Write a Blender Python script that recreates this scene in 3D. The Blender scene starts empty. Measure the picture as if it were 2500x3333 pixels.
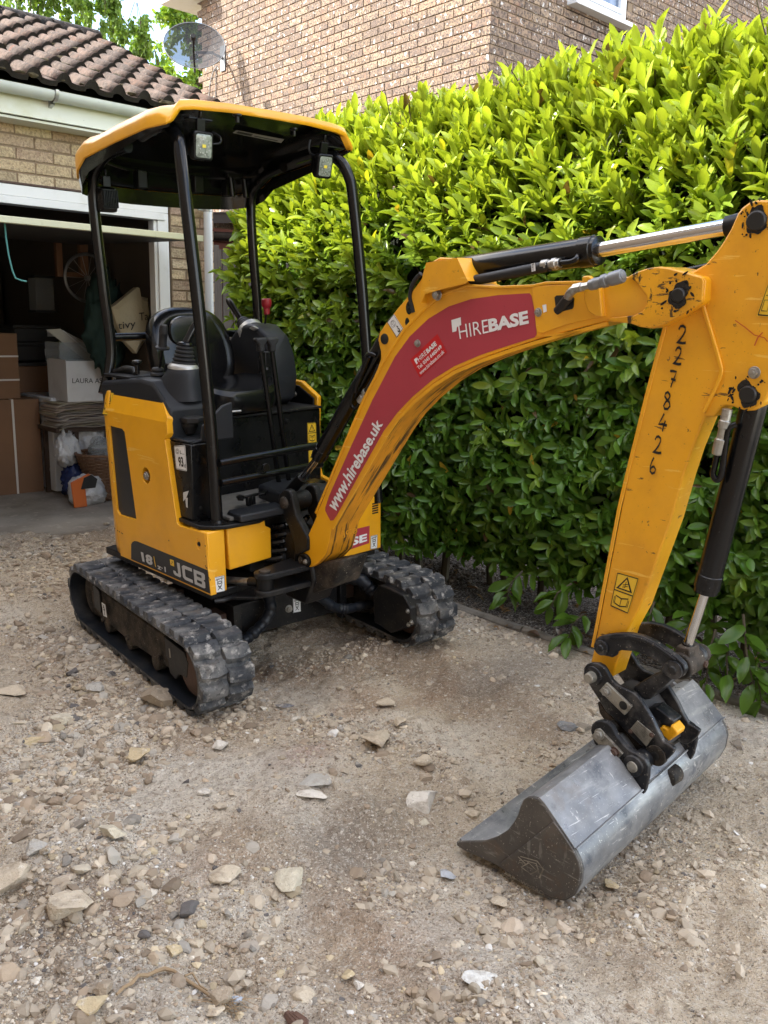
import bpy, bmesh, math, random
import numpy as np
from mathutils import Vector, Matrix
from math import radians, sin, cos, pi, tan

SC = bpy.context.scene
COL = SC.collection
rng = np.random.default_rng(7)
random.seed(7)

# ------------------------------------------------------------------ camera
F_PX, CXP, CYP, CAM_H = 2823.98, 1250.0, 1666.5, 1.46
PIT, ROLL, YAW = radians(11.85891), radians(-1.328102), radians(42.560911)
_r = np.array([cos(YAW), -sin(YAW), 0.]); _f = np.array([sin(YAW), cos(YAW), 0.]); _u = np.array([0, 0, 1.])
_F = _f*cos(PIT)-_u*sin(PIT); _D = -(_u*cos(PIT)+_f*sin(PIT))
CM = np.array([_r*cos(ROLL)+_D*sin(ROLL), -_r*sin(ROLL)+_D*cos(ROLL), _F])
CC = np.array([0, 0, CAM_H])
cd = bpy.data.cameras.new('camera'); cam = bpy.data.objects.new('camera', cd); COL.objects.link(cam)
cd.sensor_fit = 'HORIZONTAL'; cd.sensor_width = 36.0; cd.lens = F_PX/2500.0*36.0
cd.clip_start = 0.05; cd.clip_end = 500
R3 = np.array([CM[0], -CM[1], -CM[2]]).T
cam.matrix_world = Matrix([[*R3[0], CC[0]], [*R3[1], CC[1]], [*R3[2], CC[2]], [0, 0, 0, 1]])
SC.camera = cam

# ------------------------------------------------------------------ light
SUN_AZ, SUN_EL = radians(-52), radians(38)       # azimuth from +Y towards +X
SUNDIR = Vector((sin(SUN_AZ)*cos(SUN_EL), cos(SUN_AZ)*cos(SUN_EL), sin(SUN_EL)))
sl = bpy.data.lights.new('sun', 'SUN'); sl.energy = 2.5; sl.angle = radians(0.55); sl.color = (1, .95, .86)
so = bpy.data.objects.new('sun', sl); COL.objects.link(so); so.location = (-6, 6, 12)
so.rotation_euler = SUNDIR.to_track_quat('Z', 'Y').to_euler()
W = bpy.data.worlds.new('World'); SC.world = W; W.use_nodes = True
nt = W.node_tree; nt.nodes.clear()
def wn(t, **k):
    n = nt.nodes.new(t)
    for a, b in k.items(): setattr(n, a, b)
    return n
sky = wn('ShaderNodeTexSky', sky_type='NISHITA', sun_disc=False, sun_elevation=SUN_EL, sun_rotation=SUN_AZ,
         altitude=50, air_density=1.0, dust_density=.8, ozone_density=1.0)
tc = wn('ShaderNodeTexCoord'); mp = wn('ShaderNodeMapping'); mp.inputs['Scale'].default_value = (1, 1, 2.2)
mp.inputs['Location'].default_value = (0.8, 0.25, 0.4)
nz = wn('ShaderNodeTexNoise'); nz.inputs['Scale'].default_value = 2.1; nz.inputs['Detail'].default_value = 7; nz.inputs['Roughness'].default_value = .58
cr = wn('ShaderNodeValToRGB'); cr.color_ramp.elements[0].position = .44; cr.color_ramp.elements[1].position = .64
mx = wn('ShaderNodeMixRGB'); mx.inputs['Color2'].default_value = (8.7, 7.9, 6.9, 1)
bg = wn('ShaderNodeBackground'); bg.inputs['Strength'].default_value = .14
ow = wn('ShaderNodeOutputWorld'); L = nt.links.new
L(tc.outputs['Generated'], mp.inputs['Vector']); L(mp.outputs['Vector'], nz.inputs['Vector']); L(nz.outputs['Fac'], cr.inputs['Fac'])
L(cr.outputs['Color'], mx.inputs['Fac']); L(sky.outputs['Color'], mx.inputs['Color1']); L(mx.outputs['Color'], bg.inputs['Color']); L(bg.outputs[0], ow.inputs['Surface'])
SC.view_settings.view_transform = 'Standard'; SC.view_settings.look = 'None'
SC.view_settings.exposure = 2.36; SC.view_settings.gamma = 1

# ------------------------------------------------------------------ pixel helpers: rays of the fitted camera meet real planes
def ray(x, y): return CM.T @ np.array([(x-CXP)/F_PX, (y-CYP)/F_PX, 1.])
class Frame:
    def __init__(s, o, B): s.o = np.array(o, float); s.B = np.array(B, float)
    def loc(s, x, y, ax, val):
        r = s.B @ ray(x, y); c = s.B @ (CC-s.o); return c+r*(val-c[ax])/r[ax]
    def mat(s):
        return Matrix([[*s.B[:, 0], s.o[0]], [*s.B[:, 1], s.o[1]], [*s.B[:, 2], s.o[2]], [0, 0, 0, 1]])
    def world(s, p): return s.o + np.array(p) @ s.B
WF = Frame((0, 0, 0), np.eye(3))
def frame_mat(F):
    M = Matrix.Identity(4)
    for i in range(3):
        for j in range(3): M[j][i] = F.B[i][j]
        M[i][3] = F.o[i]
    return M

# ------------------------------------------------------------------ mesh builder
class MB:
    def __init__(s): s.v = []; s.f = []; s.m = []; s.s = []
    def add(s, vs, fs, m=0, smooth=False):
        o = len(s.v); s.v += [tuple(map(float, v)) for v in vs]
        for f in fs: s.f.append([o+i for i in f]); s.m.append(m); s.s.append(smooth)
        return s
    def box(s, x0, x1, y0, y1, z0, z1, m=0):
        v = [(x, y, z) for x in (x0, x1) for y in (y0, y1) for z in (z0, z1)]
        return s.add(v, [(0, 1, 3, 2), (4, 6, 7, 5), (0, 4, 5, 1), (2, 3, 7, 6), (0, 2, 6, 4), (1, 5, 7, 3)], m)
    def prism(s, poly, ax, a, b, m=0, smooth=False):
        """poly: 2D points in the two other axes (in x,y,z order)"""
        n = len(poly); vs = []
        for t in (a, b):
            for p in poly:
                q = list(p); q.insert(ax, t); vs.append(q)
        fs = [list(range(n)), list(range(2*n-1, n-1, -1))]
        s.add(vs, fs, m, False)
        o = len(s.v)-2*n
        for i in range(n):
            j = (i+1) % n; s.f.append([o+i, o+j, o+n+j, o+n+i]); s.m.append(m); s.s.append(smooth)
        return s
    def tube(s, pts, r, n=10, m=0, smooth=True, cap=True):
        pts = [Vector(p) for p in pts]; rs = r if hasattr(r, '__len__') else [r]*len(pts)
        T = []
        for i in range(len(pts)):
            a = pts[max(i-1, 0)]; b = pts[min(i+1, len(pts)-1)]; T.append((b-a).normalized())
        up = Vector((0, 0, 1)) if abs(T[0].z) < .9 else Vector((1, 0, 0))
        N = T[0].cross(up).normalized(); rings = []; o0 = len(s.v)
        for i, p in enumerate(pts):
            N = (N-T[i]*N.dot(T[i])).normalized(); Bn = T[i].cross(N)
            for k in range(n):
                a = 2*pi*k/n; q = p+(N*cos(a)+Bn*sin(a))*rs[i]; s.v.append(tuple(q))
        for i in range(len(pts)-1):
            for k in range(n):
                k2 = (k+1) % n; s.f.append([o0+i*n+k, o0+i*n+k2, o0+(i+1)*n+k2, o0+(i+1)*n+k]); s.m.append(m); s.s.append(smooth)
        if cap:
            s.f.append([o0+k for k in range(n)][::-1]); s.m.append(m); s.s.append(False)
            s.f.append([o0+(len(pts)-1)*n+k for k in range(n)]); s.m.append(m); s.s.append(False)
        return s
    def cyl(s, p, q, r, n=20, m=0, r2=None): return s.tube([p, q], [r, r if r2 is None else r2], n, m)
    def lathe(s, p, d, prof, n=20, m=0):
        """prof: list of (distance along d, radius)"""
        p = Vector(p); d = Vector(d).normalized()
        up = Vector((0, 0, 1)) if abs(d.z) < .9 else Vector((1, 0, 0)); N = d.cross(up).normalized(); Bn = d.cross(N); o0 = len(s.v)
        for t, r in prof:
            for k in range(n):
                a = 2*pi*k/n; s.v.append(tuple(p+d*t+(N*cos(a)+Bn*sin(a))*max(r, 1e-4)))
        for i in range(len(prof)-1):
            for k in range(n):
                k2 = (k+1) % n; s.f.append([o0+i*n+k, o0+i*n+k2, o0+(i+1)*n+k2, o0+(i+1)*n+k]); s.m.append(m); s.s.append(True)
        s.f.append([o0+k for k in range(n)][::-1]); s.m.append(m); s.s.append(False)
        s.f.append([o0+(len(prof)-1)*n+k for k in range(n)]); s.m.append(m); s.s.append(False)
        return s
    def loft(s, rings, m=0, smooth=True, closed=True, capa=False, capb=False):
        n = len(rings[0]); o0 = len(s.v)
        for rg in rings: s.v += [tuple(map(float, p)) for p in rg]
        for i in range(len(rings)-1):
            for k in range(n if closed else n-1):
                k2 = (k+1) % n; s.f.append([o0+i*n+k, o0+i*n+k2, o0+(i+1)*n+k2, o0+(i+1)*n+k]); s.m.append(m); s.s.append(smooth)
        if capa: s.f.append([o0+k for k in range(n)][::-1]); s.m.append(m); s.s.append(False)
        if capb: s.f.append([o0+(len(rings)-1)*n+k for k in range(n)]); s.m.append(m); s.s.append(False)
        return s
    def mesh(s, name, mats, recalc=True):
        me = bpy.data.meshes.new(name); me.from_pydata(s.v, [], s.f)
        for mm in (mats if isinstance(mats, (list, tuple)) else [mats]): me.materials.append(mm)
        me.polygons.foreach_set('material_index', s.m); me.polygons.foreach_set('use_smooth', s.s)
        if recalc:
            bm = bmesh.new(); bm.from_mesh(me); bmesh.ops.recalc_face_normals(bm, faces=bm.faces); bm.to_mesh(me); bm.free()
        me.update(); me.set_sharp_from_angle(angle=radians(38)); return me
    def build(s, name, mats, parent=None, bevel=0, recalc=True, **kw):
        o = bpy.data.objects.new(name, s.mesh(name, mats, recalc)); COL.objects.link(o)
        if parent: o.parent = parent
        if bevel:
            b = o.modifiers.new('bevel', 'BEVEL'); b.width = bevel; b.segments = 2; b.limit_method = 'ANGLE'; b.angle_limit = radians(35)
        for a, c in kw.items(): o[a] = c
        return o
def np_mesh(name, V, Fc, mats, cols=None, smooth=False, mi=None):
    me = bpy.data.meshes.new(name); V = np.asarray(V, np.float32); Fc = np.asarray(Fc, np.int32); k = Fc.shape[1]
    me.vertices.add(len(V)); me.vertices.foreach_set('co', V.ravel())
    me.loops.add(Fc.size); me.loops.foreach_set('vertex_index', Fc.ravel())
    me.polygons.add(len(Fc)); me.polygons.foreach_set('loop_start', np.arange(0, Fc.size, k, dtype=np.int32))
    me.polygons.foreach_set('loop_total', np.full(len(Fc), k, np.int32))
    me.polygons.foreach_set('use_smooth', np.full(len(Fc), smooth, bool))
    for mm in (mats if isinstance(mats, (list, tuple)) else [mats]): me.materials.append(mm)
    if mi is not None: me.polygons.foreach_set('material_index', np.asarray(mi, np.int32))
    me.update(calc_edges=True)
    if cols is not None:
        a = me.color_attributes.new('Col', 'FLOAT_COLOR', 'POINT')
        c = np.ones((len(V), 4), np.float32); c[:, :3] = cols; a.data.foreach_set('color', c.ravel())
    return me
def link(name, me, parent=None, mat=None, **kw):
    o = bpy.data.objects.new(name, me); COL.objects.link(o)
    if parent: o.parent = parent
    if mat is not None: o.matrix_local = mat
    for a, c in kw.items(): o[a] = c
    return o
def thing(name, label, cat, M=None, group=None):
    o = bpy.data.objects.new(name, None); COL.objects.link(o); o.empty_display_size = .1
    if M is not None: o.matrix_world = M
    o['label'] = label; o['category'] = cat
    if group: o['group'] = group
    return o
def tag(o, label, cat, group=None):
    o['label'] = label; o['category'] = cat
    if group: o['group'] = group
    return o

# ------------------------------------------------------------------ materials
def material(name, col, rough=.5, metal=0., spec=.5, bump=None, mottle=None, attr=False, coat=0, trans=None, spots=None, vary=None, coords='Object', alpha=None):
    """bump: list of (scale, strength, distance); mottle: list of (scale, colour, low, high, amount, detail)"""
    m = bpy.data.materials.new(name); m.use_nodes = True; t = m.node_tree; n = t.nodes; l = t.links.new
    b = n['Principled BSDF']; b.inputs['Roughness'].default_value = rough; b.inputs['Metallic'].default_value = metal
    b.inputs['Specular IOR Level'].default_value = spec; b.inputs['Coat Weight'].default_value = coat; b.inputs['Coat Roughness'].default_value = .08
    tcn = n.new('ShaderNodeTexCoord' if coords != 'World' else 'ShaderNodeNewGeometry'); co = tcn.outputs[coords if coords != 'World' else 'Position']
    if attr:
        a = n.new('ShaderNodeAttribute'); a.attribute_name = 'Col'; cur = a.outputs['Color']
    else:
        r = n.new('ShaderNodeRGB'); r.outputs[0].default_value = (*col, 1); cur = r.outputs[0]
    for q in (mottle or []):
        sc, c2, lo, hi, amt, det = q[:6]
        nn = n.new('ShaderNodeTexNoise'); nn.inputs['Scale'].default_value = sc; nn.inputs['Detail'].default_value = det; nn.inputs['Roughness'].default_value = .62
        if len(q) > 6:
            mpn = n.new('ShaderNodeMapping'); mpn.inputs['Scale'].default_value = q[6]
            if len(q) > 7: mpn.inputs['Rotation'].default_value = q[7]
            l(co, mpn.inputs['Vector']); l(mpn.outputs[0], nn.inputs['Vector'])
        else: l(co, nn.inputs['Vector'])
        rp = n.new('ShaderNodeValToRGB'); rp.color_ramp.elements[0].position = lo; rp.color_ramp.elements[1].position = hi
        rp.color_ramp.elements[0].color = (0, 0, 0, 1); rp.color_ramp.elements[1].color = (amt, amt, amt, 1)
        mxn = n.new('ShaderNodeMixRGB'); mxn.inputs['Color2'].default_value = (*c2, 1)
        l(nn.outputs['Fac'], rp.inputs['Fac']); l(rp.outputs['Color'], mxn.inputs['Fac']); l(cur, mxn.inputs['Color1']); cur = mxn.outputs['Color']
    l(cur, b.inputs['Base Color'])
    if vary:   # roughness variation
        nn = n.new('ShaderNodeTexNoise'); nn.inputs['Scale'].default_value = vary[0]; nn.inputs['Detail'].default_value = 5
        mr = n.new('ShaderNodeMapRange'); mr.inputs['To Min'].default_value = vary[1]; mr.inputs['To Max'].default_value = vary[2]; mr.inputs['From Min'].default_value = .3; mr.inputs['From Max'].default_value = .7
        l(co, nn.inputs['Vector']); l(nn.outputs['Fac'], mr.inputs['Value']); l(mr.outputs[0], b.inputs['Roughness'])
    prev = None
    for q in (bump or []):
        nn = n.new('ShaderNodeTexNoise'); nn.inputs['Scale'].default_value = q[0]; nn.inputs['Detail'].default_value = 4; nn.inputs['Roughness'].default_value = .6
        if len(q) > 3:
            mpn = n.new('ShaderNodeMapping'); mpn.inputs['Scale'].default_value = q[3]; l(co, mpn.inputs['Vector']); l(mpn.outputs[0], nn.inputs['Vector'])
        else: l(co, nn.inputs['Vector'])
        bn = n.new('ShaderNodeBump'); bn.inputs['Strength'].default_value = q[1]; bn.inputs['Distance'].default_value = q[2]
        l(nn.outputs['Fac'], bn.inputs['Height'])
        if prev: l(prev, bn.inputs['Normal'])
        prev = bn.outputs[0]
    if prev: l(prev, b.inputs['Normal'])
    if trans:
        tb = n.new('ShaderNodeBsdfTranslucent'); ms = n.new('ShaderNodeMixShader'); ms.inputs[0].default_value = trans
        br = n.new('ShaderNodeMixRGB'); br.blend_type = 'MULTIPLY'; br.inputs['Fac'].default_value = 1; br.inputs['Color2'].default_value = (1.35, 1.25, .55, 1)
        l(cur, br.inputs['Color1']); l(br.outputs[0], tb.inputs['Color'])
        if prev: l(prev, tb.inputs['Normal'])
        l(b.outputs[0], ms.inputs[1]); l(tb.outputs[0], ms.inputs[2]); l(ms.outputs[0], n['Material Output'].inputs['Surface'])
    if alpha is not None:
        tp = n.new('ShaderNodeBsdfTransparent'); ms = n.new('ShaderNodeMixShader'); ms.inputs[0].default_value = alpha
        l(tp.outputs[0], ms.inputs[1]); l(b.outputs[0], ms.inputs[2]); l(ms.outputs[0], n['Material Output'].inputs['Surface'])
    return m
M = {}
YEL = (.84, .395, .010)
M['yellow'] = material('yellow_paint', YEL, .34, coat=.25, bump=[(9, .06, .01)], vary=(6, .28, .48),
    mottle=[(5, (.60, .25, .012), .48, .75, .45, 6), (160, (.22, .10, .03), .72, .75, .4, 2), (20, (.16, .09, .04), .74, .77, .4, 5), (7, (.92, .60, .14), .655, .662, .5, 9, (1, .4, 5), (-.3, 0, 0)), (2.5, (.70, .38, .07), .5, .8, .35, 6)])
M['yellow_worn'] = material('worn_yellow_paint', YEL, .42, coat=.1, bump=[(9, .06, .01), (120, .08, .002)], vary=(9, .32, .6),
    mottle=[(5, (.58, .24, .012), .45, .72, .5, 6), (44, (.10, .05, .018), .665, .69, .75, 6), (15, (.06, .03, .014), .66, .68, .85, 10, (1, .6, 2.6), (.8, 0, 0)), (9, (.95, .62, .12), .64, .65, .5, 9, (1, .5, 6), (-.4, 0, 0)), (3, (.66, .36, .06), .5, .8, .4, 6), (20, (.05, .03, .015), .69, .71, .85, 8, (1, 2.2, .8)), (5, (.10, .05, .015), .70, .76, .6, 9), (170, (.10, .05, .02), .71, .74, .5, 2)])
M['yellow_greasy'] = material('greasy_yellow_paint', YEL, .4, coat=.1, bump=[(60, .15, .003)],
    mottle=[(7, (.58, .25, .012), .42, .68, .6, 8), (13, (.022, .016, .010), .575, .61, .92, 10, (1, 2.2, .9), (.5, 0, 0)), (30, (.03, .022, .014), .60, .63, .9, 8, (1, .7, 3), (-.6, 0, 0)), (90, (.10, .05, .02), .63, .67, .7, 4)])
M['bucket_end'] = material('muddy_bucket_steel', (.085, .078, .072), .5, metal=.25, bump=[(60, .3, .002), (14, .15, .005)], vary=(18, .35, .62),
    mottle=[(6, (.16, .145, .13), .45, .65, .7, 9), (34, (.34, .33, .31), .60, .66, .5, 10, (1, .35, 2.6), (.5, 0, 0)), (22, (.30, .29, .275), .60, .68, .45, 10, (1, 2.2, .5), (.9, 0, 0)), (170, (.5, .47, .42), .67, .70, .8, 2), (9, (.15, .095, .06), .58, .72, .6, 7)])
M['yellow_under'] = material('scraped_yellow_paint', (.72, .29, .01), .5, bump=[(14, .1, .01), (90, .12, .003)],
    mottle=[(7, (.42, .17, .012), .42, .7, .6, 6), (7, (.022, .016, .010), .53, .60, .92, 9, (7, .55, .55)), (20, (.03, .02, .012), .60, .65, .85, 6, (7, .4, .4)), (3, (.30, .13, .012), .5, .65, .5, 6)])
M['black'] = material('black_paint', (.006, .006, .0065), .26, spec=.28, bump=[(60, .05, .003)], mottle=[(14, (.035, .031, .026), .55, .8, .45, 7), (170, (.16, .14, .12), .71, .74, .4, 2)], vary=(12, .2, .42))
M['black_dirty'] = material('dusty_black_paint', (.009, .009, .010), .42, spec=.3, bump=[(60, .12, .004)], mottle=[(10, (.06, .052, .042), .48, .78, .6, 8), (120, (.25, .22, .18), .67, .7, .6, 3)])
M['tube_black'] = material('gloss_black_tube', (.005, .005, .0055), .17, spec=.35, mottle=[(120, (.15, .14, .13), .7, .74, .4, 3)], vary=(16, .12, .28))
M['plastic'] = material('dark_grey_plastic', (.017, .019, .023), .48, spec=.3, bump=[(300, .05, .001)], mottle=[(9, (.045, .043, .040), .52, .8, .4, 7)])
M['seat'] = material('black_vinyl', (.006, .006, .0065), .22, spec=.38, bump=[(5, .1, .01), (350, .04, .001)], mottle=[(8, (.018, .017, .015), .58, .8, .4, 5)])
M['rubber_soft'] = material('grey_rubber', (.020, .020, .021), .5, spec=.3)
M['canopy_in'] = material('canopy_lining', (.006, .006, .006), .14, spec=.5, bump=[(7, .12, .01)], mottle=[(40, (.03, .028, .024), .55, .7, .5, 5)])
M['rubber'] = material('track_rubber', (.038, .042, .049), .62, spec=.3, bump=[(45, .3, .003), (160, .4, .002)],
    mottle=[(8, (.20, .195, .185), .44, .62, .7, 9), (26, (.44, .42, .39), .55, .68, .8, 9), (60, (.02, .022, .026), .56, .66, .7, 6), (7, (.13, .10, .07), .6, .75, .6, 6)], coords='World')
M['rubber_in'] = material('track_rubber_inside', (.014, .017, .023), .38, spec=.3, mottle=[(6, (.11, .1, .085), .5, .75, .6, 7)])
M['mud'] = material('muddy_black_frame', (.018, .016, .014), .72, spec=.25, bump=[(50, .4, .006)], mottle=[(12, (.13, .10, .075), .42, .72, .75, 8), (140, (.4, .37, .3), .66, .69, .8, 3)])
M['rust'] = material('rusty_steel', (.085, .048, .034), .75, bump=[(60, .3, .004)], mottle=[(18, (.06, .035, .025), .45, .65, .8, 7), (40, (.2, .14, .1), .6, .75, .5, 6)])
M['chrome'] = material('chrome_rod', (.62, .62, .63), .13, metal=1, bump=[(9, .03, .002, (1, 1, 1))])
M['zinc'] = material('zinc_plated', (.42, .41, .38), .35, metal=.85, mottle=[(60, (.16, .14, .11), .5, .7, .6, 6)])
M['steelplate'] = material('worn_steel_plate', (.36, .34, .29), .42, metal=.55, bump=[(40, .2, .002)], mottle=[(26, (.12, .105, .085), .48, .64, .8, 8), (90, (.55, .53, .48), .62, .7, .5, 4)])
M['bucket'] = material('scratched_bucket_steel', (.155, .16, .17), .42, metal=.3, bump=[(70, .2, .0015), (14, .15, .006)], vary=(18, .26, .58),
    mottle=[(5, (.33, .33, .33), .42, .62, .75, 9), (9, (.035, .045, .065), .56, .68, .6, 7), (14, (.40, .40, .385), .54, .70, .6, 10, (.45, 2.2, 2.2)), (34, (.58, .57, .55), .63, .66, .7, 8, (.15, 4, 2.5), (.0, .12, .2)), (22, (.55, .53, .5), .64, .68, .75, 8, (2.5, .3, 1.6), (.3, .9, .5)), (200, (.6, .57, .52), .68, .71, .7, 2), (6, (.16, .11, .075), .60, .74, .5, 7)], coords='World')
M['hitch'] = material('chipped_hitch_paint', (.009, .010, .013), .34, spec=.4, bump=[(60, .25, .003)], vary=(14, .26, .55),
    mottle=[(16, (.10, .095, .09), .47, .66, .75, 8), (40, (.24, .21, .17), .62, .70, .7, 8), (22, (.13, .085, .055), .64, .72, .7, 7), (130, (.4, .36, .3), .69, .72, .8, 2)])
M['grease'] = material('black_grease', (.008, .008, .008), .25, bump=[(90, .6, .006)])
M['red_decal'] = material('faded_red_vinyl', (.42, .048, .068), .36, mottle=[(4, (.36, .04, .058), .4, .7, .5, 4), (120, (.12, .03, .03), .71, .74, .6, 2)])
M['red'] = material('bright_red', (.55, .012, .016), .4)
M['knob'] = material('red_knob_plastic', (.30, .012, .022), .4, mottle=[(30, (.2, .03, .03), .5, .7, .5, 4)])
M['white'] = material('white_vinyl', (.80, .80, .80), .4, mottle=[(14, (.5, .48, .44), .6, .8, .4, 6)])
M['lightgrey'] = material('light_grey_print', (.52, .52, .51), .4)
M['ink'] = material('black_ink', (.010, .010, .010), .45)
M['decal_black'] = material('black_vinyl_decal', (.022, .023, .026), .42)
M['yellow_label'] = material('yellow_label', (.80, .50, .03), .4, mottle=[(30, (.4, .25, .05), .6, .75, .5, 5)])
M['ledwhite'] = material('lamp_lens', (.27, .30, .25), .12, spec=.6, mottle=[(70, (.12, .13, .11), .5, .6, .7, 3)], coords='World')
M['ledchip'] = material('led_chip', (.8, .65, .08), .3)
M['alu'] = material('cast_aluminium', (.45, .45, .43), .4, metal=.6)
M['mat_grey'] = material('worn_floor_mat', (.115, .11, .10), .75, bump=[(90, .2, .002)], mottle=[(7, (.24, .225, .20), .4, .7, .7, 8)])
M['white_paint'] = material('white_painted_wood', (.78, .78, .74), .45, bump=[(6, .1, .006, (1, 8, 8))], mottle=[(6, (.58, .57, .49), .52, .75, .5, 7), (40, (.25, .2, .14), .70, .74, .6, 6)], coords='World')
M['fascia'] = material('fascia_board', (.68, .70, .62), .5, bump=[(5, .1, .006, (1, 6, 6))], mottle=[(3, (.50, .49, .26), .5, .72, .6, 7), (50, (.1, .09, .06), .72, .75, .7, 4)], coords='World')
M['gutter'] = material('grey_white_plastic', (.56, .60, .57), .35, mottle=[(4, (.40, .44, .40), .45, .7, .5, 6), (30, (.12, .12, .09), .68, .73, .6, 8)])
M['pipe'] = material('white_plastic_pipe', (.74, .77, .78), .32)
M['cream_bar'] = material('cream_painted_metal', (.66, .66, .46), .45, mottle=[(20, (.45, .43, .28), .55, .75, .4, 6)])
M['brick_pale'] = material('textured_buff_brick', (.4, .3, .2), .9, attr=True, bump=[(70, .9, .012), (260, .5, .004)], mottle=[(60, (.17, .12, .075), .46, .64, .55, 6), (9, (.22, .12, .09), .58, .72, .35, 4)], coords='World')
M['mortar'] = material('brown_mortar', (.26, .19, .12), .95, bump=[(120, .5, .004)], mottle=[(14, (.17, .12, .08), .45, .7, .5, 6)])
M['brick_house'] = material('speckled_brick', (.4, .3, .2), .85, attr=True, bump=[(120, .6, .006)],
    mottle=[(55, (.06, .045, .04), .49, .54, .85, 6), (11, (.12, .085, .07), .50, .60, .65, 5), (22, (.66, .63, .59), .63, .65, .9, 3), (1.3, (.16, .12, .09), .48, .72, .35, 6), (7, (.36, .16, .09), .60, .74, .35, 3)], coords='World')
M['mortar_pale'] = material('sandy_mortar', (.235, .172, .113), .95, bump=[(120, .5, .004)])
M['tile'] = material('concrete_roof_tile', (.2, .15, .13), .9, attr=True, bump=[(60, .7, .008), (240, .5, .003)],
    mottle=[(20, (.045, .034, .028), .46, .58, .7, 9), (11, (.22, .075, .038), .62, .70, .5, 8), (50, (.27, .23, .20), .57, .68, .5, 7), (30, (.06, .045, .035), .63, .68, .8, 8)], coords='World')
M['moss'] = material('roof_moss', (.07, .055, .03), 1, bump=[(150, .9, .02)], mottle=[(40, (.15, .12, .06), .45, .6, .7, 6)])
M['moss_shade'] = material('shaded_mossy_tile_end', (.022, .018, .013), 1, bump=[(150, .9, .01)])  # mossy tile ends, near-black with the half-moon shade under each roll painted in
M['concrete'] = material('dirty_concrete', (.30, .265, .22), .9, bump=[(30, .3, .006), (160, .4, .002)], mottle=[(3, (.15, .125, .10), .42, .65, .75, 9), (12, (.45, .40, .33), .55, .68, .6, 9), (80, (.05, .04, .03), .68, .7, .6, 4)])
M['kerb'] = material('old_concrete_kerb', (.20, .18, .15), .92, bump=[(60, .4, .005)], mottle=[(8, (.07, .06, .045), .42, .65, .8, 7), (40, (.2, .18, .15), .6, .7, .6, 6)])
M['stone'] = material('limestone', (.3, .26, .2), .9, attr=True, bump=[(45, .5, .01), (180, .6, .003)], mottle=[(22, (.24, .19, .135), .50, .66, .55, 9), (50, (.72, .68, .60), .58, .68, .5, 8), (140, (.2, .16, .12), .62, .68, .6, 4)], coords='World')
M['gravel'] = material('gravel_stone', (.3, .26, .2), .92, attr=True, bump=[(200, .5, .002)])
M['wood_dark'] = material('dark_wood', (.05, .03, .02), .7, bump=[(10, .2, .004, (1, 1, 8))])
M['wood_mid'] = material('brown_timber', (.20, .10, .05), .7, bump=[(10, .2, .004, (8, 8, 1))])
M['shed'] = material('red_brown_stained_board', (.13, .045, .032), .8, bump=[(12, .4, .004, (1, 1, 12))], mottle=[(5, (.20, .09, .07), .5, .75, .5, 7, (1, 1, 5))], coords='World')
M['fence'] = material('weathered_grey_board', (.10, .088, .076), .9, bump=[(9, .6, .006, (9, 9, .6))], mottle=[(7, (.07, .06, .05), .45, .65, .8, 7, (8, 8, .5))], coords='World')
M['cardboard'] = material('brown_cardboard', (.21, .115, .062), .85, bump=[(5, .1, .006)], mottle=[(3, (.15, .085, .05), .4, .7, .5, 4)])
M['strap'] = material('white_strapping', (.62, .60, .56), .4)
M['whitegoods'] = material('white_enamel', (.62, .66, .70), .3, mottle=[(4, (.45, .48, .5), .5, .8, .4, 4)])
M['whitebox'] = material('white_card', (.62, .63, .63), .7, mottle=[(6, (.45, .45, .44), .5, .75, .5, 5)])
M['bag'] = material('crumpled_white_plastic', (.60, .62, .64), .35, bump=[(14, .9, .03), (45, .6, .01)])
M['canvas'] = material('cream_canvas', (.42, .37, .245), .8, bump=[(9, .6, .02), (30, .3, .006)])
M['paper'] = material('newsprint', (.35, .31, .27), .9, attr=True)
M['wicker'] = material('brown_wicker', (.16, .085, .045), .7, mottle=[(50, (.28, .17, .1), .5, .65, .6, 4)])
M['orange'] = material('orange_plastic', (.62, .15, .03), .4)
M['clearbox'] = material('clear_plastic', (.45, .5, .52), .15, alpha=.35)
M['green_fabric'] = material('dark_green_fabric', (.008, .028, .022), .8)
M['dark'] = material('dark_unlit_underside', (.035, .033, .032), .7)
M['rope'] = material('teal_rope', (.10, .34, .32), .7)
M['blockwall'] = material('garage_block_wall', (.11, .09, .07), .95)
M['glass'] = material('window_glass', (.10, .14, .22), .05, spec=.9, mottle=[(3, (.22, .26, .34), .45, .6, .7, 2, (4, 4, .3))])
M['upvc'] = material('white_upvc', (.80, .82, .84), .3)
M['dish'] = material('perforated_mesh', (.05, .054, .062), .6, spec=.2, alpha=.80)
M['grey_metal'] = material('grey_metal', (.22, .23, .24), .4, metal=.5)
M['leaf'] = material('laurel_leaf', (.1, .2, .05), .27, spec=.38, attr=True, trans=.30, bump=[(60, .12, .003)], mottle=[(170, (.03, .045, .01), .68, .72, .5, 2)])
M['leaf_tree'] = material('tree_leaf', (.1, .2, .05), .45, attr=True, trans=.35)
M['bark'] = material('bark', (.10, .075, .05), .9, bump=[(30, .6, .01)])
M['twig'] = material('twig', (.07, .055, .03), .8)
M['hedge_in'] = material('hedge_inner_shade', (.010, .014, .006), 1, bump=[(25, 1, .05)])
M['render'] = material('house_brick_far', (.34, .25, .17), .9)

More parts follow.
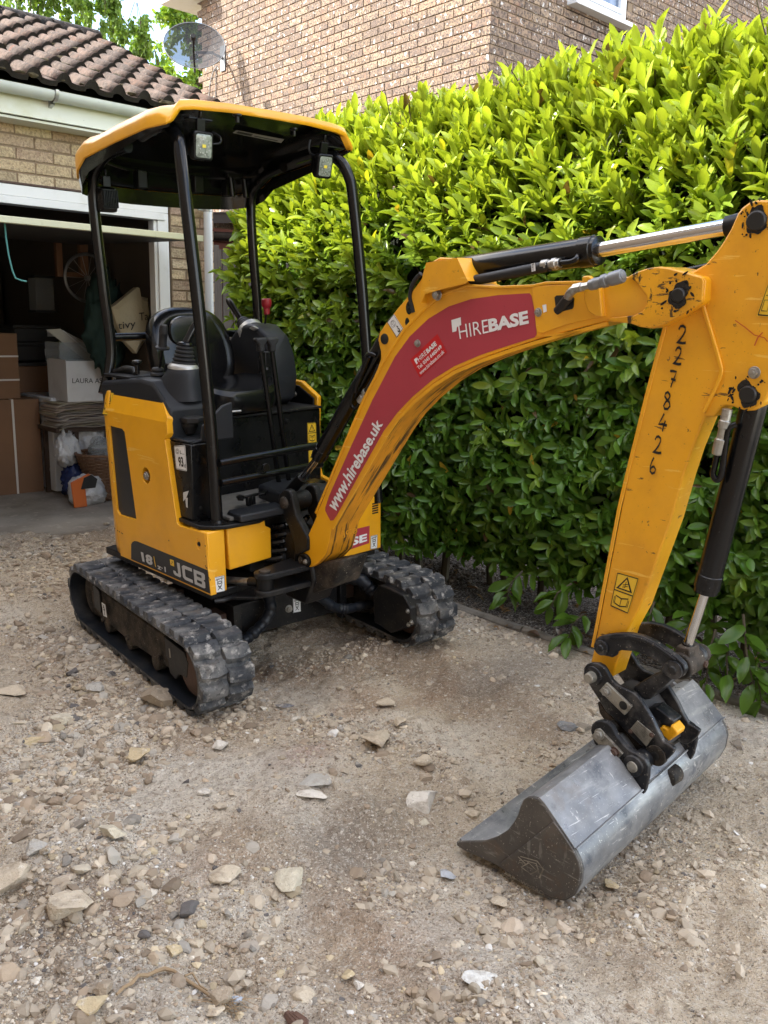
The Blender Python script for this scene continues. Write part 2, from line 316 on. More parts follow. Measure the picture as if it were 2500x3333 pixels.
# ================================================================== THE GROUND
def vnoise(x, y, s, seed):
    """smooth value noise"""
    r = np.random.default_rng(seed); G = r.random((256, 256)); u = x/s+37.3; v = y/s+91.7
    i = np.floor(u).astype(int); j = np.floor(v).astype(int); a = u-i; b = v-j; a = a*a*(3-2*a); b = b*b*(3-2*b)
    g = lambda p, q: G[p % 256, q % 256]
    return (g(i, j)*(1-a)+g(i+1, j)*a)*(1-b)+(g(i, j+1)*(1-a)+g(i+1, j+1)*a)*b-.5
KERB_X, SLAB_Y = 3.33, 6.05
def _mplane(x, y):
    a, b, c = math.sin(.030), math.cos(.030), math.sin(.0459); nx_, ny_ = -.0459+.0132*a, -.0132*b-.0459*a
    return -(nx_*(x-2.299)+(-.0146)*(y-3.021))
def gz(x, y):
    x = np.asarray(x, float); y = np.asarray(y, float)
    w = np.exp(-((y-2.9)/1.9)**4)*np.exp(-((x-2.3)/1.5)**4)
    z = _mplane(x, y)*w
    tr = np.maximum(np.exp(-((x-1.66)/.22)**6-((y-3.2)/.95)**6), np.exp(-((x-2.98)/.22)**6-((y-3.1)/.95)**6))
    z = z+(.05*vnoise(x, y, .9, 1)+.065*vnoise(x, y, .37, 2)+.042*vnoise(x, y, .14, 3)+.022*vnoise(x, y, .055, 4)+.015*vnoise(x, y, .026, 5))*(1-.75*tr)
    bkm = np.exp(-((x-2.2)/.72)**8-((y-1.40)/.33)**6); z = z*(1-bkm)+bkm*(np.minimum(_mplane(x, y), .03)-.022)
    kw = np.clip((x-(KERB_X-.42))/.34, 0, 1); kw = kw*kw*(3-2*kw); z = z*(1-.80*kw)+.004*kw
    # bank of loose spoil under the machine and track ruts
    z = z + .035*np.exp(-((x-2.45)/.28)**2-((y-2.75)/.35)**2)
    return np.where(x > KERB_X+.02, z-.03, z) - .012
def gz0(x, y): return float(gz(np.array([x]), np.array([y]))[0])
xs = np.concatenate([np.linspace(-60, -1.2, 30), np.linspace(-1, .1, 23), np.arange(.15, 4.6, .012), np.linspace(4.7, 9, 30), np.linspace(9.5, 90, 30)])
ys = np.concatenate([np.linspace(-60, -.6, 30), np.linspace(-.5, .7, 15), np.arange(.75, 6.5, .0125), np.linspace(6.6, 12, 30), np.linspace(12.5, 120, 30)])
X, Y = np.meshgrid(xs, ys, indexing='ij'); Z = gz(X, Y)
fade = np.clip((np.maximum(np.abs(X-2.4)-4, 0)+np.maximum(np.abs(Y-3)-5, 0))/3, 0, 1); Z = Z*(1-fade)-.03*fade
Z = np.where(Y > SLAB_Y+.04, -.14, Z)
Z = np.where(X > KERB_X+.03, Z-.02, Z)
nx, ny = X.shape; idx = np.arange(nx*ny).reshape(nx, ny)
V = np.stack([X.ravel(), Y.ravel(), Z.ravel()], 1); Q = np.stack([idx[:-1, :-1].ravel(), idx[1:, :-1].ravel(), idx[1:, 1:].ravel(), idx[:-1, 1:].ravel()], 1)
# earth colours: tan dust, brown soil, pale lime dust, dark soil near the hedge, a few rusty patches
n1 = vnoise(X, Y, .55, 11)+.5*vnoise(X, Y, .2, 12)+.3*vnoise(X, Y, .08, 13); n2 = vnoise(X, Y, .7, 14)+.5*vnoise(X, Y, .22, 15); n3 = vnoise(X, Y, .45, 16)+.4*vnoise(X, Y, .15, 17)
tan_ = np.array([.56, .47, .355]); brown = np.array([.34, .25, .17]); pale = np.array([.68, .625, .54]); dark = np.array([.085, .066, .05]); rustc = np.array([.30, .165, .085])
def sm(v, a, b): t = np.clip((v-a)/(b-a), 0, 1); return (t*t*(3-2*t))[..., None]
C = tan_*np.ones(X.shape+(3,)); C = C+(brown-C)*sm(n1, .02, .42)*.8; C = C+(pale-C)*sm(n2, .0, .45)*.85
C = C+(rustc-C)*sm(n3, .28, .6)*.5
def blob(cx, cy, rx, ry): return np.exp(-((X-cx)/rx)**2-((Y-cy)/ry)**2)[..., None]
def gp(px, py):
    p = WF.loc(px, py, 2, 0.0); return p[0], p[1]
for (px_, py_, rx, ry, cc, am) in [(1130, 2700, .30, .16, dark*1.5, .7), (1300, 3000, .16, .3, rustc, .45), (1000, 2440, .12, .08, np.array([.30, .13, .09]), .5), (1650, 2180, .35, .18, np.array([.26, .23, .2]), .6),
        (1600, 3050, .22, .3, pale, .6), (1000, 2250, .2, .16, pale, .7), (150, 3000, .25, .25, dark*1.6, .6), (850, 2900, .2, .14, pale, .5), (700, 2620, .2, .1, tan_*1.15, .5), (1200, 2080, .25, .12, dark*1.5, .6)]:
    gx, gy = gp(px_, py_); C = C+(cc-C)*blob(gx, gy, rx, ry)*am
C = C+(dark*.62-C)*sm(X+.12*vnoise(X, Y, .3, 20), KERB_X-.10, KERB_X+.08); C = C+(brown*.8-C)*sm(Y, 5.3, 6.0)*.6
me = np_mesh('ground', V, Q, [], C.reshape(-1, 3), smooth=True)
gm = material('dusty_rubble_earth', (.3, .25, .2), .96, attr=True, spec=.15, bump=[(26, 1, .030), (80, 1, .014), (240, 1, .004)],
    mottle=[(30, (.27, .21, .155), .50, .64, .6, 10), (70, (.66, .61, .53), .54, .62, .6, 9), (150, (.14, .11, .08), .57, .63, .75, 6), (190, (.76, .72, .65), .60, .64, .75, 4)])
me.materials.append(gm); g = link('ground', me); g['kind'] = 'structure'

# rocks: irregular angular shapes from an icosphere cut by random planes
def ico(sub):
    bm = bmesh.new(); bmesh.ops.create_icosphere(bm, subdivisions=sub, radius=1); bm.verts.ensure_lookup_table()
    v = np.array([q.co[:] for q in bm.verts]); f = np.array([[w.index for w in q.verts] for q in bm.faces]); bm.free(); return v, f
I1, F1 = ico(1); I2, F2 = ico(2); I3, F3 = ico(4)
def rockshape(v, r, cuts=7, rough=.06, flat=1.):
    v = v.copy()
    for _ in range(cuts):
        n = r.normal(size=3); n /= np.linalg.norm(n); d = r.uniform(.38, .82); t = v@n; v -= np.outer(np.maximum(t-d, 0), n)*.99
    k = r.normal(size=(3, 3))*2.4; v *= (1+rough*np.sin(v@k+r.random(3)*6).sum(1))[:, None]; v *= (1+rough*.6*r.normal(size=len(v)))[:, None]
    v[:, 2] *= flat; return v
stonecols = np.array([[.58, .51, .40], [.50, .43, .33], [.42, .33, .235], [.60, .55, .47], [.38, .33, .27], [.52, .43, .29], [.36, .33, .285], [.48, .40, .31]])
def scatter(nm, lab, cat, N, smin, smax, region, seed, base, faces, dens=None, power=2.2):
    r = np.random.default_rng(seed); pts = []
    while sum(map(len, pts)) < N:
        P = np.stack([r.uniform(region[0], region[1], 60000), r.uniform(region[2], region[3], 60000)], 1)
        p = (P[:, 0], P[:, 1]); dn = np.clip(.36+1.7*vnoise(p[0], p[1], .55, 31)+1.3*vnoise(p[0], p[1], .19, 32), .05, 1)
        # only what the photograph can see and a margin round it
        q = (np.stack([p[0], p[1], np.zeros(len(p[0]))-CAM_H], 1)) @ CM.T
        ix = CXP+F_PX*q[:, 0]/q[:, 2]; iy = CYP+F_PX*q[:, 1]/q[:, 2]; ok = (q[:, 2] > 0) & (ix > -500) & (ix < 3000) & (iy < 3800)
        if dens: dn = dn*dens(p[0], p[1])
        pts.append(P[ok & (r.random(len(dn)) < dn)])
    P = np.concatenate(pts)[:N]; s = smin*(smax/smin)**(r.random(N)**power)
    vs = [rockshape(base, r, 5, .05, 1) for _ in range(24)]
    nv = len(base); k = r.integers(0, 24, N); VV = np.array(vs)[k]            # N,nv,3
    sc3 = s[:, None]*np.stack([r.uniform(.75, 1.25, N), r.uniform(.65, 1.1, N), r.uniform(.4, .8, N)], 1)*.5
    VV = VV*sc3[:, None, :]; a = r.uniform(0, 2*pi, N); tl = r.normal(size=N)*.3; ca, sa = np.cos(a), np.sin(a); ct, st = np.cos(tl), np.sin(tl)
    x, y, z = VV[..., 0], VV[..., 1], VV[..., 2]; y2 = y*ct[:, None]-z*st[:, None]; z2 = y*st[:, None]+z*ct[:, None]
    VV = np.stack([x*ca[:, None]-y2*sa[:, None], x*sa[:, None]+y2*ca[:, None], z2], 2)
    zz = gz(P[:, 0], P[:, 1])+sc3[:, 2]*(r.uniform(-.25, .55, N) if smax < .02 else r.uniform(-.62, .30, N)); VV += np.stack([P[:, 0], P[:, 1], zz], 1)[:, None, :]
    FF = (faces[None]+(np.arange(N)*nv)[:, None, None]).reshape(-1, 3)
    cc = stonecols[r.integers(0, len(stonecols), N)]*r.uniform(.55, 1.2, N)[:, None]
    if nm == 'soil_clods': cc = np.array([.46, .39, .30])*r.uniform(.75, 1.12, N)[:, None]; zz_drop = -.35
    w = r.random(N) if nm != 'soil_clods' else np.full(N, .5); cc = np.where((w > .975)[:, None], np.array([.66, .64, .60]), cc); cc = np.where((w < .02)[:, None], np.array([.12, .11, .105]), cc)
    if nm == 'bed_gravel': cc = np.array([.10, .078, .058])*r.uniform(.5, 1.9, N)[:, None]
    # loose soil lumps share the brown of the earth around
    cc = np.where(((w > .05) & (w < .40) & (nm != 'bed_gravel'))[:, None], np.array([.30, .235, .17])*r.uniform(.65, 1.3, N)[:, None], cc)
    me = np_mesh(nm, VV.reshape(-1, 3), FF, M['gravel'], np.repeat(cc, nv, 0)); o = link(nm, me); tag(o, lab, cat); o['kind'] = 'stuff'; return o
inner = lambda x, y: ((x < KERB_X-.03) & (y < SLAB_Y-.1)).astype(float)
bed = lambda x, y: ((x > KERB_X+.03)).astype(float)
near = lambda x, y: inner(x, y)*np.clip(1.35-.24*np.hypot(x, y), .12, 1)
scatter('fine_gravel', 'fine grit and small pebbles lying all over the dug up ground', 'gravel', 60000, .0035, .015, (-.3, KERB_X, .7, SLAB_Y), 3, I1[:], F1, near, 1.7)
scatter('gravel', 'loose limestone gravel and clods spread over the bare earth', 'gravel', 15000, .011, .034, (-.3, KERB_X, .7, SLAB_Y), 4, I1, F1, inner, 2.0)
scatter('soil_clods', 'dusty crumbling lumps of the pale broken ground', 'clods', 8500, .016, .060, (-.3, KERB_X, .7, SLAB_Y), 14, I1, F1, inner, 1.6)
rubdens = lambda x, y: inner(x, y)*np.clip(.26+.9*np.exp(-((x-1.2)/.55)**2-((y-3.2)/1.3)**2)+.8*np.exp(-((y-5.4)/.6)**2)+.55*np.exp(-((x-.9)/.6)**2-((y-1.3)/.5)**2), 0, 1)
scatter('coarse_gravel', 'coarse broken limestone rubble heaped along the tracks and slab', 'rubble', 1500, .030, .075, (-.3, KERB_X, .7, SLAB_Y), 5, I2, F2, rubdens, 1.6)
scatter('bed_gravel', 'dark grit and soil crumbs in the bed under the hedge', 'soil', 5200, .008, .04, (KERB_X+.03, 4.1, .9, 6), 6, I1, F1, bed, 2.4)

# the individual stones one can pick out (px, py, width, height in the photograph, colour, flatness, label)
WHT = (.68, .64, .57); OCH = (.52, .42, .26); TAN = (.53, .45, .34); GRY = (.44, .42, .38); BRN = (.36, .29, .21); DRK = (.10, .10, .105); CREAM = (.54, .49, .38)
rocks = [
 (512, 2268, 100, 96, BRN, 1.0, 'large brown topped limestone block leaning against the front of the near rubber track'),
 (190, 2340, 92, 56, CREAM, .6, 'pale cream stone on the bare earth left of the leaning brown block'),
 (48, 2240, 100, 62, TAN, .4, 'flat tan slab of stone at the left edge, level with the near track'),
 (100, 2410, 110, 56, OCH, .35, 'ochre slab half buried in soil below the pale cream stone'),
 (455, 2445, 76, 92, OCH, .7, 'upright ochre stone with a pointed lower end below the near track'),
 (366, 2372, 56, 36, TAN, .8, 'small rounded tan stone between the cream stone and the leaning block'),
 (316, 2235, 60, 44, GRY, .7, 'grey stone behind the cream stone beside the outer edge of the near track'),
 (720, 2424, 52, 42, WHT, .6, 'small white stone with a square outline in front of the near track'),
 (1230, 2408, 106, 82, TAN, .75, 'angular tan rock lying alone in the middle of the open ground'),
 (1257, 2287, 66, 38, TAN, .6, 'flattish brown stone in the middle, just beyond the angular tan rock'),
 (1302, 2345, 40, 46, TAN, .7, 'narrow tan stone right of the angular tan rock'),
 (1374, 2604, 112, 92, WHT, .85, 'big whitish limestone block left of the bucket lip'),
 (1026, 2536, 104, 56, GRY, .3, 'flat grey slate like flake on the dark damp patch'),
 (1020, 2585, 100, 32, WHT, .3, 'thin white flake just in front of the flat grey flake'),
 (1444, 2706, 48, 84, GRY, .35, 'light grey pointed shard standing by the corner of the bucket'),
 (1476, 2668, 44, 64, DRK, .45, 'dark curved shard of pot beside the pointed grey shard'),
 (1382, 2676, 66, 46, CREAM, .6, 'cream stone touching the front of the big whitish block'),
 (1340, 2690, 50, 50, TAN, .7, 'brown tan stone left of the cream stone by the whitish block'),
 (1378, 2472, 66, 48, TAN, .7, 'rounded tan stone right of the path towards the bucket, behind the whitish block'),
 (1380, 2528, 52, 46, BRN, .8, 'reddish brown stone directly behind the big whitish block'),
 (1612, 2583, 62, 46, DRK, .6, 'dark grey angular stone left of the bucket side plate'),
 (1846, 2366, 78, 54, (.25, .26, .27), .65, 'blue grey veined stone behind the bucket, below the dipper arm'),
 (1892, 2372, 70, 52, (.27, .23, .18), .6, 'brown stone touching the blue grey veined stone'),
 (1536, 2655, 66, 52, TAN, .8, 'square tan stone between the whitish block and the bucket lip'),
 (1534, 2620, 50, 40, BRN, .8, 'brown stone just behind the square tan stone by the bucket lip'),
 (366, 2708, 100, 46, CREAM, .5, 'yellowish white flat stone alone on the left foreground'),
 (112, 2760, 82, 62, GRY, .6, 'grey pitted stone tilted on the left foreground earth'),
 (30, 2855, 150, 150, TAN, .8, 'largest boulder, half buried and cut by the left edge of the photo'),
 (232, 2945, 128, 108, TAN, .75, 'big tan rock with a broken corner in the lower left'),
 (738, 2845, 104, 78, TAN, .45, 'flat tan flagstone piece with a white flake on top in the lower middle'),
 (950, 2862, 106, 102, CREAM, .7, 'rounded cream boulder right of the tan flagstone piece'),
 (502, 2872, 56, 46, GRY, .85, 'round grey pebble between the big tan rock and the flagstone piece'),
 (665, 2578, 40, 28, WHT, .7, 'small whitish pebble above the damp patch in the middle left'),
 (565, 3092, 54, 44, OCH, .85, 'ochre pebble behind the middle of the dead root'),
 (636, 3068, 60, 32, TAN, .6, 'low tan stone right of the ochre pebble'),
 (1136, 3172, 46, 42, OCH, .85, 'yellow brown pebble in the lower right open ground'),
 (1170, 3206, 32, 28, WHT, .8, 'little white pebble in front of the yellow brown pebble'),
 (718, 3248, 72, 56, BRN, .85, 'brown rounded stone near the bottom edge right of the root'),
 (697, 3294, 64, 46, TAN, .8, 'tan stone touching the bottom edge below the brown rounded stone'),
 (768, 3258, 42, 32, (.42, .47, .55), .8, 'small pale blue stone near the bottom edge'),
 (304, 3272, 94, 72, OCH, .7, 'rough ochre stone in the lower left corner area'),
 (330, 3212, 64, 56, BRN, .8, 'dark brown stone just behind the rough ochre stone'),
 (985, 3240, 74, 54, TAN, .8, 'tan stone beside the piece of brown bark at the bottom'),
 (1450, 2845, 60, 46, (.45, .48, .52), .8, 'bluish white stone in front of the bucket lip corner'),
 (1575, 3178, 125, 84, (.66, .66, .63), .12, 'thin flat piece of broken white plaster at the bottom right'),
 (1990, 2878, 46, 40, OCH, .7, 'ochre stone in front of the round back of the bucket'),
 (1630, 2935, 58, 42, TAN, .6, 'tan stone just in front of the bucket side plate'),
 (346, 1706, 22, 16, (.4, .34, .26), .7, 'small tan stone sitting on the edge of the garage slab'),
 (930, 2292, 60, 22, (.16, .16, .17), .15, 'thin dark grey slate lying flat in front of the near track'),
]
for i, (px_, py_, w_, h_, colr, fl, lab) in enumerate(rocks):
    r = np.random.default_rng(100+i); x, y, _ = WF.loc(px_, py_+h_*.22, 2, .0); z = gz0(x, y) if y < SLAB_Y else .0
    x, y, _ = WF.loc(px_, py_+h_*.22, 2, z); dist = (CM@(np.array([x, y, z])-CC))[2]; s = w_/F_PX*dist*1.12
    v = rockshape(I3, r, 13, .014, 1.0); v = v/np.abs(v).max(0)*.5; depth = min(1.15, max(.55, h_/w_*1.25)); v *= np.array([s, s*depth, s*max(.10, fl*.62)])
    v[:, 2] += .06*s*fl*(vnoise(v[:, 0]*9+i, v[:, 1]*9, s*2, i)); me = np_mesh('rock', v, F3, M['stone'], np.array(colr)*np.ones((len(v), 3)))
    th = -YAW+r.uniform(-.25, .25); o = link('rock', me); o.matrix_world = Matrix.Translation((x, y, z+s*fl*.26)) @ Matrix.Rotation(th, 4, 'Z') @ Matrix.Rotation(r.uniform(-.12, .12), 4, 'X')
    tag(o, lab, 'stone', 'stones lying on the earth')

# dead root, bark, twigs, leaves on the ground
def gpath(pts, dz=.006):
    out = []
    for p in pts:
        x, y, _ = WF.loc(p[0], p[1], 2, 0); z = gz0(x, y); out.append((x, y, z+dz))
    return out
mb = MB(); mb.tube(gpath([(380, 3236), (402, 3212), (430, 3192), (450, 3168), (478, 3150), (505, 3128), (535, 3113), (566, 3116), (600, 3132), (640, 3140), (680, 3162), (704, 3172), (722, 3194)], .012), [.003, .004, .0045, .004, .005, .0045, .005, .004, .0045, .004, .0035, .003, .002], 7)
mb.tube(gpath([(600, 3130), (625, 3118), (650, 3140), (675, 3150)], .02), [.003, .003, .002, .002], 5)
for k in range(46):
    a = random.uniform(0, 6.3); x0, y0 = 745+random.gauss(0, 26), 3198+random.gauss(0, 14); pp = [(x0, y0)]
    for _ in range(3): a += random.gauss(0, .6); pp.append((pp[-1][0]+cos(a)*26, pp[-1][1]+sin(a)*14))
    mb.tube(gpath(pp, random.uniform(.004, .025)), [.0013, .001, .0009, .0005], 4)
tag(mb.build('dead_root', material('root', (.30, .21, .12), .8, bump=[(80, .4, .003)])), 'thin tan dead root with a tangle of rootlets in the lower left ground', 'root')
mb = MB()
for dx in (0, 1, 2): mb.tube(gpath([(935+dx*12, 3232+dx*6), (965+dx*12, 3275), (992+dx*9, 3333+dx*8)], .012+.004*dx), [.010, .014, .007], 6)
tag(mb.build('bark_piece', material('bark_piece', (.12, .065, .045), .85, bump=[(40, .8, .01)])), 'splintered piece of dark brown bark at the bottom edge', 'bark')
mb = MB(); mb.tube(gpath([(832, 3306), (880, 3296), (925, 3290)], .012), [.005, .009, .005], 6)
tag(mb.build('wood_splinter', material('splinter', (.17, .06, .045), .8, bump=[(60, .6, .005)])), 'reddish splinter of wood left of the dark bark piece', 'wood')

# ================================================================== KERB AND SLAB
e = bpy.data.objects.new('kerb', None); COL.objects.link(e); e['kind'] = 'structure'
y0 = -2.0
while y0 < 6.0:
    L_ = .914; mb = MB(); n = 16; top = []
    rings = []
    for i in range(n+1):
        yy = y0+.004+(L_-.008)*i/n; j = random.uniform(-.003, .003); rings.append([(KERB_X-.025+j, yy, -.12), (KERB_X-.025+j, yy, .006+j), (KERB_X-.012, yy, .019+j), (KERB_X+.015, yy, .019+j), (KERB_X+.025, yy, .010), (KERB_X+.025, yy, -.12)])
    mb.loft(rings, 0, False, True, True, True); o = mb.build('edging_stone', M['kerb'], e); y0 += L_
mb = MB(); n = 90; r_ = random.Random(5); rings = []
for i in range(n+1):
    x = -2.2+6.1*i/n; j = r_.uniform(-.008, .008); j2 = r_.uniform(-.01, .006)
    rings.append([(x, 11.9, -.1), (x, 11.9, 0), (x, SLAB_Y+.16+j, 0), (x, SLAB_Y+.12+j, -.016), (x, SLAB_Y+j2, -.030), (x, SLAB_Y-.01+j2, -.10)])
mb.loft(rings, 0, False, True, True, True); o = mb.build('concrete_slab', M['concrete']); o['kind'] = 'structure'

# ================================================================== BRICKS
def brick_variants(name, L_, H_, D_, cols, mat, n=14, jit=.0012, seed=0, sub=0):
    out = []; r = np.random.default_rng(seed)
    for k in range(n):
        b = .003; v = []
        for sx in (-1, 1):
            for sz in (-1, 1):
                v.append((sx*L_/2, 0, sz*H_/2))
        v = np.array(v); back = v[[0, 2, 3, 1]]+np.array([0, D_, 0]); mid = v[[0, 2, 3, 1]]+np.array([0, b, 0]); fr = v[[0, 2, 3, 1]]*np.array([1-2*b/L_, 1, 1-2*b/H_])
        # a 3x2 front face with slight relief
        gx = np.linspace(-1, 1, 4)*(L_/2-b); gzv = np.linspace(-1, 1, 3)*(H_/2-b)
        G = np.array([[(x, r.uniform(-1, 1)*jit, z) for z in gzv] for x in gx]).reshape(-1, 3)
        P = np.concatenate([back, mid, G]); gi = lambda i, j: 8+i*3+j
        Fq = [[0, 1, 5, 4], [1, 2, 6, 5], [2, 3, 7, 6], [3, 0, 4, 7]]
        for i in range(3):
            for j in range(2): Fq.append([gi(i, j), gi(i+1, j), gi(i+1, j+1), gi(i, j+1)])
        tri = []
        for q in Fq: tri += [[q[0], q[1], q[2]], [q[0], q[2], q[3]]]
        bot = [gi(i, 0) for i in range(4)]; top_ = [gi(i, 2) for i in range(4)]
        for a, b2, seq in ((4, 5, bot), (7, 6, top_)):
            for i in range(3): tri.append([a if i < 2 else b2, seq[i+1], seq[i]] if seq is bot else [a if i < 2 else b2, seq[i], seq[i+1]])
            tri.append([a, b2, seq[2]] if seq is bot else [b2, a, seq[2]])
        for a, b2, i in ((4, 7, 0), (5, 6, 3)):
            tri += [[a, gi(i, 0), gi(i, 1)], [a, gi(i, 1), b2], [b2, gi(i, 1), gi(i, 2)]] if i == 0 else [[a, gi(i, 1), gi(i, 0)], [a, b2, gi(i, 1)], [b2, gi(i, 2), gi(i, 1)]]
        c = np.array(cols[r.integers(0, len(cols))])*r.uniform(.8, 1.2); out.append((P, np.array(tri), c))
    return out, mat, name
def brick_wall(parent, var, xform, spots, nparts, keyf):
    """spots: list of (u, v) centres on the wall; xform(u, v) -> 4x4; nearest nparts become objects, rest one mesh"""
    vs, mat, nm = var; mes = [np_mesh('brick', P, T, mat, c*np.ones((len(P), 3))) for P, T, c in vs]
    mts = [(xform(u, v, sc), keyf(u, v)) for u, v, sc in spots]; order = np.argsort([k for _, k in mts]); r = random.Random(3); rest_v = []; rest_f = []; rest_c = []; off = 0
    for rank, i in enumerate(order):
        k = r.randrange(len(vs))
        if rank < nparts: link('brick', mes[k], parent, mts[i][0])
        else:
            P, T, c = vs[k]; A = np.array(mts[i][0]); rest_v.append(P@A[:3, :3].T+A[:3, 3]); rest_f.append(T+off); off += len(P); rest_c.append(c*np.ones((len(P), 3)))
    if rest_v:
        o = link('brickwork', np_mesh('brickwork', np.concatenate(rest_v), np.concatenate(rest_f), mat, np.concatenate(rest_c)), parent); o['kind'] = 'stuff'
# ---- neighbour's house
HX, HY = 6.13, 5.465
hs = thing('brick_house', 'two storey speckled brick house behind the hedge with one white window', 'house', Matrix.Translation((HX, HY, 0)))
hcols = [(.29, .200, .130), (.26, .180, .122), (.32, .222, .145), (.24, .170, .120), (.30, .192, .125), (.33, .238, .16), (.26, .182, .13)]
bv = brick_variants('brick', .2155, .065, .06, hcols, M['brick_house'], 18, .0012, 5)
bvh = brick_variants('brick', .1025, .065, .06, hcols, M['brick_house'], 10, .0012, 6)
WIN = (1.05, 2.06, 3.03, 5.0)      # window opening in the shaded wall: x0,x1,z0,z1 (relative)
mb = MB(); mb.box(0.008, 5.5, .06, 4.74, 0, 7); mb.box(.06, WIN[0], .008, .06, 0, 7); mb.box(WIN[1], 5.5, .008, .06, 0, 7); mb.box(WIN[0], WIN[1], .008, .06, 0, WIN[2]); mb.box(WIN[0], WIN[1], .008, .06, WIN[3], 7); mb.box(.008, .06, .008, .06, 0, 7)
mb.build('wall', M['mortar_pale'], hs)
WZ0 = 4.464 - .0
spots = []; halfs = []
for row in range(10, 74):
    z = .0375+row*.075
    if row % 2: halfs.append((.0513, z, 1))
    for k in range(22):
        u = k*.225+(.2203 if row % 2 else .1078)
        if u < 4.74: spots.append((u, z, 1))
def xf_side(u, v, sc): return Matrix.Translation((0, u, v)) @ Matrix.Rotation(-pi/2, 4, 'Z')   # faces -X
def keyh(u, v): w = np.array([HX, HY+u, v]); q = CM@(w-CC); a = abs(CXP+F_PX*q[0]/q[2]-1250); b = CYP+F_PX*q[1]/q[2]; return q[2]+(50 if (b < -40 or b > 420) else 0)
brick_wall(hs, bv, xf_side, spots, 300-130, keyh)
brick_wall(hs, bvh, xf_side, halfs, 0, keyh)
spots = []; halfs = []
WINA = (7.234-HX-.02, 8.182-HX-.06); SILL = 4.50
for row in range(24, 84):
    z = .0375+row*.075
    if row % 2 == 0: halfs.append((.0513, z, 1))
    for k in range(25):
        u = k*.225+(.1078 if row % 2 else .2203)
        if z > SILL-.03 and WINA[0]-.08 < u < WINA[1]+.08: continue
        spots.append((u, z, 1))
def xf_front(u, v, sc): return Matrix.Translation((u, 0, v))
def keyf(u, v): w = np.array([HX+u, HY, v]); q = CM@(w-CC); a = CXP+F_PX*q[0]/q[2]; b = CYP+F_PX*q[1]/q[2]; return q[2]+(50 if (b < -40 or b > 420 or a > 2560) else 0)
brick_wall(hs, bv, xf_front, spots, 130, keyf); brick_wall(hs, bvh, xf_front, halfs, 0, keyf)
# window: frame, sash, sill, glass with the curtain behind
wx0, wx1 = WINA; wz0, wz1 = SILL+.0, SILL+1.15
fr = MB(); fr.box(wx0, wx0+.07, -.02, .05, wz0, wz1); fr.box(wx1-.07, wx1, -.02, .05, wz0, wz1); fr.box(wx0+.07, wx1-.07, -.02, .05, wz0, wz0+.07); fr.box(wx0+.07, wx1-.07, -.02, .05, wz1-.07, wz1)
wo = fr.build('window', M['upvc'], hs, .006)
sm_ = MB(); sm_.box(wx0+.072, wx0+.115, -.035, .03, wz0+.072, wz1-.072); sm_.box(wx1-.115, wx1-.072, -.035, .03, wz0+.072, wz1-.072); sm_.box(wx0+.115, wx1-.115, -.035, .03, wz0+.072, wz0+.115); sm_.box(wx0+.115, wx1-.115, -.035, .03, wz1-.115, wz1-.072)
sm_.build('sash', M['upvc'], wo, .005)
g_ = MB(); g_.box(wx0+.115, wx1-.115, .0, .006, wz0+.115, wz1-.115); g_.build('glass', M['glass'], wo)
s_ = MB(); s_.box(wx0-.03, wx1+.06, -.11, .04, SILL-.045, SILL-.003); s_.build('sill', M['upvc'], hs, .006)
# roof with its boxed eave at the far left corner
rf = MB(); rf.prism([(-.25, 7.0), (2.37, 8.6), (5.0, 7.0), (5.0, 6.9), (-.25, 6.9)], 0, -.3, 5.8); rf.build('roof', M['tile'], hs)
p = WF.loc(640, 8, 1, HY+4.85); ev = MB(); ev.box(-.30, .9, 4.50, 5.2, p[2]-.02, p[2]+.16, 0); ev.build('soffit', M['fascia'], hs, .005)
# cables on the wall
for pts in ([(705, 215), (695, 230), (683, 270), (679, 330)], [(703, 225), (702, 340)]):
    q = [WF.loc(a, b, 0, HX-.008)-np.array([HX, HY, 0]) for a, b in pts]; MB().tube(q, .005, 5).build('cable', M['grey_metal'], hs)

# ---- satellite dish
dc = WF.loc(634, 165, 0, HX-.42); dh = thing('satellite_dish', 'see through oval mesh satellite dish on the corner of the brick house', 'satellite dish', Matrix.Translation(dc))
dw = F_PX/(CM@(dc-CC))[2]; vd = (CC-dc); vd /= np.linalg.norm(vd); nd = Vector((-.50, -.78, .40)).normalized()
upv = Vector((0, 0, 1)); rx = upv.cross(nd).normalized(); uy = nd.cross(rx)
A_, B_ = 96/dw/max(.35, abs(rx.dot(Vector(_r)))), 84/dw
rings = []
for rr, dd in ((0.01, .0), (.35, .012), (.7, .045), (1.0, .09)):
    rings.append([tuple(rx*(A_*rr*cos(t))+uy*(B_*rr*sin(t))+nd*dd) for t in np.linspace(0, 2*pi, 36, endpoint=False)])
MB().loft(rings).build('dish', M['dish'], dh)
MB().tube([rx*(A_*cos(t))+uy*(B_*sin(t))+nd*.09 for t in np.linspace(0, 2*pi, 37)], .006, 6).build('rim', M['grey_metal'], dh)
wp = WF.loc(725, 190, 0, HX-.01)-dc; bm_ = MB(); bm_.tube([wp, Vector(wp)*.6+Vector((-.0, -.0, .03)), -nd*.03], .016, 8); bm_.box(wp[0]-.005, wp[0]+.015, wp[1]-.05, wp[1]+.05, wp[2]-.14, wp[2]+.14); bm_.build('wall_bracket', M['grey_metal'], dh)
ft = nd*.42-uy*(B_*.55); lp = -uy*B_*.93; MB().tube([Vector(lp), Vector(lp)+nd*.22, Vector(ft)], .012, 8).build('feed_arm', M['black'], dh)
MB().lathe(Vector(ft)+nd*.02, -nd, [(0, .028), (.05, .032), (.055, .02), (.12, .02)], 14).build('receiver_head', M['black'], dh, .003)

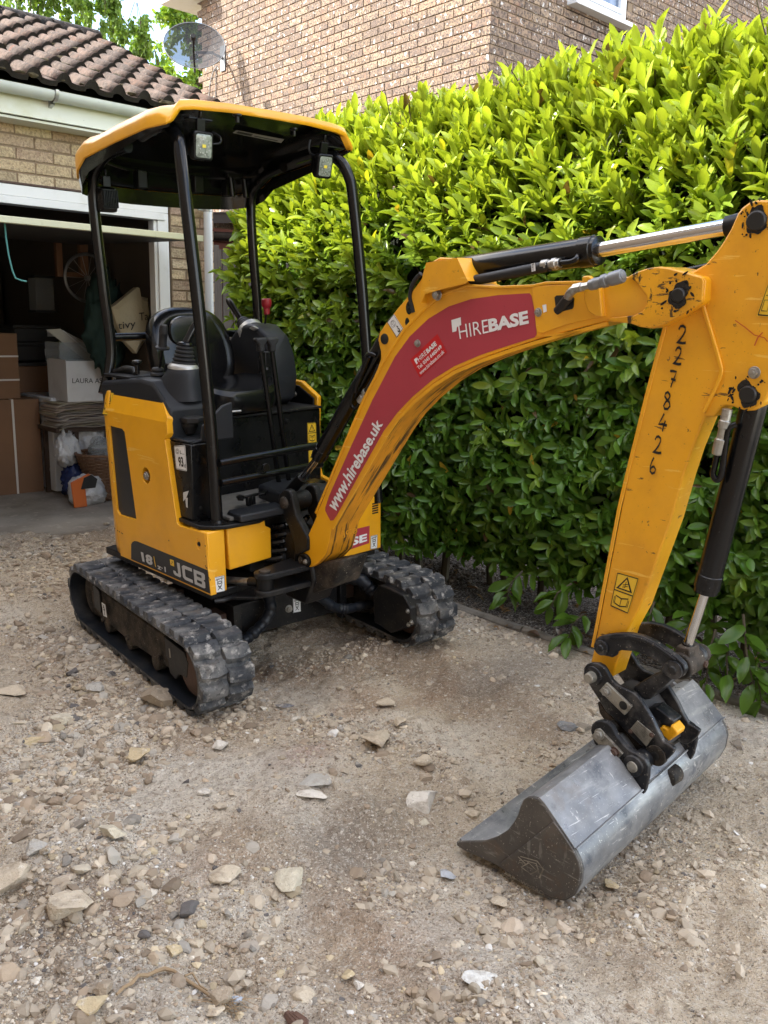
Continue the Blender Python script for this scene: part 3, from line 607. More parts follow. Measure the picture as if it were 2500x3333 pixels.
# ================================================================== GARAGE
GY = 6.17
ga = thing('brick_garage', 'buff brick garage with a mossy tiled roof and open doorway', 'garage', Matrix.Translation((0, GY, 0)))
dx1 = 3.41; gx1 = 3.782; hz = 2.36; topz = 2.72
mb = MB(); mb.box(-1.5, gx1-.008, .008, .10, hz, 2.9); mb.box(dx1, gx1-.008, .008, .10, -.1, hz); mb.box(-1.5, -.9, .008, .10, -.1, hz); mb.box(gx1-.10, gx1-.008, .10, 5.2, -.1, 2.9); mb.box(-1.5, -1.4, .10, 5.2, -.1, 2.9); mb.build('wall', M['mortar'], ga)
gcols = [(.52, .40, .24), (.48, .37, .22), (.55, .44, .28), (.44, .31, .20), (.50, .37, .24), (.38, .27, .19), (.53, .42, .26)]
gv = brick_variants('brick', .240, .066, .05, gcols, M['brick_pale'], 16, .004, 9)
gvh = brick_variants('brick', .115, .066, .05, gcols, M['brick_pale'], 12, .004, 10)
CR = .079; spots = []; half = []
for row in range(0, 36):
    z = .02+row*CR
    if z > hz+.03 and z < topz+.04:
        for k in range(21):
            u = gx1-.12-k*.25-(.125 if row % 2 else 0)
            if u > -1.2: spots.append((u, z, 1))
        if row % 2: half.append((gx1-.0575, z, 1))
    elif z <= hz+.03:
        if row % 2: spots.append((gx1-.12, z, 1)); half.append((gx1-.3125, z, 1))
        else: half.append((gx1-.0575, z, 1)); spots.append((gx1-.245, z, 1))
xg = lambda u, v, sc: Matrix.Translation((u, 0, v))
brick_wall(ga, gv, xg, spots, 300, lambda u, v: -u); brick_wall(ga, gvh, xg, half, 300, lambda u, v: -u)
# dark interior: block walls, floor comes from the slab, ceiling
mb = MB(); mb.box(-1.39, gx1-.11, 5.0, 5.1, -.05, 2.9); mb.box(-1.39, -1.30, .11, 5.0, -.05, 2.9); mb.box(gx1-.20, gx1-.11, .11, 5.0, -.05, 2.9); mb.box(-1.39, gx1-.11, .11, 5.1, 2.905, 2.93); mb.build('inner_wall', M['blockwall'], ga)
# roof: battens below, tiles laid one by one
EY, EZ, PITCH = -.33, 2.93, math.atan(.44); RL = 2.75; VX = 3.92
mb = MB(); t = tan(PITCH); mb.prism([(EY+.05, EZ-.03), (EY+.05+RL*cos(PITCH), EZ-.03+RL*sin(PITCH)), (EY+.05+2*RL*cos(PITCH), EZ-.03), (EY+.05+2*RL*cos(PITCH), EZ-.07), (EY+.05+RL*cos(PITCH), EZ-.07+RL*sin(PITCH)-.05), (EY+.05, EZ-.07)], 0, -1.7, VX-.02); mb.build('roof', M['dark'], ga)
tcols = [(.12, .080, .062), (.105, .074, .058), (.135, .09, .07), (.09, .064, .052), (.145, .102, .08), (.13, .075, .052)]
TW, TG = .185, .305
def tile_mesh(k):
    r = np.random.default_rng(300+k); nu = 13; prof = []
    for i in range(nu):
        u = i/(nu-1); x = u*TW*1.10
        h = .050*max(0, sin(pi*min(1, u/.50)))**.8 if u < .50 else -.010*sin(pi*(u-.50)/.50)
        prof.append((x, h))
    P = []; Fc = []
    rows = [(0.0, .0), (.15, .004), (.36, 0.)]
    for j, (yy, dz) in enumerate(rows):
        for x, h in prof: P.append((x, yy, h+.034+dz*r.uniform(-1, 1)-yy*.09))
    for j in range(2):
        for i in range(nu-1): Fc.append([j*nu+i, j*nu+i+1, (j+1)*nu+i+1, (j+1)*nu+i])
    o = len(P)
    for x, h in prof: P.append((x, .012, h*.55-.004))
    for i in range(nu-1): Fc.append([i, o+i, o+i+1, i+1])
    tri = []
    for q in Fc: tri += [[q[0], q[1], q[2]], [q[0], q[2], q[3]]]
    c = np.array(tcols[k % len(tcols)])*r.uniform(.85, 1.15); nf = 2*2*(nu-1); return np_mesh('roof_tile', np.array(P), np.array(tri), [M['tile'], M['moss_shade']], c*np.ones((len(P), 3)), smooth=False, mi=[0]*nf+[1]*(len(tri)-nf))
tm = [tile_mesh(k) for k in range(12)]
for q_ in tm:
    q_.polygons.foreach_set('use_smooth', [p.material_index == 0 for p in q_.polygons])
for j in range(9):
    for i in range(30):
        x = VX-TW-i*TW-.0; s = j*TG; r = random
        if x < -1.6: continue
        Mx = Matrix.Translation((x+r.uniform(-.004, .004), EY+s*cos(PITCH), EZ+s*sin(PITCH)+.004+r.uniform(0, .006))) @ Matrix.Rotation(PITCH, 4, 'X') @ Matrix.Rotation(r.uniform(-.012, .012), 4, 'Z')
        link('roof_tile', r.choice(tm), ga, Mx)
# ridge tiles, mossy
for i in range(12):
    x = VX-.01-.45*(i+1); ry, rz = EY+RL*cos(PITCH)-.0, EZ+RL*sin(PITCH)+.015; rings = []
    for xx in (x+.006, x+.444): rings.append([(xx, ry+.13*cos(a), rz-.05+.12*sin(a)) for a in np.linspace(0, pi, 9)])
    MB().loft(rings, 0, True, False).build('ridge_tile', M['moss'] if i > 2 else M['tile'], ga)
# clumps of moss along the courses
mb = MB()
V_, Fm, Cc = [], [], []
r = np.random.default_rng(8)
for k in range(150):
    j = r.integers(0, 9); x = VX-.1-r.random()*2.6; s = j*TG+r.uniform(-.03, .03); c = np.array([x, EY+s*cos(PITCH)+.01, EZ+s*sin(PITCH)+.045]); sz = r.uniform(.015, .05)
    v = rockshape(I1, r, 2, .12)*np.array([sz*1.5, sz*.8, sz*.42])+c; Fm.append(F1+len(V_)*len(I1)); V_.append(v)
o = link('moss_clump', np_mesh('moss_clump', np.concatenate(V_), np.concatenate(Fm), M['moss']), ga); o['kind'] = 'stuff'
# fascia, soffit, gutter with brackets
mb = MB(); fz0 = 2.745; mb.box(-1.6, 3.9, -.20, -.178, fz0, 2.94); mb.build('fascia', M['fascia'], ga, .003)
mb = MB(); mb.box(-1.6, 3.9, -.176, -.002, fz0-.02, fz0-.005); mb.build('soffit', M['fascia'], ga)
rings = []
for x in (-1.6, 3.93):
    pr = []
    for a in np.linspace(pi, 2*pi, 13): pr.append((x, -.265+.062*cos(a), 2.905+.055*sin(a)))
    for a in np.linspace(2*pi, pi, 13): pr.append((x, -.265+.058*cos(a), 2.905+.051*sin(a)))
    rings.append(pr)
MB().loft(rings, 0, False, True, True, True).build('gutter', M['gutter'], ga)
for xx in (.35, 1.45, 2.60, 3.6):
    x = WF.loc(182, 310, 1, GY-.33)[0] if xx == 2.60 else xx; rings = []
    for q in (x, x+.022):
        pr = [(q, -.265+.069*cos(a), 2.905+.062*sin(a)) for a in np.linspace(pi*.97, 2*pi, 12)]+[(q, -.201, 2.93), (q, -.201, 2.82), (q, -.25, 2.835)]+[(q, -.265+.064*cos(a), 2.905+.057*sin(a)) for a in np.linspace(1.9*pi, pi, 6)]
        rings.append(pr)
    MB().loft(rings, 0, False, True, True, True).build('gutter_bracket', M['alu'], ga)
# door frame
mb = MB(); fxi, fxo = 3.268, 3.385
mb.box(-.9, fxo, -.012, .09, 2.275, 2.348); mb.box(-.9, fxo-.03, -.022, .085, 2.222, 2.273); mb.box(fxi+.03, fxo, -.012, .09, 0, 2.273); mb.box(fxi, fxi+.028, .0, .085, 0, 2.22); mb.box(-.9, -.78, -.012, .09, 0, 2.22); mb.build('door_frame', M['white_paint'], ga, .004)
mb = MB(); mb.box(-.9, fxo+.02, -.018, .0, 2.350, 2.364); mb.build('lead_flashing', M['rust'], ga, .002)
# downpipe with clip
xL, xR = 3.684, 3.735; px_c = .5*(xL+xR)-.012; MB().tube([(px_c, -.075, 2.72), (px_c, -.06, 2.3), (px_c, -.055, .02)], .033, 20).build('downpipe', M['pipe'], ga)
cz = WF.loc(665, 687, 1, GY)[2]; mb = MB(); mb.lathe((px_c, -.058, cz-.012), (0, 0, 1), [(0, .037), (.024, .037)], 20); mb.box(px_c-.075, px_c-.03, -.05, -.03, cz-.006, cz+.006); mb.box(px_c+.03, px_c+.05, -.06, -.02, cz-.006, cz+.006); mb.build('pipe_clip', M['alu'], ga, .002)
# up-and-over door, open, seen end on
dr = thing('garage_door', 'open up and over garage door showing only its cream bottom rail', 'garage door', Matrix.Translation((3.32, 5.55, 2.04)))
MB().box(-4.1, 0, 0, .05, -.004, .036).build('bottom_rail', M['cream_bar'], dr, .003)
MB().prism([(.052, .0), (1.9, .07), (1.9, .10), (.052, .036)], 0, -4.08, -.06).build('panel', M['dark'], dr)  # white door panel given a dark colour that stands for its unlit underside
rp = [(WF.loc(a, b, 1, 5.62)) for a, b in [(14, 712), (19, 770), (28, 830), (40, 880), (50, 905), (68, 912), (86, 916)]]
tag(MB().tube(rp, .005, 6).build('rope', M['rope']), 'thin teal rope hanging from the open garage door', 'rope')

# ================================================================== SHED, FENCE
def wpt(px, py, ax, v): return WF.loc(px, py, ax, v)
sd = thing('garden_shed', 'red brown boarded shed behind the garage corner with a dark felt edge', 'shed', Matrix.Translation((5.0, 8.9, 0)))
zb0 = wpt(700, 1060, 1, 8.9)[2]
k = 0; z = .3
MB().box(-.6, 2.0, .03, 1.6, 0, 2.50).build('body', M['wood_dark'], sd)
while z < 2.45:
    rings = [[(x, .028, z), (x, .0, z+.004), (x, .014, z+.148), (x, .03, z+.148)] for x in (-.6, 1.2)]
    MB().loft(rings, 0, False, True, True, True).build('board', M['shed'], sd); z += .15
mb = MB(); mb.prism([(-.62, 2.585), (1.6, 2.80), (1.6, 2.70), (-.62, 2.485)], 1, -.10, -.07); mb.build('fascia_board', M['decal_black'], sd)
MB().tube([(.0, -.13, 2.42), (1.0, -.13, 2.47), (1.3, -.1, 2.35)], .05, 12).build('gutter', M['black'], sd)
MB().prism([(-.62, 2.60), (1.6, 2.815), (1.6, 2.80), (-.62, 2.587)], 1, -.12, 1.7).build('roof', M['decal_black'], sd)
fe = thing('wooden_fence', 'weathered grey vertical board fence between the garage and the hedge', 'fence', Matrix.Translation((4.0, 7.6, 0)))
zt = wpt(740, 812, 1, 7.6)[2]
for k in range(16):
    x = -.3+k*.118+random.uniform(-.004, .004); h = zt+random.uniform(-.02, .015)
    MB().box(x, x+.108, random.uniform(0, .012), .024, 0, h).build('board', M['fence'], fe, .002)
MB().box(-.3, 1.6, .026, .06, 1.2, 1.28).build('rail', M['fence'], fe); MB().box(.62, .70, -.03, .0, 0, zt+.03).build('post', M['fence'], fe, .003)

# ================================================================== HEDGE of laurel
def leaf_template(curl=.18, fold=.22, seed=0):
    r = np.random.default_rng(seed); ts = [.14, .36, .62, .86]; ws = [.50, .90, 1.0, .62]; P = [(0, 0, 0)]
    for t, w in zip(ts, ws):
        z = -curl*t*t+.015*r.normal(); wv = .02*r.normal()
        P += [(t, -w*.5, z+fold*w*.5+wv), (t, 0, z), (t, w*.5, z+fold*w*.5-wv)]
    P.append((1.0, 0, -curl*1.1)); Fc = [[0, 1, 2], [0, 2, 3]]
    for a in (1, 4, 7): Fc += [[a, a+3, a+4], [a, a+4, a+1], [a+1, a+4, a+5], [a+1, a+5, a+2]]
    Fc += [[10, 13, 11], [11, 13, 12]]
    return np.array(P, float), np.array(Fc)
LT = [leaf_template(c, f, i) for i, (c, f) in enumerate([(.10, .16), (.22, .22), (.05, .28), (.32, .14), (.16, .08), (.26, .34)])]
def leaves(base, axis, nrm, length, width, k):
    """arrays -> (N,11,3)"""
    ax = axis/np.linalg.norm(axis, axis=1, keepdims=True); sd_ = np.cross(nrm, ax); sd_ /= np.linalg.norm(sd_, axis=1, keepdims=True)+1e-9; up = np.cross(ax, sd_)
    T = np.array([t[0] for t in LT])[k]
    return base[:, None]+T[:, :, 0:1]*ax[:, None]*length[:, None, None]+T[:, :, 1:2]*sd_[:, None]*width[:, None, None]+T[:, :, 2:3]*up[:, None]*length[:, None, None]
FX, HTOP, HY0, HY1 = 3.46, 2.48, .55, 5.22
def hedge_surface(r, n):
    """points and outward directions on face / shoulder / top / far end"""
    a = r.random(n); y = HY0+(HY1-HY0)*r.random(n); P = np.zeros((n, 3)); D = np.zeros((n, 3))
    face = a < .66; top = (a >= .66) & (a < .93); end = a >= .93
    z = .20+(HTOP-.20)*r.random(n)
    bulge = .10*vnoise(y, z, .8, 51)+.10*vnoise(y, z, .32, 52)
    P[face] = np.stack([FX-bulge[face]+.34*np.clip(.62-z[face], 0, 1)+.10*(z[face] > HTOP-.25)*(z[face]-HTOP+.25)/.25, y[face], z[face]], 1); D[face] = (-1, 0, .0)
    x = FX+.02+1.0*r.random(n)**1.3; zt_ = HTOP+.10*vnoise(x, y, .7, 53)+.06*vnoise(x, y, .25, 54)
    P[top] = np.stack([x[top], y[top], zt_[top]], 1); D[top] = (-.12, 0, 1)
    be = .2*vnoise(x, z, .5, 55)
    P[end] = np.stack([x[end], HY1+be[end], z[end]], 1); D[end] = (-.3, .95, 0)
    return P, D
def make_hedge(n, r, depth0, depth1):
    P, D = hedge_surface(r, n); dp = r.uniform(depth0, depth1, n); P = P-D*dp[:, None]
    h = (P[:, 2]-1.12)/1.15; upness = np.clip(h, 0, 1)
    sd3 = D+np.stack([r.normal(0, .28, n), r.normal(0, .32, n), r.normal(0, .2, n)+.02+1.9*upness**1.5], 1); sd3 /= np.linalg.norm(sd3, axis=1, keepdims=True)
    young = np.clip(upness*1.15-.12+r.normal(0, .16, n)-dp*3, 0, 1)
    VV = []; CC_ = []
    nl = 7
    for j in range(nl):
        ph = r.uniform(0, .5, n)+j*2.4; e1 = np.cross(sd3, np.array([.13, .21, .97])); e1 /= np.linalg.norm(e1, axis=1, keepdims=True); e2 = np.cross(sd3, e1)
        spread = np.clip(1.15-.78*young-.045*j+r.normal(0, .14, n), .18, 1.45)
        radial = e1*np.cos(ph)[:, None]+e2*np.sin(ph)[:, None]
        ax = sd3*np.cos(spread)[:, None]+radial*np.sin(spread)[:, None]; ax[:, 2] -= .22*(1-young)*r.random(n)
        nm = sd3*np.sin(spread)[:, None]-radial*np.cos(spread)[:, None]; nm += r.normal(0, .18, (n, 3)); nm[:, 2] += .25*(1-young)
        ln = (.090+.040*young)*r.uniform(.5, 1.25, n)*(1-.03*j); wd = ln*(r.uniform(.34, .42, n)-.07*young)
        base = P+sd3*((j*.012+.01)*(1+.6*young))[:, None]
        VV.append(leaves(base, ax, nm, ln, wd, r.integers(0, len(LT), n)))
        mat_c = np.array([.066, .165, .018]); mat2 = np.array([.115, .245, .028]); yc = np.array([.36, .46, .050])
        q = r.random(n)[:, None]; c = mat_c*(1-q)+mat2*q; yy = np.clip(young+.10*j/nl*young, 0, 1)[:, None]; c = c*(1-yy)+yc*yy; c = c*r.uniform(.72, 1.25, n)[:, None]
        odd = r.random(n) > .9965; c[odd] = (.42, .30, .03); od2 = r.random(n) > .994; c[od2] = (.13, .085, .035); od3 = r.random(n) > .985; c[od3] = c[od3]*np.array([1.5, 1.15, .8]); CC_.append(c)
    return np.concatenate(VV), np.concatenate(CC_)
r = np.random.default_rng(77)
v1, c1 = make_hedge(6000, r, -.04, .11); v2, c2 = make_hedge(1700, r, .10, .22)
VV = np.concatenate([v1, v2]); CCv = np.concatenate([c1, c2])
# a few stray shoots at the far left end and hanging low on the right
def shoot(pts, n, size, yv, rr):
    pts = np.array(pts); out = []; cs = []
    for i in range(n):
        t = (i+.5)/n*(len(pts)-1); k = int(t); b = pts[k]+(pts[k+1]-pts[k])*(t-k); d = pts[k+1]-pts[k]; d /= np.linalg.norm(d)
        sdir = rr.normal(size=3); sdir -= d*sdir.dot(d); sdir /= np.linalg.norm(sdir); ax = d*.7+sdir*.75; nm = np.array([-.4, -.4, 1])+rr.normal(0, .3, 3)
        ln = size*rr.uniform(.8, 1.2); out.append(leaves(b[None], ax[None], nm[None], np.array([ln]), np.array([ln*.4]), np.array([rr.integers(0, 6)]))[0])
        cs.append(np.array([.05, .115, .016])*(1-yv)+np.array([.22, .36, .03])*yv)
    return out, cs
sv, sc_ = [], []; stems = MB(); rr = np.random.default_rng(5)
for (a, b, X_, yv) in [((840, 980), (712, 872), 3.55, .8), ((830, 930), (775, 820), 3.55, .9), ((850, 870), (745, 690), 3.5, .9), ((860, 800), (765, 745), 3.5, .9), ((860, 700), (775, 655), 3.5, .95), ((880, 1010), (760, 930), 3.5, .6), ((860, 900), (760, 790), 3.55, .9)]:
    p0 = WF.loc(*a, 0, X_+.1); p1 = WF.loc(*b, 0, X_-.05); mid = (p0+p1)/2+np.array([0, 0, .03]); o_, c_ = shoot([p0, mid, p1], 9, .12, yv, rr); sv += o_; sc_ += c_; stems.tube([p0, mid, p1], [.006, .004, .002], 5)
for (a, b) in [((2330, 2050), (2300, 2240)), ((2420, 2000), (2460, 2270)), ((2260, 2000), (2230, 2120)), ((2470, 2120), (2480, 2290)), ((1860, 1900), (1790, 1980)), ((1700, 1860), (1650, 1950)), ((2130, 1960), (2110, 2090)), ((1900, 2000), (1850, 2080)), ((2380, 2080), (2370, 2220))]:
    p0 = WF.loc(*a, 0, 3.38); p1 = WF.loc(*b, 0, 3.26); p1[2] = max(p1[2], .05); mid = (p0+p1)/2+np.array([-.03, 0, .02]); o_, c_ = shoot([p0, mid, p1], 10, .115, .15, rr); sv += o_; sc_ += c_; stems.tube([p0, mid, p1], [.006, .004, .002], 5)
VV = np.concatenate([VV, np.array(sv)]); CCv = np.concatenate([CCv, np.array(sc_)])
ctr = VV.mean(1); q = (ctr-CC)@CM.T; ix = CXP+F_PX*q[:, 0]/q[:, 2]; iy = CYP+F_PX*q[:, 1]/q[:, 2]
vis = (ix > 0) & (ix < 2500) & (iy > 0) & (iy < 3333) & (ctr[:, 0] < FX+.06)
order = np.argsort(np.where(vis, q[:, 2], 1e3)); partsel = order[:300]; rest = order[300:]
hg = thing('laurel_hedge', 'tall clipped laurel hedge with sunlit yellow green shoots on top', 'hedge', Matrix.Translation((FX, 3, 0)))
off0 = np.array([FX, 3, 0]); LF = LT[0][1]
for i in partsel:
    link('leaf', np_mesh('leaf', VV[i]-off0, LF, M['leaf'], CCv[i]*np.ones((14, 3)), smooth=True), hg)
R_ = VV[rest]-off0; FF = (LF[None]+(np.arange(len(rest))*14)[:, None, None]).reshape(-1, 3)
o = link('foliage', np_mesh('foliage', R_.reshape(-1, 3), FF, M['leaf'], np.repeat(CCv[rest], 14, 0), smooth=True), hg); o['kind'] = 'stuff'
# stems: main trunks from the soil and a web of twigs
tw = MB(); rr = random.Random(4)
for k in range(22):
    y = HY0+.1+k*.205; x = FX+.35+rr.uniform(-.08, .15); p = [(x-FX, y-3, -.05), (x-FX+rr.uniform(-.1, .1), y-3+rr.uniform(-.1, .1), .7), (x-FX+rr.uniform(-.15, .15), y-3+rr.uniform(-.2, .2), 1.5), (x-FX+rr.uniform(-.2, .2), y-3+rr.uniform(-.2, .2), 2.4)]
    tw.tube(p, [.026, .02, .014, .006], 7)
    for j in range(12):
        z = rr.uniform(.2, 2.4); a = rr.uniform(-1, 1); tw.tube([(x-FX, y-3, z), (x-FX-.18, y-3+a*.15, z+.12), (x-FX-.34, y-3+a*.3, z+.18+.1*z)], [.008, .005, .002], 5)
o = tw.build('branches', M['twig'], hg, recalc=False); o['kind'] = 'stuff'
stems.v = [(a-FX, b-3, c) for a, b, c in stems.v]; o = stems.build('twigs', M['twig'], hg, recalc=False); o['kind'] = 'stuff'
# near-black core closing off the view through, inner shade put into its colour
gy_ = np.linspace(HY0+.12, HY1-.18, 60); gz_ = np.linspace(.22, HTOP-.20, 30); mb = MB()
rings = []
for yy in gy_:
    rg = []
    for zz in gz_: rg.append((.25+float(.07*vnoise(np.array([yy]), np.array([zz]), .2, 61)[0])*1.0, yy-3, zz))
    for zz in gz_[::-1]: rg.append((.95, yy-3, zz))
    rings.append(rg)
mb.loft(rings, 0, True, True, True, True); o = mb.build('shade_core', M['hedge_in'], hg, recalc=False); o['kind'] = 'stuff'
# leaf litter under the hedge
r = np.random.default_rng(12); n = 170; x = r.uniform(KERB_X-.1, 4.0, n); y = r.uniform(1, 5.8, n); b = np.stack([x, y, gz(x, y)+.008], 1); ax = np.stack([r.normal(size=n), r.normal(size=n), r.normal(0, .15, n)], 1); nm = np.tile([0, 0, 1.], (n, 1))+r.normal(0, .25, (n, 3)); ln = r.uniform(.04, .09, n)
lv = leaves(b, ax, nm, ln, ln*.42, r.integers(0, 6, n)); lc = np.array([[.16, .09, .045], [.22, .14, .07], [.12, .07, .04], [.28, .17, .08]])[r.integers(0, 4, n)]
o = link('leaf_litter', np_mesh('leaf_litter', lv.reshape(-1, 3), (LF[None]+(np.arange(n)*14)[:, None, None]).reshape(-1, 3), M['leaf_tree'], np.repeat(lc, 14, 0), smooth=True)); tag(o, 'dry brown fallen leaves on the soil under the hedge', 'leaves'); o['kind'] = 'stuff'

# ================================================================== TREES beyond
def crown(name, parent, centres, nleaf, size, cols, seed, droop=0.):
    r = np.random.default_rng(seed); V_, C_ = [], []
    for (c, rad, w) in centres:
        n = int(nleaf*w); d = r.normal(size=(n, 3)); d /= np.linalg.norm(d, axis=1, keepdims=True); p = np.array(c)+d*np.array(rad)*(r.random((n, 1))**.5)
        # leaves gather in sprays, leaving gaps
        g = np.array(c)+r.normal(size=(max(5, n//34), 3))*np.array(rad)*.55; kk = r.integers(0, len(g), n); p = p*.30+(g[kk]+r.normal(size=(n, 3))*np.array(rad)*.085*np.array([1, 1, 1+4*droop]))*.70
        ax = r.normal(size=(n, 3)); ax[:, 2] -= .4+2*droop; nm = r.normal(size=(n, 3))+np.array([0, 0, 1]); ln = size*r.uniform(.7, 1.3, n)
        V_.append(leaves(p, ax, nm, ln, ln*.6, r.integers(0, 6, n))); C_.append(np.array(cols)[r.integers(0, len(cols), n)]*r.uniform(.7, 1.3, (n, 1)))
    V_ = np.concatenate(V_); C_ = np.concatenate(C_); n = len(V_)
    o = link(name, np_mesh(name, V_.reshape(-1, 3), (LF[None]+(np.arange(n)*14)[:, None, None]).reshape(-1, 3), M['leaf_tree'], np.repeat(C_, 14, 0)), parent); return o
def at(px, py, Yv): return WF.loc(px, py, 1, Yv)
# birch, upper left, hanging sprays
bt = thing('birch_tree', 'birch with thin drooping leafy twigs above the garage roof', 'tree'); bc = [(.17, .30, .045), (.12, .22, .035), (.20, .33, .06)]
cl = []
br = MB(); rb = np.random.default_rng(21)
for (a, b_, n_) in [((-60, -120), (330, -40), 9), ((-40, -60), (250, 30), 6), ((250, -40), (445, 120), 7), ((30, -150), (420, -160), 6)]:
    p0 = at(*a, 13.2); p1 = at(*b_, 13.2)
    for k in range(n_):
        t = (k+.5)/n_; c = p0+(p1-p0)*t+np.array([rb.uniform(-.15, .15), rb.uniform(-.5, .5), 0]); hl = rb.uniform(.25, .6)
        cl.append((c-np.array([0, 0, hl*.5]), (.17, .25, hl*.6), 1.))
        for q_ in range(3):
            dx = rb.uniform(-.15, .15); br.tube([c+[dx*.2, 0, hl*.3], c+[dx, 0, -hl*.3], c+[dx*1.2, 0, -hl*1.1]], [.006, .004, .002], 4)
    br.tube([p0, (p0+p1)/2+[0, 0, .18], p1], [.035, .022, .008], 6)
for a, b_ in [((445, 120), (452, 195)), ((400, 95), (395, 150)), ((460, 90), (462, 190))]:
    c = (at(*a, 13.2)+at(*b_, 13.2))/2; cl.append((c, (.13, .15, .30), .9)); br.tube([at(*a, 13.2)+[0, 0, .1], c, at(*b_, 13.2)], [.006, .004, .002], 4)
crown('crown', bt, cl, 190, .075, bc, 31, .5)
p0 = at(-60, -60, 13.2); br.tube([(p0[0]-.8, 13.2, 0), (p0[0]-.6, 13.2, 3.2), p0, p0+[.2, 0, 3]], [.16, .13, .09, .04], 10); br.build('trunk', M['bark'], bt, recalc=False)
gt = thing('ash_tree', 'bright green leafy tree between the garage roof and the brick house', 'tree'); gc = [(.20, .33, .035), (.13, .24, .03), (.26, .38, .05)]
Yt = 15.5; cl = []
for (px_, py_, rx_, rz_, w) in [(560, 45, .42, .36, 1), (640, 40, .4, .45, 1), (600, 120, .35, .3, .5), (640, 230, .42, .42, 1.1), (610, 290, .5, .35, 1.1), (520, 200, .20, .30, .45), (500, 160, .10, .2, .25), (680, 140, .4, .5, 1), (545, 290, .25, .3, .6), (700, 330, .8, .6, 1), (760, 60, .8, .9, 1.2), (640, -80, .7, .5, 1)]:
    cl.append((at(px_, py_, Yt), (rx_, .5, rz_), w))
crown('crown', gt, cl, 420, .10, gc, 33)
tb = at(660, 330, Yt); br = MB(); br.tube([(tb[0], Yt, 0), (tb[0], Yt, tb[2]-1), at(640, 240, Yt), at(600, 60, Yt)], [.2, .15, .08, .03], 10); br.tube([(tb[0], Yt, tb[2]-1.5), at(560, 300, Yt), at(515, 200, Yt), at(500, 150, Yt)], [.08, .05, .025, .008], 7); br.tube([(tb[0], Yt, tb[2]-.6), at(690, 160, Yt), at(640, -30, Yt)], [.08, .05, .02], 7); br.build('trunk', M['bark'], gt, recalc=False)

# ================================================================== the home the drive belongs to: left of and behind the viewpoint, it casts the shade
mh = thing('main_house', 'tall buff brick home beside the drive, left of the open garage', 'house', Matrix.Translation((-1.25, 0, 0)))
mb = MB(); mb.box(-7, 0, -7, 11.5, -.1, 5.75); mb.build('wall', M['render'], mh)
EZH = 1.7+4.26+.02
mb = MB(); mb.prism([(.45, EZH-.02), (-3.5, EZH+2.75), (-7.45, EZH-.02), (-7.45, EZH-.16), (.45, EZH-.16)], 1, -7.3, 11.8); mb.build('roof', M['tile'], mh)
for y_ in (-4.6, -1.4, 2.2, 7.2):
    w_ = MB(); w_.box(-.02, .03, y_, y_+1.3, 3.5, 4.7); wo = w_.build('window', M['upvc'], mh, .005); MB().box(.03, .034, y_+.08, y_+1.22, 3.58, 4.62).build('glass', M['glass'], wo)

# ================================================================== flat print: text and stickers
_tc = {}
def text2d(s, bold=0.0):
    if (s, bold) in _tc: return _tc[(s, bold)]
    cu = bpy.data.curves.new('t', 'FONT'); cu.body = s; cu.size = 1; cu.offset = bold; cu.resolution_u = 3; ob = bpy.data.objects.new('t', cu); COL.objects.link(ob)
    bpy.context.view_layer.update(); me = bpy.data.meshes.new_from_object(ob.evaluated_get(bpy.context.evaluated_depsgraph_get()))
    V_ = np.array([v.co[:2] for v in me.vertices]); F_ = [list(p.vertices) for p in me.polygons]; bpy.data.objects.remove(ob); bpy.data.meshes.remove(me)
    lo, hi = V_.min(0), V_.max(0); V_ = (V_-lo)/(hi-lo); _tc[(s, bold)] = (V_, F_); return V_, F_
def stroke(pts, w):
    """ribbon along a 2D polyline"""
    pts = [Vector(p) for p in pts]; vs = []; n = len(pts)
    for i in range(n):
        d = (pts[min(i+1, n-1)]-pts[max(i-1, 0)]).normalized(); nn = Vector((-d.y, d.x))*w*.5; vs += [tuple(pts[i]+nn), tuple(pts[i]-nn)]
    return np.array(vs), [[2*i, 2*i+1, 2*i+3, 2*i+2] for i in range(n-1)]
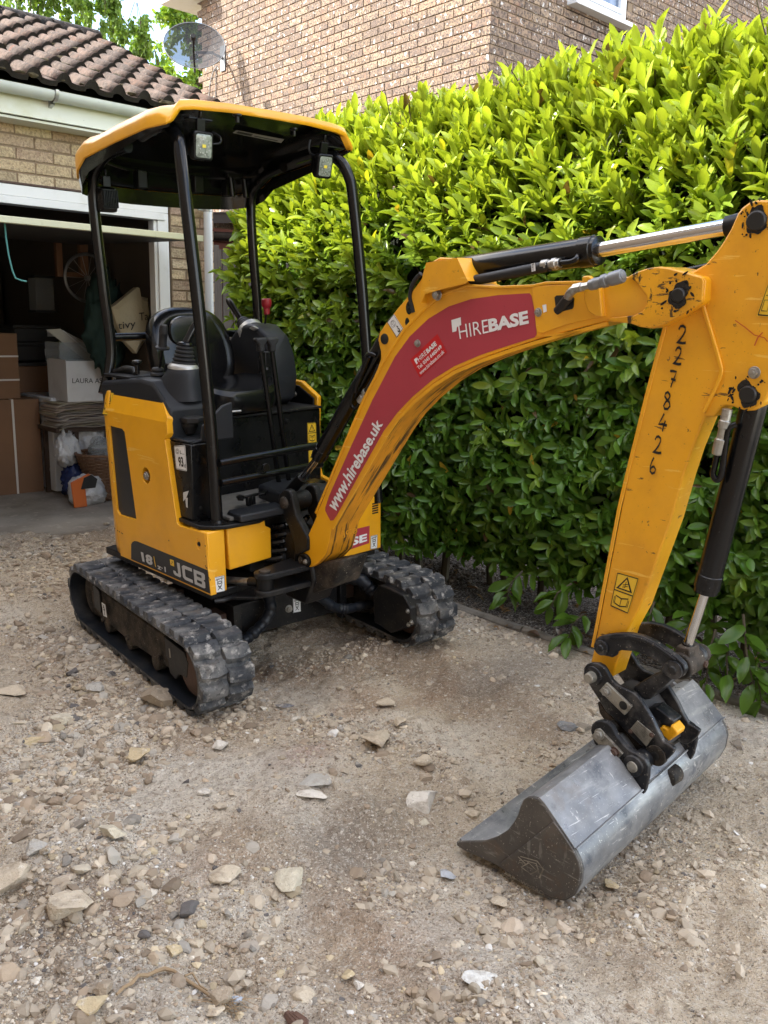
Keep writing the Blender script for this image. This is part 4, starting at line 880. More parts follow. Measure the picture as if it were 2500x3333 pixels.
def sticker(name, parent, F, ax, val, quad, mats, els, out=-1, base=True, th=.0006, rounded=0.06, **kw):
    """quad: tl, tr, br, bl in photo pixels (or 3D local points); els in uv with v up"""
    P = [np.array(F.loc(*q, ax, val)) if len(q) == 2 else np.array(q, float) for q in quad]; nrm = np.zeros(3); nrm[ax] = out
    def m3(u, v, lay): return P[3]*(1-u)*(1-v)+P[2]*u*(1-v)+P[1]*u*v+P[0]*(1-u)*v+nrm*(th*(lay+1))
    mb = MB()
    if base:
        r_ = rounded; asp = np.linalg.norm(P[1]-P[0])/np.linalg.norm(P[0]-P[3]); ru, rv = r_, r_*asp; uv = []
        if asp > 1: ru, rv = r_/asp, r_
        else: ru, rv = r_, r_*asp
        for (cu_, cv_, a0) in ((1-ru, 1-rv, 0), (ru, 1-rv, 90), (ru, rv, 180), (1-ru, rv, 270)):
            for k in range(4): a = radians(a0+30*k); uv.append((cu_+ru*cos(a), cv_+rv*sin(a)))
        mb.add([m3(u, v, 0) for u, v in uv], [list(range(len(uv)))], 0)
    for e in els:
        if e[0] == 'text':
            _, s, u0, v0, u1, v1, mi = e[:7]; V_, F_ = text2d(s, e[7] if len(e) > 7 else 0); mb.add([m3(u0+(u1-u0)*a, v0+(v1-v0)*b, 2) for a, b in V_], F_, mi)
        elif e[0] == 'poly': mb.add([m3(u, v, e[3] if len(e) > 3 else 1) for u, v in e[1]], [list(range(len(e[1])))], e[2])
        elif e[0] == 'line': V_, F_ = stroke(e[1], e[3]); mb.add([m3(u, v, 2) for u, v in V_], F_, e[2])
        elif e[0] == 'rect':
            u0, v0, u1, v1 = e[1]; mb.add([m3(u, v, e[3] if len(e) > 3 else 1) for u, v in ((u0, v0), (u1, v0), (u1, v1), (u0, v1))], [[0, 1, 2, 3]], e[2])
    return mb.build(name, mats, parent, recalc=False, **kw)
def circ(cx, cy, rx, ry, n=14): return [(cx+rx*cos(2*pi*k/n), cy+ry*sin(2*pi*k/n)) for k in range(n+1)]

# ================================================================== things in the garage
def wbox(name, lab, cat, pl, pr, yv, ztop, depth, mat, z0=0.0, bevel=.004, group=None):
    """box whose front face lies at world y = yv between photo points pl and pr (bottom corners)"""
    a = WF.loc(*pl, 1, yv); b = WF.loc(*pr, 1, yv); t = thing(name, lab, cat, Matrix.Translation((a[0], yv, z0)), group)
    MB().box(0, b[0]-a[0], 0, depth, 0, ztop-z0).build('carton' if 'box' in name else 'body', mat, t, bevel); return t, b[0]-a[0], ztop-z0
yb = 7.565; zt1 = WF.loc(60, 1300, 1, yb)[2]
t, w_, h_ = wbox('cardboard_box', 'large brown cardboard box with white straps, lowest at the left of the garage', 'box', (-260, 1620), (144, 1598), yb, zt1, .75, M['cardboard'])
for u in (w_-.235, w_-.85): MB().box(u, u+.018, -.003, .0, 0, h_).build('strap', M['strap'], t); MB().box(u, u+.018, 0, .7, h_, h_+.003).build('strap', M['strap'], t)
zt2 = WF.loc(40, 1085, 1, yb+.05)[2]
t, w_, h_ = wbox('cardboard_box', 'smaller brown carton with two horizontal straps standing on the large cardboard box', 'box', (-330, 1288), (67, 1285), yb+.05, zt2, .6, M['cardboard'], zt1+.002)
for v in (h_*.28, h_*.64): MB().box(0, w_, -.003, .0, v, v+.014).build('strap', M['strap'], t)
# chest freezer
yf = 7.37; a = WF.loc(184, 1608, 1, yf); zf = WF.loc(160, 1306, 1, yf)[2]
t = thing('chest_freezer', 'white chest freezer with its lid shut, behind the cardboard boxes', 'freezer', Matrix.Translation((a[0], yf, 0)))
MB().box(0, .56, 0, 1.0, .02, zf-.03).build('cabinet', M['whitegoods'], t, .008); MB().box(-.012, .57, -.02, 1.02, zf-.028, zf+.03).build('lid', M['whitegoods'], t, .012)
for k in range(11): MB().box(.13, .17, -.004, 0, .10+k*.028, .112+k*.028).build('vent_slot', M['dark'], t)
MB().cyl((-.004, .12, .20), (0, .12, .20), .018, 12).build('badge', M['alu'], t)
# newspapers on an old stand, white box on top, clear crate behind
ys = 7.12; p = lambda x, y: WF.loc(x, y, 1, ys)
st = thing('wooden_stand', 'dark wooden stand carrying the pile of newspapers', 'stand', Matrix.Translation((p(190, 1391)[0], ys, 0))); zs = p(250, 1391)[2]
MB().box(-.02, .55, 0, .40, zs-.04, zs-.002).build('top', M['wood_dark'], st, .003)
for u, d in ((.14, .02), (.50, .02), (.02, .36), (.50, .36)): MB().box(u, u+.04, d, d+.04, 0, zs-.04).build('leg', M['wood_dark'], st, .002)
zn = p(250, 1309)[2]; nx0 = p(186, 1350)[0]; npile = thing('newspaper_pile', 'untidy pile of folded newspapers under the white printed box', 'newspapers', Matrix.Translation((nx0, ys, zs)))
r = random.Random(8); z = 0; k = 0
while z < zn-zs-.004:
    h = r.uniform(.007, .013); n = 14; v = []; x0 = r.uniform(-.02, .04); y0 = r.uniform(-.03, .03); wv = r.uniform(.43, .47); wave = r.uniform(0, 6)
    rg = []
    for i in range(n):
        u = i/(n-1); dz = .006*sin(u*7+wave)-(.03*max(0, .18-u)/.18 if k % 3 else 0); rg.append([(x0+u*wv, y0, z+dz), (x0+u*wv, y0-.006, z+dz+h*.5), (x0+u*wv, y0, z+dz+h*.85), (x0+u*wv, y0+.33, z+dz+h*.8), (x0+u*wv, y0+.33, z+dz)])
    mb = MB(); mb.loft(rg, 0, True, True, True, True); me = mb.mesh('newspaper', M['paper']); at_ = me.color_attributes.new('Col', 'FLOAT_COLOR', 'POINT'); c = r.choice([(.40, .36, .31), (.33, .30, .27), (.44, .36, .30), (.36, .33, .24), (.30, .27, .27), (.46, .42, .37)])
    at_.data.foreach_set('color', np.tile([*c, 1], len(me.vertices)).astype(np.float32)); link('newspaper', me, npile); z += h; k += 1
yw = 7.10; a = WF.loc(221, 1309, 1, yw); b = WF.loc(358, 1309, 1, yw); zw = WF.loc(221, 1175, 1, yw)[2]
wb = thing('white_box', 'white card box printed with a shop name on top of the newspapers', 'box', Matrix.Translation((a[0], yw, zn+.006)))
hw = zw-zn-.006; ww = b[0]-a[0]+.06; MB().box(0, ww, 0, .004, 0, hw).box(0, ww, .39, .394, 0, hw).box(0, .004, .004, .39, 0, hw+.01).box(ww-.004, ww, .004, .39, 0, hw).box(.004, ww-.004, .004, .39, 0, .005).build('carton', M['whitebox'], wb)
FW = Frame((a[0], yw, zn+.006), np.eye(3))
sticker('lettering', wb, FW, 1, -.0005, [(235, 1231), (382, 1231), (382, 1247), (235, 1247)], [M['ink']], [('text', 'LAURA ASHLEY', 0, 0, 1, 1, 0, .0)], base=False)
# clear crate with papers
yc = 7.22; a = WF.loc(195, 1172, 1, yc); b = WF.loc(345, 1172, 1, yc); zc = WF.loc(200, 1122, 1, yc)[2]
cb = thing('clear_crate', 'clear plastic crate full of loose papers standing in the white box', 'crate', Matrix.Translation((a[0], yc, a[2]-.03)))
hc = zc-a[2]+.05; wc = b[0]-a[0]; MB().box(0, wc, 0, .003, 0, hc).box(0, .003, .003, .3, 0, hc).box(wc-.003, wc, .003, .3, 0, hc).box(0, wc, .3, .303, 0, hc).build('crate_wall', M['clearbox'], cb)
for k in range(7):
    mb = MB(); x = .02+k*.035; mb.prism([(x-.10, hc+.10-.01*k), (x+.02, hc+.11-.012*k), (x+.34, -.0+.01*k), (x+.25, 0)], 1, .05+.03*k, .053+.03*k); mb.build('sheet_of_paper', M['whitebox'] if k % 2 else M['paper'], cb)
for o in cb.children:
    if o.data.materials[0] == M['paper']:
        at_ = o.data.color_attributes.new('Col', 'FLOAT_COLOR', 'POINT'); at_.data.foreach_set('color', np.tile([.42, .41, .36, 1], len(o.data.vertices)).astype(np.float32))
# crumpled bags
def blobmesh(c, rad, seed, amp=.12, fr=6):
    v, f = I3.copy(), F3; r_ = np.random.default_rng(seed); K = r_.normal(size=(4, 3))*fr; d = sum(np.sin(v@K[i]+r_.random()*6) for i in range(4))/4
    d = d+.9*np.abs(np.sin(v@(K[0]*1.1)+1))-.7*np.abs(np.sin(v@(K[1]*1.6)+2))+.4*np.abs(np.sin(v@(K[2]*3)+1)); v = v*(1+1.5*amp*d[:, None]); v[:, 2] *= 1-.15*(v[:, 2] < 0); return v*np.array(rad)+np.array(c), f
def bagobj(name, lab, cat, c, rad, mat, seed, amp=.12, grp=None):
    v, f = blobmesh((0, 0, 0), rad, seed, amp); o = link(name, np_mesh(name, v, f, mat, smooth=True)); o.location = c; return tag(o, lab, cat, grp)
q = WF.loc(205, 1470, 1, 7.1); bagobj('plastic_bag', 'crumpled white carrier bag hanging left of the stand leg', 'bag', (q[0]+.03, 7.10, q[2]), (.085, .09, .13), M['bag'], 3, .2)
q = WF.loc(282, 1440, 1, 7.25); bagobj('plastic_sack', 'folded white sack pushed under the stand right of its leg', 'sack', (q[0]+.03, 7.28, q[2]), (.13, .12, .17), M['bag'], 5, .14)
q = WF.loc(318, 1480, 1, 7.0); bagobj('clear_bag', 'clear and blue plastic bag in the wicker basket', 'bag', (q[0]+.03, 7.0, q[2]), (.09, .1, .12), M['clearbox'], 6, .2)
q = WF.loc(248, 1570, 1, 7.05); bagobj('blue_bag', 'dark blue bag on the floor behind the orange sack', 'bag', (q[0], 7.1, q[2]), (.08, .1, .14), material('blue_plastic', (.02, .035, .12), .4), 8, .2)
# orange and white compost sack
q = WF.loc(275, 1600, 1, 6.8); ob = thing('compost_sack', 'orange, black and white sack slumped on the garage floor', 'sack', Matrix.Translation((q[0], 6.82, 0)))
v, f = blobmesh((.03, 0, .10), (.15, .11, .14), 11, .10); link('sack', np_mesh('sack', v, f, M['bag'], smooth=True), ob)
mb = MB(); mb.prism([(-.13, 0), (-.02, 0), (-.03, .16), (.05, .24), (.0, .27), (-.15, .21)], 1, -.115, -.10); mb.build('orange_panel', M['orange'], ob, .01)
mb = MB(); mb.prism([(-.07, .15), (.05, .15), (.07, .22), (.02, .26), (-.04, .24)], 1, -.122, -.116); mb.build('black_panel', M['decal_black'], ob)
# wicker basket
q = WF.loc(330, 1640, 1, 6.9); wk = thing('wicker_basket', 'tapered brown wicker basket half hidden behind the digger side panel', 'basket', Matrix.Translation((q[0]+.06, 6.92, 0)))
H_ = WF.loc(330, 1480, 1, 6.9)[2]
for k in range(26):
    z = .02+k*(H_-.02)/26; rr_ = .10+.13*z/H_; MB().tube([(rr_*cos(a)*(1+.03*(-1)**(int(a*20/6.2832)+k)), rr_*sin(a)*(1+.03*(-1)**(int(a*20/6.2832)+k)), z) for a in np.linspace(0, 2*pi, 41)], .007, 5, cap=False).build('weave', M['wicker'], wk, recalc=False)
for k in range(16): a = 2*pi*k/16; MB().tube([(.10*cos(a), .10*sin(a), 0), (.23*cos(a), .23*sin(a), H_)], .006, 5).build('stake', M['wicker'], wk)
MB().tube([(.235*cos(a), .235*sin(a), H_+.01) for a in np.linspace(0, 2*pi, 30)], .014, 6).build('rim', M['wicker'], wk)
# cream canvas bag with writing
yt = 6.62; pts = [(362, 1002), (440, 935), (452, 938), (455, 965), (478, 970), (485, 1020), (470, 1060), (470, 1110), (440, 1150), (400, 1110), (385, 1060)]
P3 = [WF.loc(*q, 1, yt) for q in pts]; c0 = np.mean(P3, 0); tb_ = thing('canvas_bag', 'cream canvas tote bag with black handwriting hanging in the garage', 'bag', Matrix.Translation(c0))
mb = MB(); rings = []
for dy, sc_r in ((-.05, .80), (-.02, 1.0), (.05, 1.0), (.09, .8)): rings.append([tuple((q-c0)*np.array([sc_r, 1, sc_r])+np.array([.01*sin(i*2.3), dy-.0+.015*cos(i*1.9), 0])) for i, q in enumerate(P3)])
mb.loft(rings, 0, True, True, True, True); mb.build('canvas', M['canvas'], tb_)
FB = Frame(c0, np.eye(3))
sticker('lettering', tb_, FB, 1, -.06, [(383, 1050), (440, 1042), (442, 1072), (385, 1080)], [M['ink']], [('text', 'tivy', 0, 0, 1, 1, 0, .0)], base=False)
sticker('lettering', tb_, FB, 1, -.06, [(452, 1018), (482, 1016), (482, 1040), (454, 1044)], [M['ink']], [('text', 'Ta', 0, 0, 1, 1, 0, .0)], base=False)
q = WF.loc(352, 1030, 1, 6.9); bagobj('green_cloth', 'dark green cloth hanging behind the cream canvas bag', 'cloth', (q[0], 6.95, q[2]-.1), (.16, .08, .38), M['green_fabric'], 14, .15)
# bicycle wheel, hanging frame, shelves, stacked black crates, lantern
q = WF.loc(285, 905, 1, 7.5); bw = thing('bicycle_wheel', 'bicycle wheel hung up at the back of the dark garage', 'wheel', Matrix.Translation(q)); R0 = .20
MB().tube([(R0*cos(a), 0, R0*sin(a)) for a in np.linspace(0, 2*pi, 41)], .014, 8, cap=False).build('tyre', M['grey_metal'], bw, recalc=False)
for k in range(14): a = 2*pi*k/14; MB().tube([(0, 0, 0), (R0*cos(a), 0, R0*sin(a))], .0015, 4).build('spoke', M['alu'], bw)
MB().cyl((0, -.03, 0), (0, .03, 0), .02, 10).build('hub', M['alu'], bw)
q0 = WF.loc(180, 745, 1, 7.55); q1 = WF.loc(290, 905, 1, 7.55); fr_ = thing('timber_bracket', 'brown timber bracket hanging from the garage rafters', 'frame', Matrix.Translation((q0[0], 7.55, q1[2])))
W_, H2 = q1[0]-q0[0], q0[2]-q1[2]
for b_ in ((0, .05, 0, H2), (W_-.07, W_, 0, H2), (.05, W_-.07, .0, .04)): MB().box(b_[0], b_[1], 0, .05, b_[2], b_[3]).build('bar', M['wood_mid'], fr_)
for k, (px0, px1, py0, py1, Y_) in enumerate([(40, 190, 1115, 1175, 8.2), (48, 190, 1060, 1112, 8.2), (60, 185, 1180, 1280, 8.0)]):
    a, b = WF.loc(px0, py1, 1, Y_), WF.loc(px1, py0, 1, Y_); t = thing('storage_crate', ['middle black storage crate of the dark stack behind the freezer', 'top black storage crate of the dark stack behind the freezer', 'dim brown carton at the bottom of the dark stack behind the freezer'][k], 'crate', Matrix.Translation((a[0], Y_, a[2])))
    MB().box(0, b[0]-a[0], 0, .4, 0, b[2]-a[2]-.03).build('body', M['dark'] if k < 2 else M['cardboard'], t, .01); MB().box(-.015, b[0]-a[0]+.015, -.015, .415, b[2]-a[2]-.028, b[2]-a[2]).build('lid', M['dark'], t, .006)
    if k < 2: MB().prism([(.3, .05), (.42, .05), (.46, .08), (.42, .11), (.3, .11)], 1, -.004, -.001).build('label', M['lightgrey'], t)
q = WF.loc(138, 1010, 1, 8.5); t = thing('lantern', 'dim square glass lantern on the shelf at the back of the garage', 'lantern', Matrix.Translation((q[0], 8.5, q[2])))
MB().box(-.09, .09, -.09, .09, 0, .30).build('glass', M['clearbox'], t, .01); MB().box(-.1, .1, -.1, .1, .302, .32).box(-.1, .1, -.1, .1, -.02, -.002).build('frame', M['dark'], t)
t = thing('shelf', 'dark loaded shelving across the back wall of the garage', 'shelf', Matrix.Translation((1.4, 10.1, 0)))
for z in (.5, 1.1, 1.6): MB().box(0, 2.1, 0, .5, z, z+.03).build('board', M['wood_dark'], t)
for x in (0, 1.0, 2.06): MB().box(x, x+.04, 0, .5, 0, 2.0).build('upright', M['wood_dark'], t)
r = random.Random(2)
for k in range(6):
    z = [.53, 1.13, 1.63][k % 3]; x = 1.5+r.random()*1.8; m_ = r.choice([M['dark'], M['cardboard'], M['wood_mid'], M['wood_dark'], M['paper'] if False else M['green_fabric']])
    w3, h3 = r.uniform(.08, .22), r.uniform(.1, .3); o = MB().box(-w3/2, w3/2, 0, .2, 0, h3).build('stored_box', m_, None, .006); o.location = (x, 10.0+.02*(k//3 % 3), z+.002); tag(o, 'dim stored carton on the shelving in the darkness of the garage', 'box', 'cartons on the back shelves')

# ================================================================== THE EXCAVATOR
my, mr, mp_ = .030, .0459, -.0132
v_ = np.array([sin(my), -cos(my), 0]); u_ = np.array([cos(my), sin(my), 0]); w_ = np.array([0, 0, 1.])
u_ = u_*cos(mr)+w_*sin(mr); w_ = np.cross(u_, -v_); v2 = v_*cos(mp_)+w_*sin(mp_); w2 = w_*cos(mp_)-v_*sin(mp_)
MF = Frame((2.299, 3.021, 0), [u_, -v2, w2])        # x to its left, y rearwards, z up
ct, st_ = cos(-.099), sin(-.099)
TB = np.array([MF.B[0]*ct+MF.B[1]*st_, -MF.B[0]*st_+MF.B[1]*ct, MF.B[2]]); TF = Frame(MF.o+MF.B[1]*.45, TB)
EX = thing('mini_excavator', 'yellow and black mini excavator with canopy, rubber tracks, raised boom and ditching bucket', 'excavator', frame_mat(MF))
TM = Matrix.Translation((0, .45, 0)) @ Matrix.Rotation(-.099, 4, 'Z')
def P3d(px, ax, val, F=MF): return F.loc(px[0], px[1], ax, val)
def P2(pts, ax, val, F=MF): return [tuple(np.delete(F.loc(*p, ax, val), ax)) for p in pts]
def sc(pts, ox, oy, s): return [(ox+s*x, oy+s*y) for x, y in pts]
c4 = lambda *p: sc(p, 900, 800, .6028); c5 = lambda *p: sc(p, 1700, 600, .4972); c7 = lambda *p: sc(p, 1850, 1950, .3315)
d3 = lambda *p: sc(p, 400, 900, .3617); d4 = lambda *p: sc(p, 300, 1400, .3617); d6 = lambda *p: sc(p, 300, 1250, .4202); e5 = lambda *p: sc(p, 700, 1500, .4822); e6 = lambda *p: sc(p, 1450, 1900, .6329)
f2 = lambda *p: sc(p, 850, 1050, .4728)
def bolt(parent, p, ax=0, r=.011, h=.008, mat=None, name='bolt', sgn=-1):
    d = [0, 0, 0]; d[ax] = sgn; mb = MB(); p = Vector(p); dv = Vector(d)
    mb.cyl(p, p+dv*.002, r*1.35, 14); mb.cyl(p+dv*.002, p+dv*(.002+h), r, 6); mb.cyl(p+dv*(.002+h), p+dv*(.004+h), r*.45, 8); return mb.build(name, mat or M['zinc'], parent, .0008)

# ---- crawler tracks
def stadium(y0, y1, z0, z1, n=14):
    r_ = (z1-z0)/2; zc = (z0+z1)/2; pts = []
    for k in range(n+1): a = pi/2+pi*k/n; pts.append((y0+r_+r_*cos(a), zc+r_*sin(a)))
    for k in range(n+1): a = -pi/2+pi*k/n; pts.append((y1-r_+r_*cos(a), zc+r_*sin(a)))
    return pts
lug_meshes = []
for kv in range(6):
    r = np.random.default_rng(40+kv); mb = MB(); hw, hl = .0565, .0355; rings = []
    for z, kx, ky in ((0, 1, 1.05), (.014, .985, .84), (.022, .975, .76), (.0235, .955, .70)):
        rg = []
        for x, y in ((-1, -.90), (-.62, -1), (-.3, -.86), (.25, -.96), (.9, -1), (1, -.8), (1, .72), (.72, 1), (.2, .84), (-.2, .98), (-.9, 1), (-1, .85)):
            rg.append((x*hw*kx, y*hl*ky+.007*(abs(x) < .35), z*(1+r.normal(0, .05))))
        rings.append(rg)
    mb.loft(rings, 0, False, True, False, True); lug_meshes.append(mb.mesh('lug', M['rubber']))
for side in (-1, 1):
    e = bpy.data.objects.new('crawler_track', None); COL.objects.link(e); e.parent = EX; e.matrix_local = TM
    xo, xi = side*.655, side*.425; xa, xb = min(xo, xi), max(xo, xi); xc = side*.54
    out = stadium(-.80, .63, 0.018, .300); inn = stadium(-.783, .613, .034, .284)
    rings = []
    for x, ins in ((xa, .004), (xa+.012, 0), (xb-.012, 0), (xb, .004)):
        rings.append([(x, y+(ins if y < -.08 else -ins), z+(ins if z < .16 else -ins)) for y, z in out])
    for x in (xb, xa): rings.append([(x, y, z) for y, z in inn])
    rings.append(rings[0]); mb = MB(); mb.loft(rings, 0, True, True)
    for i, fidx in enumerate(mb.f):
        if i//len(out) in (4,): mb.m[i] = 1
    band = mb.build('rubber_belt', [M['rubber'], M['rubber_in']], e, 0)
    # lugs: two staggered rows on the outside
    per = [0]
    for i in range(len(out)): a, b = out[i], out[(i+1) % len(out)]; per.append(per[-1]+math.dist(a, b))
    Lp = per[-1]; N = 38
    def on(s_):
        s_ %= Lp; i = max(j for j in range(len(out)) if per[j] <= s_); a, b = out[i], out[(i+1) % len(out)]; t = (s_-per[i])/(per[i+1]-per[i]+1e-9); return (a[0]+(b[0]-a[0])*t, a[1]+(b[1]-a[1])*t)
    for row, xr in ((0, xc-.0575), (1, xc+.0575)):
        for k in range(N):
            s_ = (k+.5*row)*Lp/N; p0 = on(s_-.02); p1 = on(s_+.02); pm = on(s_); ty_ = Vector((0, p1[0]-p0[0], p1[1]-p0[1])).normalized(); nz_ = Vector((1, 0, 0)).cross(ty_).normalized()
            cen = Vector((xr, pm[0], pm[1]))
            if (cen-Vector((xr, -.085, .159))).dot(nz_) < 0: nz_ = -nz_
            xx = ty_.cross(nz_); fl = 1 if row else -1
            Mx = Matrix([[xx[0]*1, ty_[0], nz_[0], cen[0]], [xx[1], ty_[1], nz_[1], cen[1]], [xx[2], ty_[2], nz_[2], cen[2]], [0, 0, 0, 1]])
            link('lug', lug_meshes[(k*5+row) % 6], e, Mx @ Matrix.Translation((0, 0, -.002)))
    # guide teeth inside
    gt_ = MB()
    for k in range(26):
        yy = -.60+k*.046
        for z, s_ in ((.034, 1), (.284, -1)): gt_.box(xc-.02, xc+.02, yy, yy+.02, min(z, z+s_*.022), max(z, z+s_*.022))
    gt_.build('guide_teeth', M['mud'], e, .003)
    # side frame
    q = -1 if side < 0 else 1; X0, X1 = (xc-.075, xc+.075)
    if side < 0:
        fo = [(.43, .262), (.30, .262), (.21, .238), (-.46, .236), (-.50, .18), (-.44, .10), (-.10, .085), (-.05, .066), (.02, .085), (.20, .092), (.25, .070), (.30, .09), (.42, .12)]
    else: fo = [(.43, .262), (-.50, .255), (-.50, .10), (-.44, .08), (.42, .10)]
    MB().prism(fo, 0, X0, X1).build('side_frame', M['mud'], e, .006)
    MB().prism([(-.44, .242), (-.62, .235), (-.65, .20), (-.63, .13), (-.56, .12), (-.52, .085), (-.47, .095), (-.46, .15), (-.44, .16)], 0, X0-.012, X0-.002).build('idler_bracket', M['black_dirty'], e, .003)
    MB().prism([(-.478, .205), (-.488, .207), (-.492, .17), (-.482, .165)], 0, X0-.0135, X0-.012).build('bracket_slot', M['steelplate'], e)
    MB().lathe((X0-.01, -.645, .159), (1, 0, 0), [(0, .055), (.01, .092), (.03, .112), (.12, .112), (.14, .09), (.16, .05)], 28).build('idler_wheel', M['rust'], e, .002)
    MB().lathe((X0+.01, .475, .159), (1, 0, 0), [(0, .05), (.01, .095), (.03, .115), (.10, .115), (.12, .09)], 28).build('idler_wheel', M['mud'], e, .002)
    for y_ in (-.30, -.02, .24): MB().lathe((X0-.004, y_, .078), (1, 0, 0), [(0, .022), (.004, .036), (.15, .036), (.16, .02)], 18).build('roller', M['mud'], e, .002)
    for y_, z_ in ((.27, .10), (-.02, .10), (-.37, .125)): bolt(e, (X0-.002, y_, z_), 0, .012, .01, M['mud'])
    MB().prism([(.36, .245), (.33, .255), (.28, .24), (.28, .13), (.36, .14)], 0, X0-.012, X0-.002).build('end_plate', M['black_dirty'], e, .003)
    if side < 0:
        FT = TF
        sticker('label', e, FT, 0, X0-.014, [(331, 1960), (343, 1968), (349, 2010), (337, 2004)], [M['white'], M['ink']], [('line', circ(.5, .62, .22, .12), 1, .1), ('line', [(.5, .1), (.5, .45)], 1, .12), ('line', [(.2, .85), (.8, .85)], 1, .04)])
    if side > 0:   # travel motor cover on the inner face
        mc = TF; poly = P2(e5((1085, 880), (1120, 835), (1180, 850), (1290, 905), (1335, 985), (1340, 1110), (1205, 1160), (1130, 1105), (1092, 1088)), 0, .405, TF)
        cv = MB().prism(poly, 0, .388, .47).build('motor_cover', M['black_dirty'], e, .006)
        for b_ in e5((1302, 1015), (1308, 1106), (1327, 1090)): bolt(cv, TF.loc(*b_, 0, .387), 0, .009, .006)
# ---- undercarriage
e = bpy.data.objects.new('undercarriage', None); COL.objects.link(e); e.parent = EX; e.matrix_local = TM
def T2M(y): return y-.45
MB().box(-.21, .33, -.31, -.16, .088, .25).build('cross_frame', M['black_dirty'], e, .006); MB().box(-.21, .33, -.158, .33, .11, .245).build('centre_frame', M['black_dirty'], e, .006)
for yy in (-.27, .16):
    for xa_, xb_ in ((-.46, -.252), (.375, .46)): MB().box(xa_, xb_, yy, yy+.11, .125, .205).build('sliding_beam', M['rust'], e, .004)
for xa_, xb_ in ((-.25, -.212), (.332, .37)): MB().box(xa_, xb_, -.33, .30, .07, .255).build('beam_guide', M['black_dirty'], e, .004)
MB().lathe((.0, 0, .235), (0, 0, 1), [(0, .27), (.03, .27), (.035, .25), (.10, .25), (.12, .28), (.14, .28)], 40).build('slew_ring', M['mud'], e, .002)
# shackle sticker and bolt on the cross frame, photo plane y = -.76 in track frame
q = [e5((525, 928))[0], e5((577, 922))[0], e5((580, 1018))[0], e5((528, 1028))[0]]
SH = [('rect', (.0, 0, 1, 1), 1, 0)]
def shackle_els(m=1):
    els = [('line', [(.12, .80), (.88, .86)], m, .035)]
    for k in range(5): els.append(('line', [(.18+.15*k, .81+.008*k), (.27+.15*k, .92+.008*k)], m, .03))
    els += [('line', circ(.5, .62, .16, .085), m, .05), ('line', [(.30, .84), (.28, .56), (.36, .42), (.5, .36), (.64, .42), (.72, .56), (.70, .84)], m, .045), ('line', [(.34, .40), (.5, .28), (.72, .16)], m, .045), ('line', [(.66, .40), (.5, .28), (.28, .16)], m, .045),
            ('line', [(.03, .02), (.97, .02), (.97, .98), (.03, .98), (.03, .02)], m, .035)]
    return els
sticker('shackle_label', e, TF, 1, -.312, q, [M['white'], M['ink']], shackle_els())
bolt(e, TF.loc(*e5((497, 998))[0], 1, -.311), 1, .014, .012)
def hose(pts, r, par, mat='black_dirty', n=9, wr=0.0, name='hose'):
    pts = [Vector(p) for p in pts]; out = []; m = len(pts)
    for i in range(m-1):
        p0, p1, p2, p3 = pts[max(i-1, 0)], pts[i], pts[i+1], pts[min(i+2, m-1)]
        for k in range(8):
            t = k/8; out.append(.5*((2*p1)+(p2-p0)*t+(2*p0-5*p1+4*p2-p3)*t*t+(3*p1-p0-3*p2+p3)*t**3))
    out.append(pts[-1]); rs = [r*(1+wr*random.uniform(-1, 1)) for _ in out]; return MB().tube(out, rs, n).build(name, M[mat], par)
tl = lambda px, ax, v: TF.loc(px[0], px[1], ax, v)
hose([tl(q, 1, -.37) for q in e5((360, 900), (375, 1000), (330, 1090), (250, 1170), (190, 1215))], .027, e, 'rubber_in', 10, .12)
hose([tl(q, 1, -.40) for q in e5((640, 895), (720, 930), (800, 985), (880, 1000), (960, 985), (1080, 960))], .024, e, 'rubber_in', 10, .14)
hose([(.35, -.36, .27), (.40, -.42, .26), (.44, -.46, .2)], .03, e, 'rubber_in', 10, .1); hose([(.36, -.30, .29), (.42, -.34, .28), (.45, -.38, .2)], .03, e, 'rubber_in', 10, .1)

# ---- house floor and deck
dk = MB(); dk.box(-.47, .47, .02, .95, .365, .40); dk.prism([(-.2, -.02), (.25, -.02), (.30, .3), (-.25, .3)], 2, .34, .40); dk.build('turntable_plate', M['black_dirty'], EX, .006)
MB().prism([(-.395, .0), (-.32, -.075), (-.24, -.085), (-.20, -.06), (-.20, .1), (-.42, .1)], 2, .352, .366).build('front_skid_plate', M['black_dirty'], EX, .003)
# tie-down loop below the corner
lp = [P3d(q, 2, .36) for q in d4((1100, 1540), (1180, 1530), (1270, 1500), (1285, 1470), (1250, 1455), (1180, 1470), (1110, 1495))]; lp.append(lp[0]); MB().tube(lp, .010, 8, cap=False).build('tie_down_loop', M['black_dirty'], EX)
# inner block behind panels
MB().box(-.455, -.40, .05, .80, .402, .66).box(-.455, .455, .42, .82, .402, .70).box(-.2, .2, .12, .42, .402, .64).build('engine_bay', M['dark'], EX, .004)
for k in range(6):
    z = .44+.035*k; hose([(-.19+.01*k, .03, z), (-.10, -.03+.012*(k % 2), z+.012), (.0, .05, z+.02)], .014, EX, 'tube_black', 8, .02)
for k in range(4): hose([(-.14+.05*k, .02, .36), (-.12+.05*k, -.02, .48), (-.10+.05*k, .06, .60)], .013, EX, 'black_dirty', 8)

# ---- right side door panel (faces the camera's left)
XS = -.490
outline = [(334, 1266), (359, 1269), (508, 1302), (541, 1361), (545, 1412), (541, 1424), (536, 1430), (567, 1645), (575, 1700), (579, 1708), (588, 1713), (638, 1727), (665, 1735), (687, 1939), (393, 1809)]
OL = P2(outline, 0, XS); yzs = OL
def inward(y, z): return XS+max(0, z-1.085)*.33
def clip_x(poly, th=.0): return [(inward(y, z)+th, y, z) for y, z in poly]
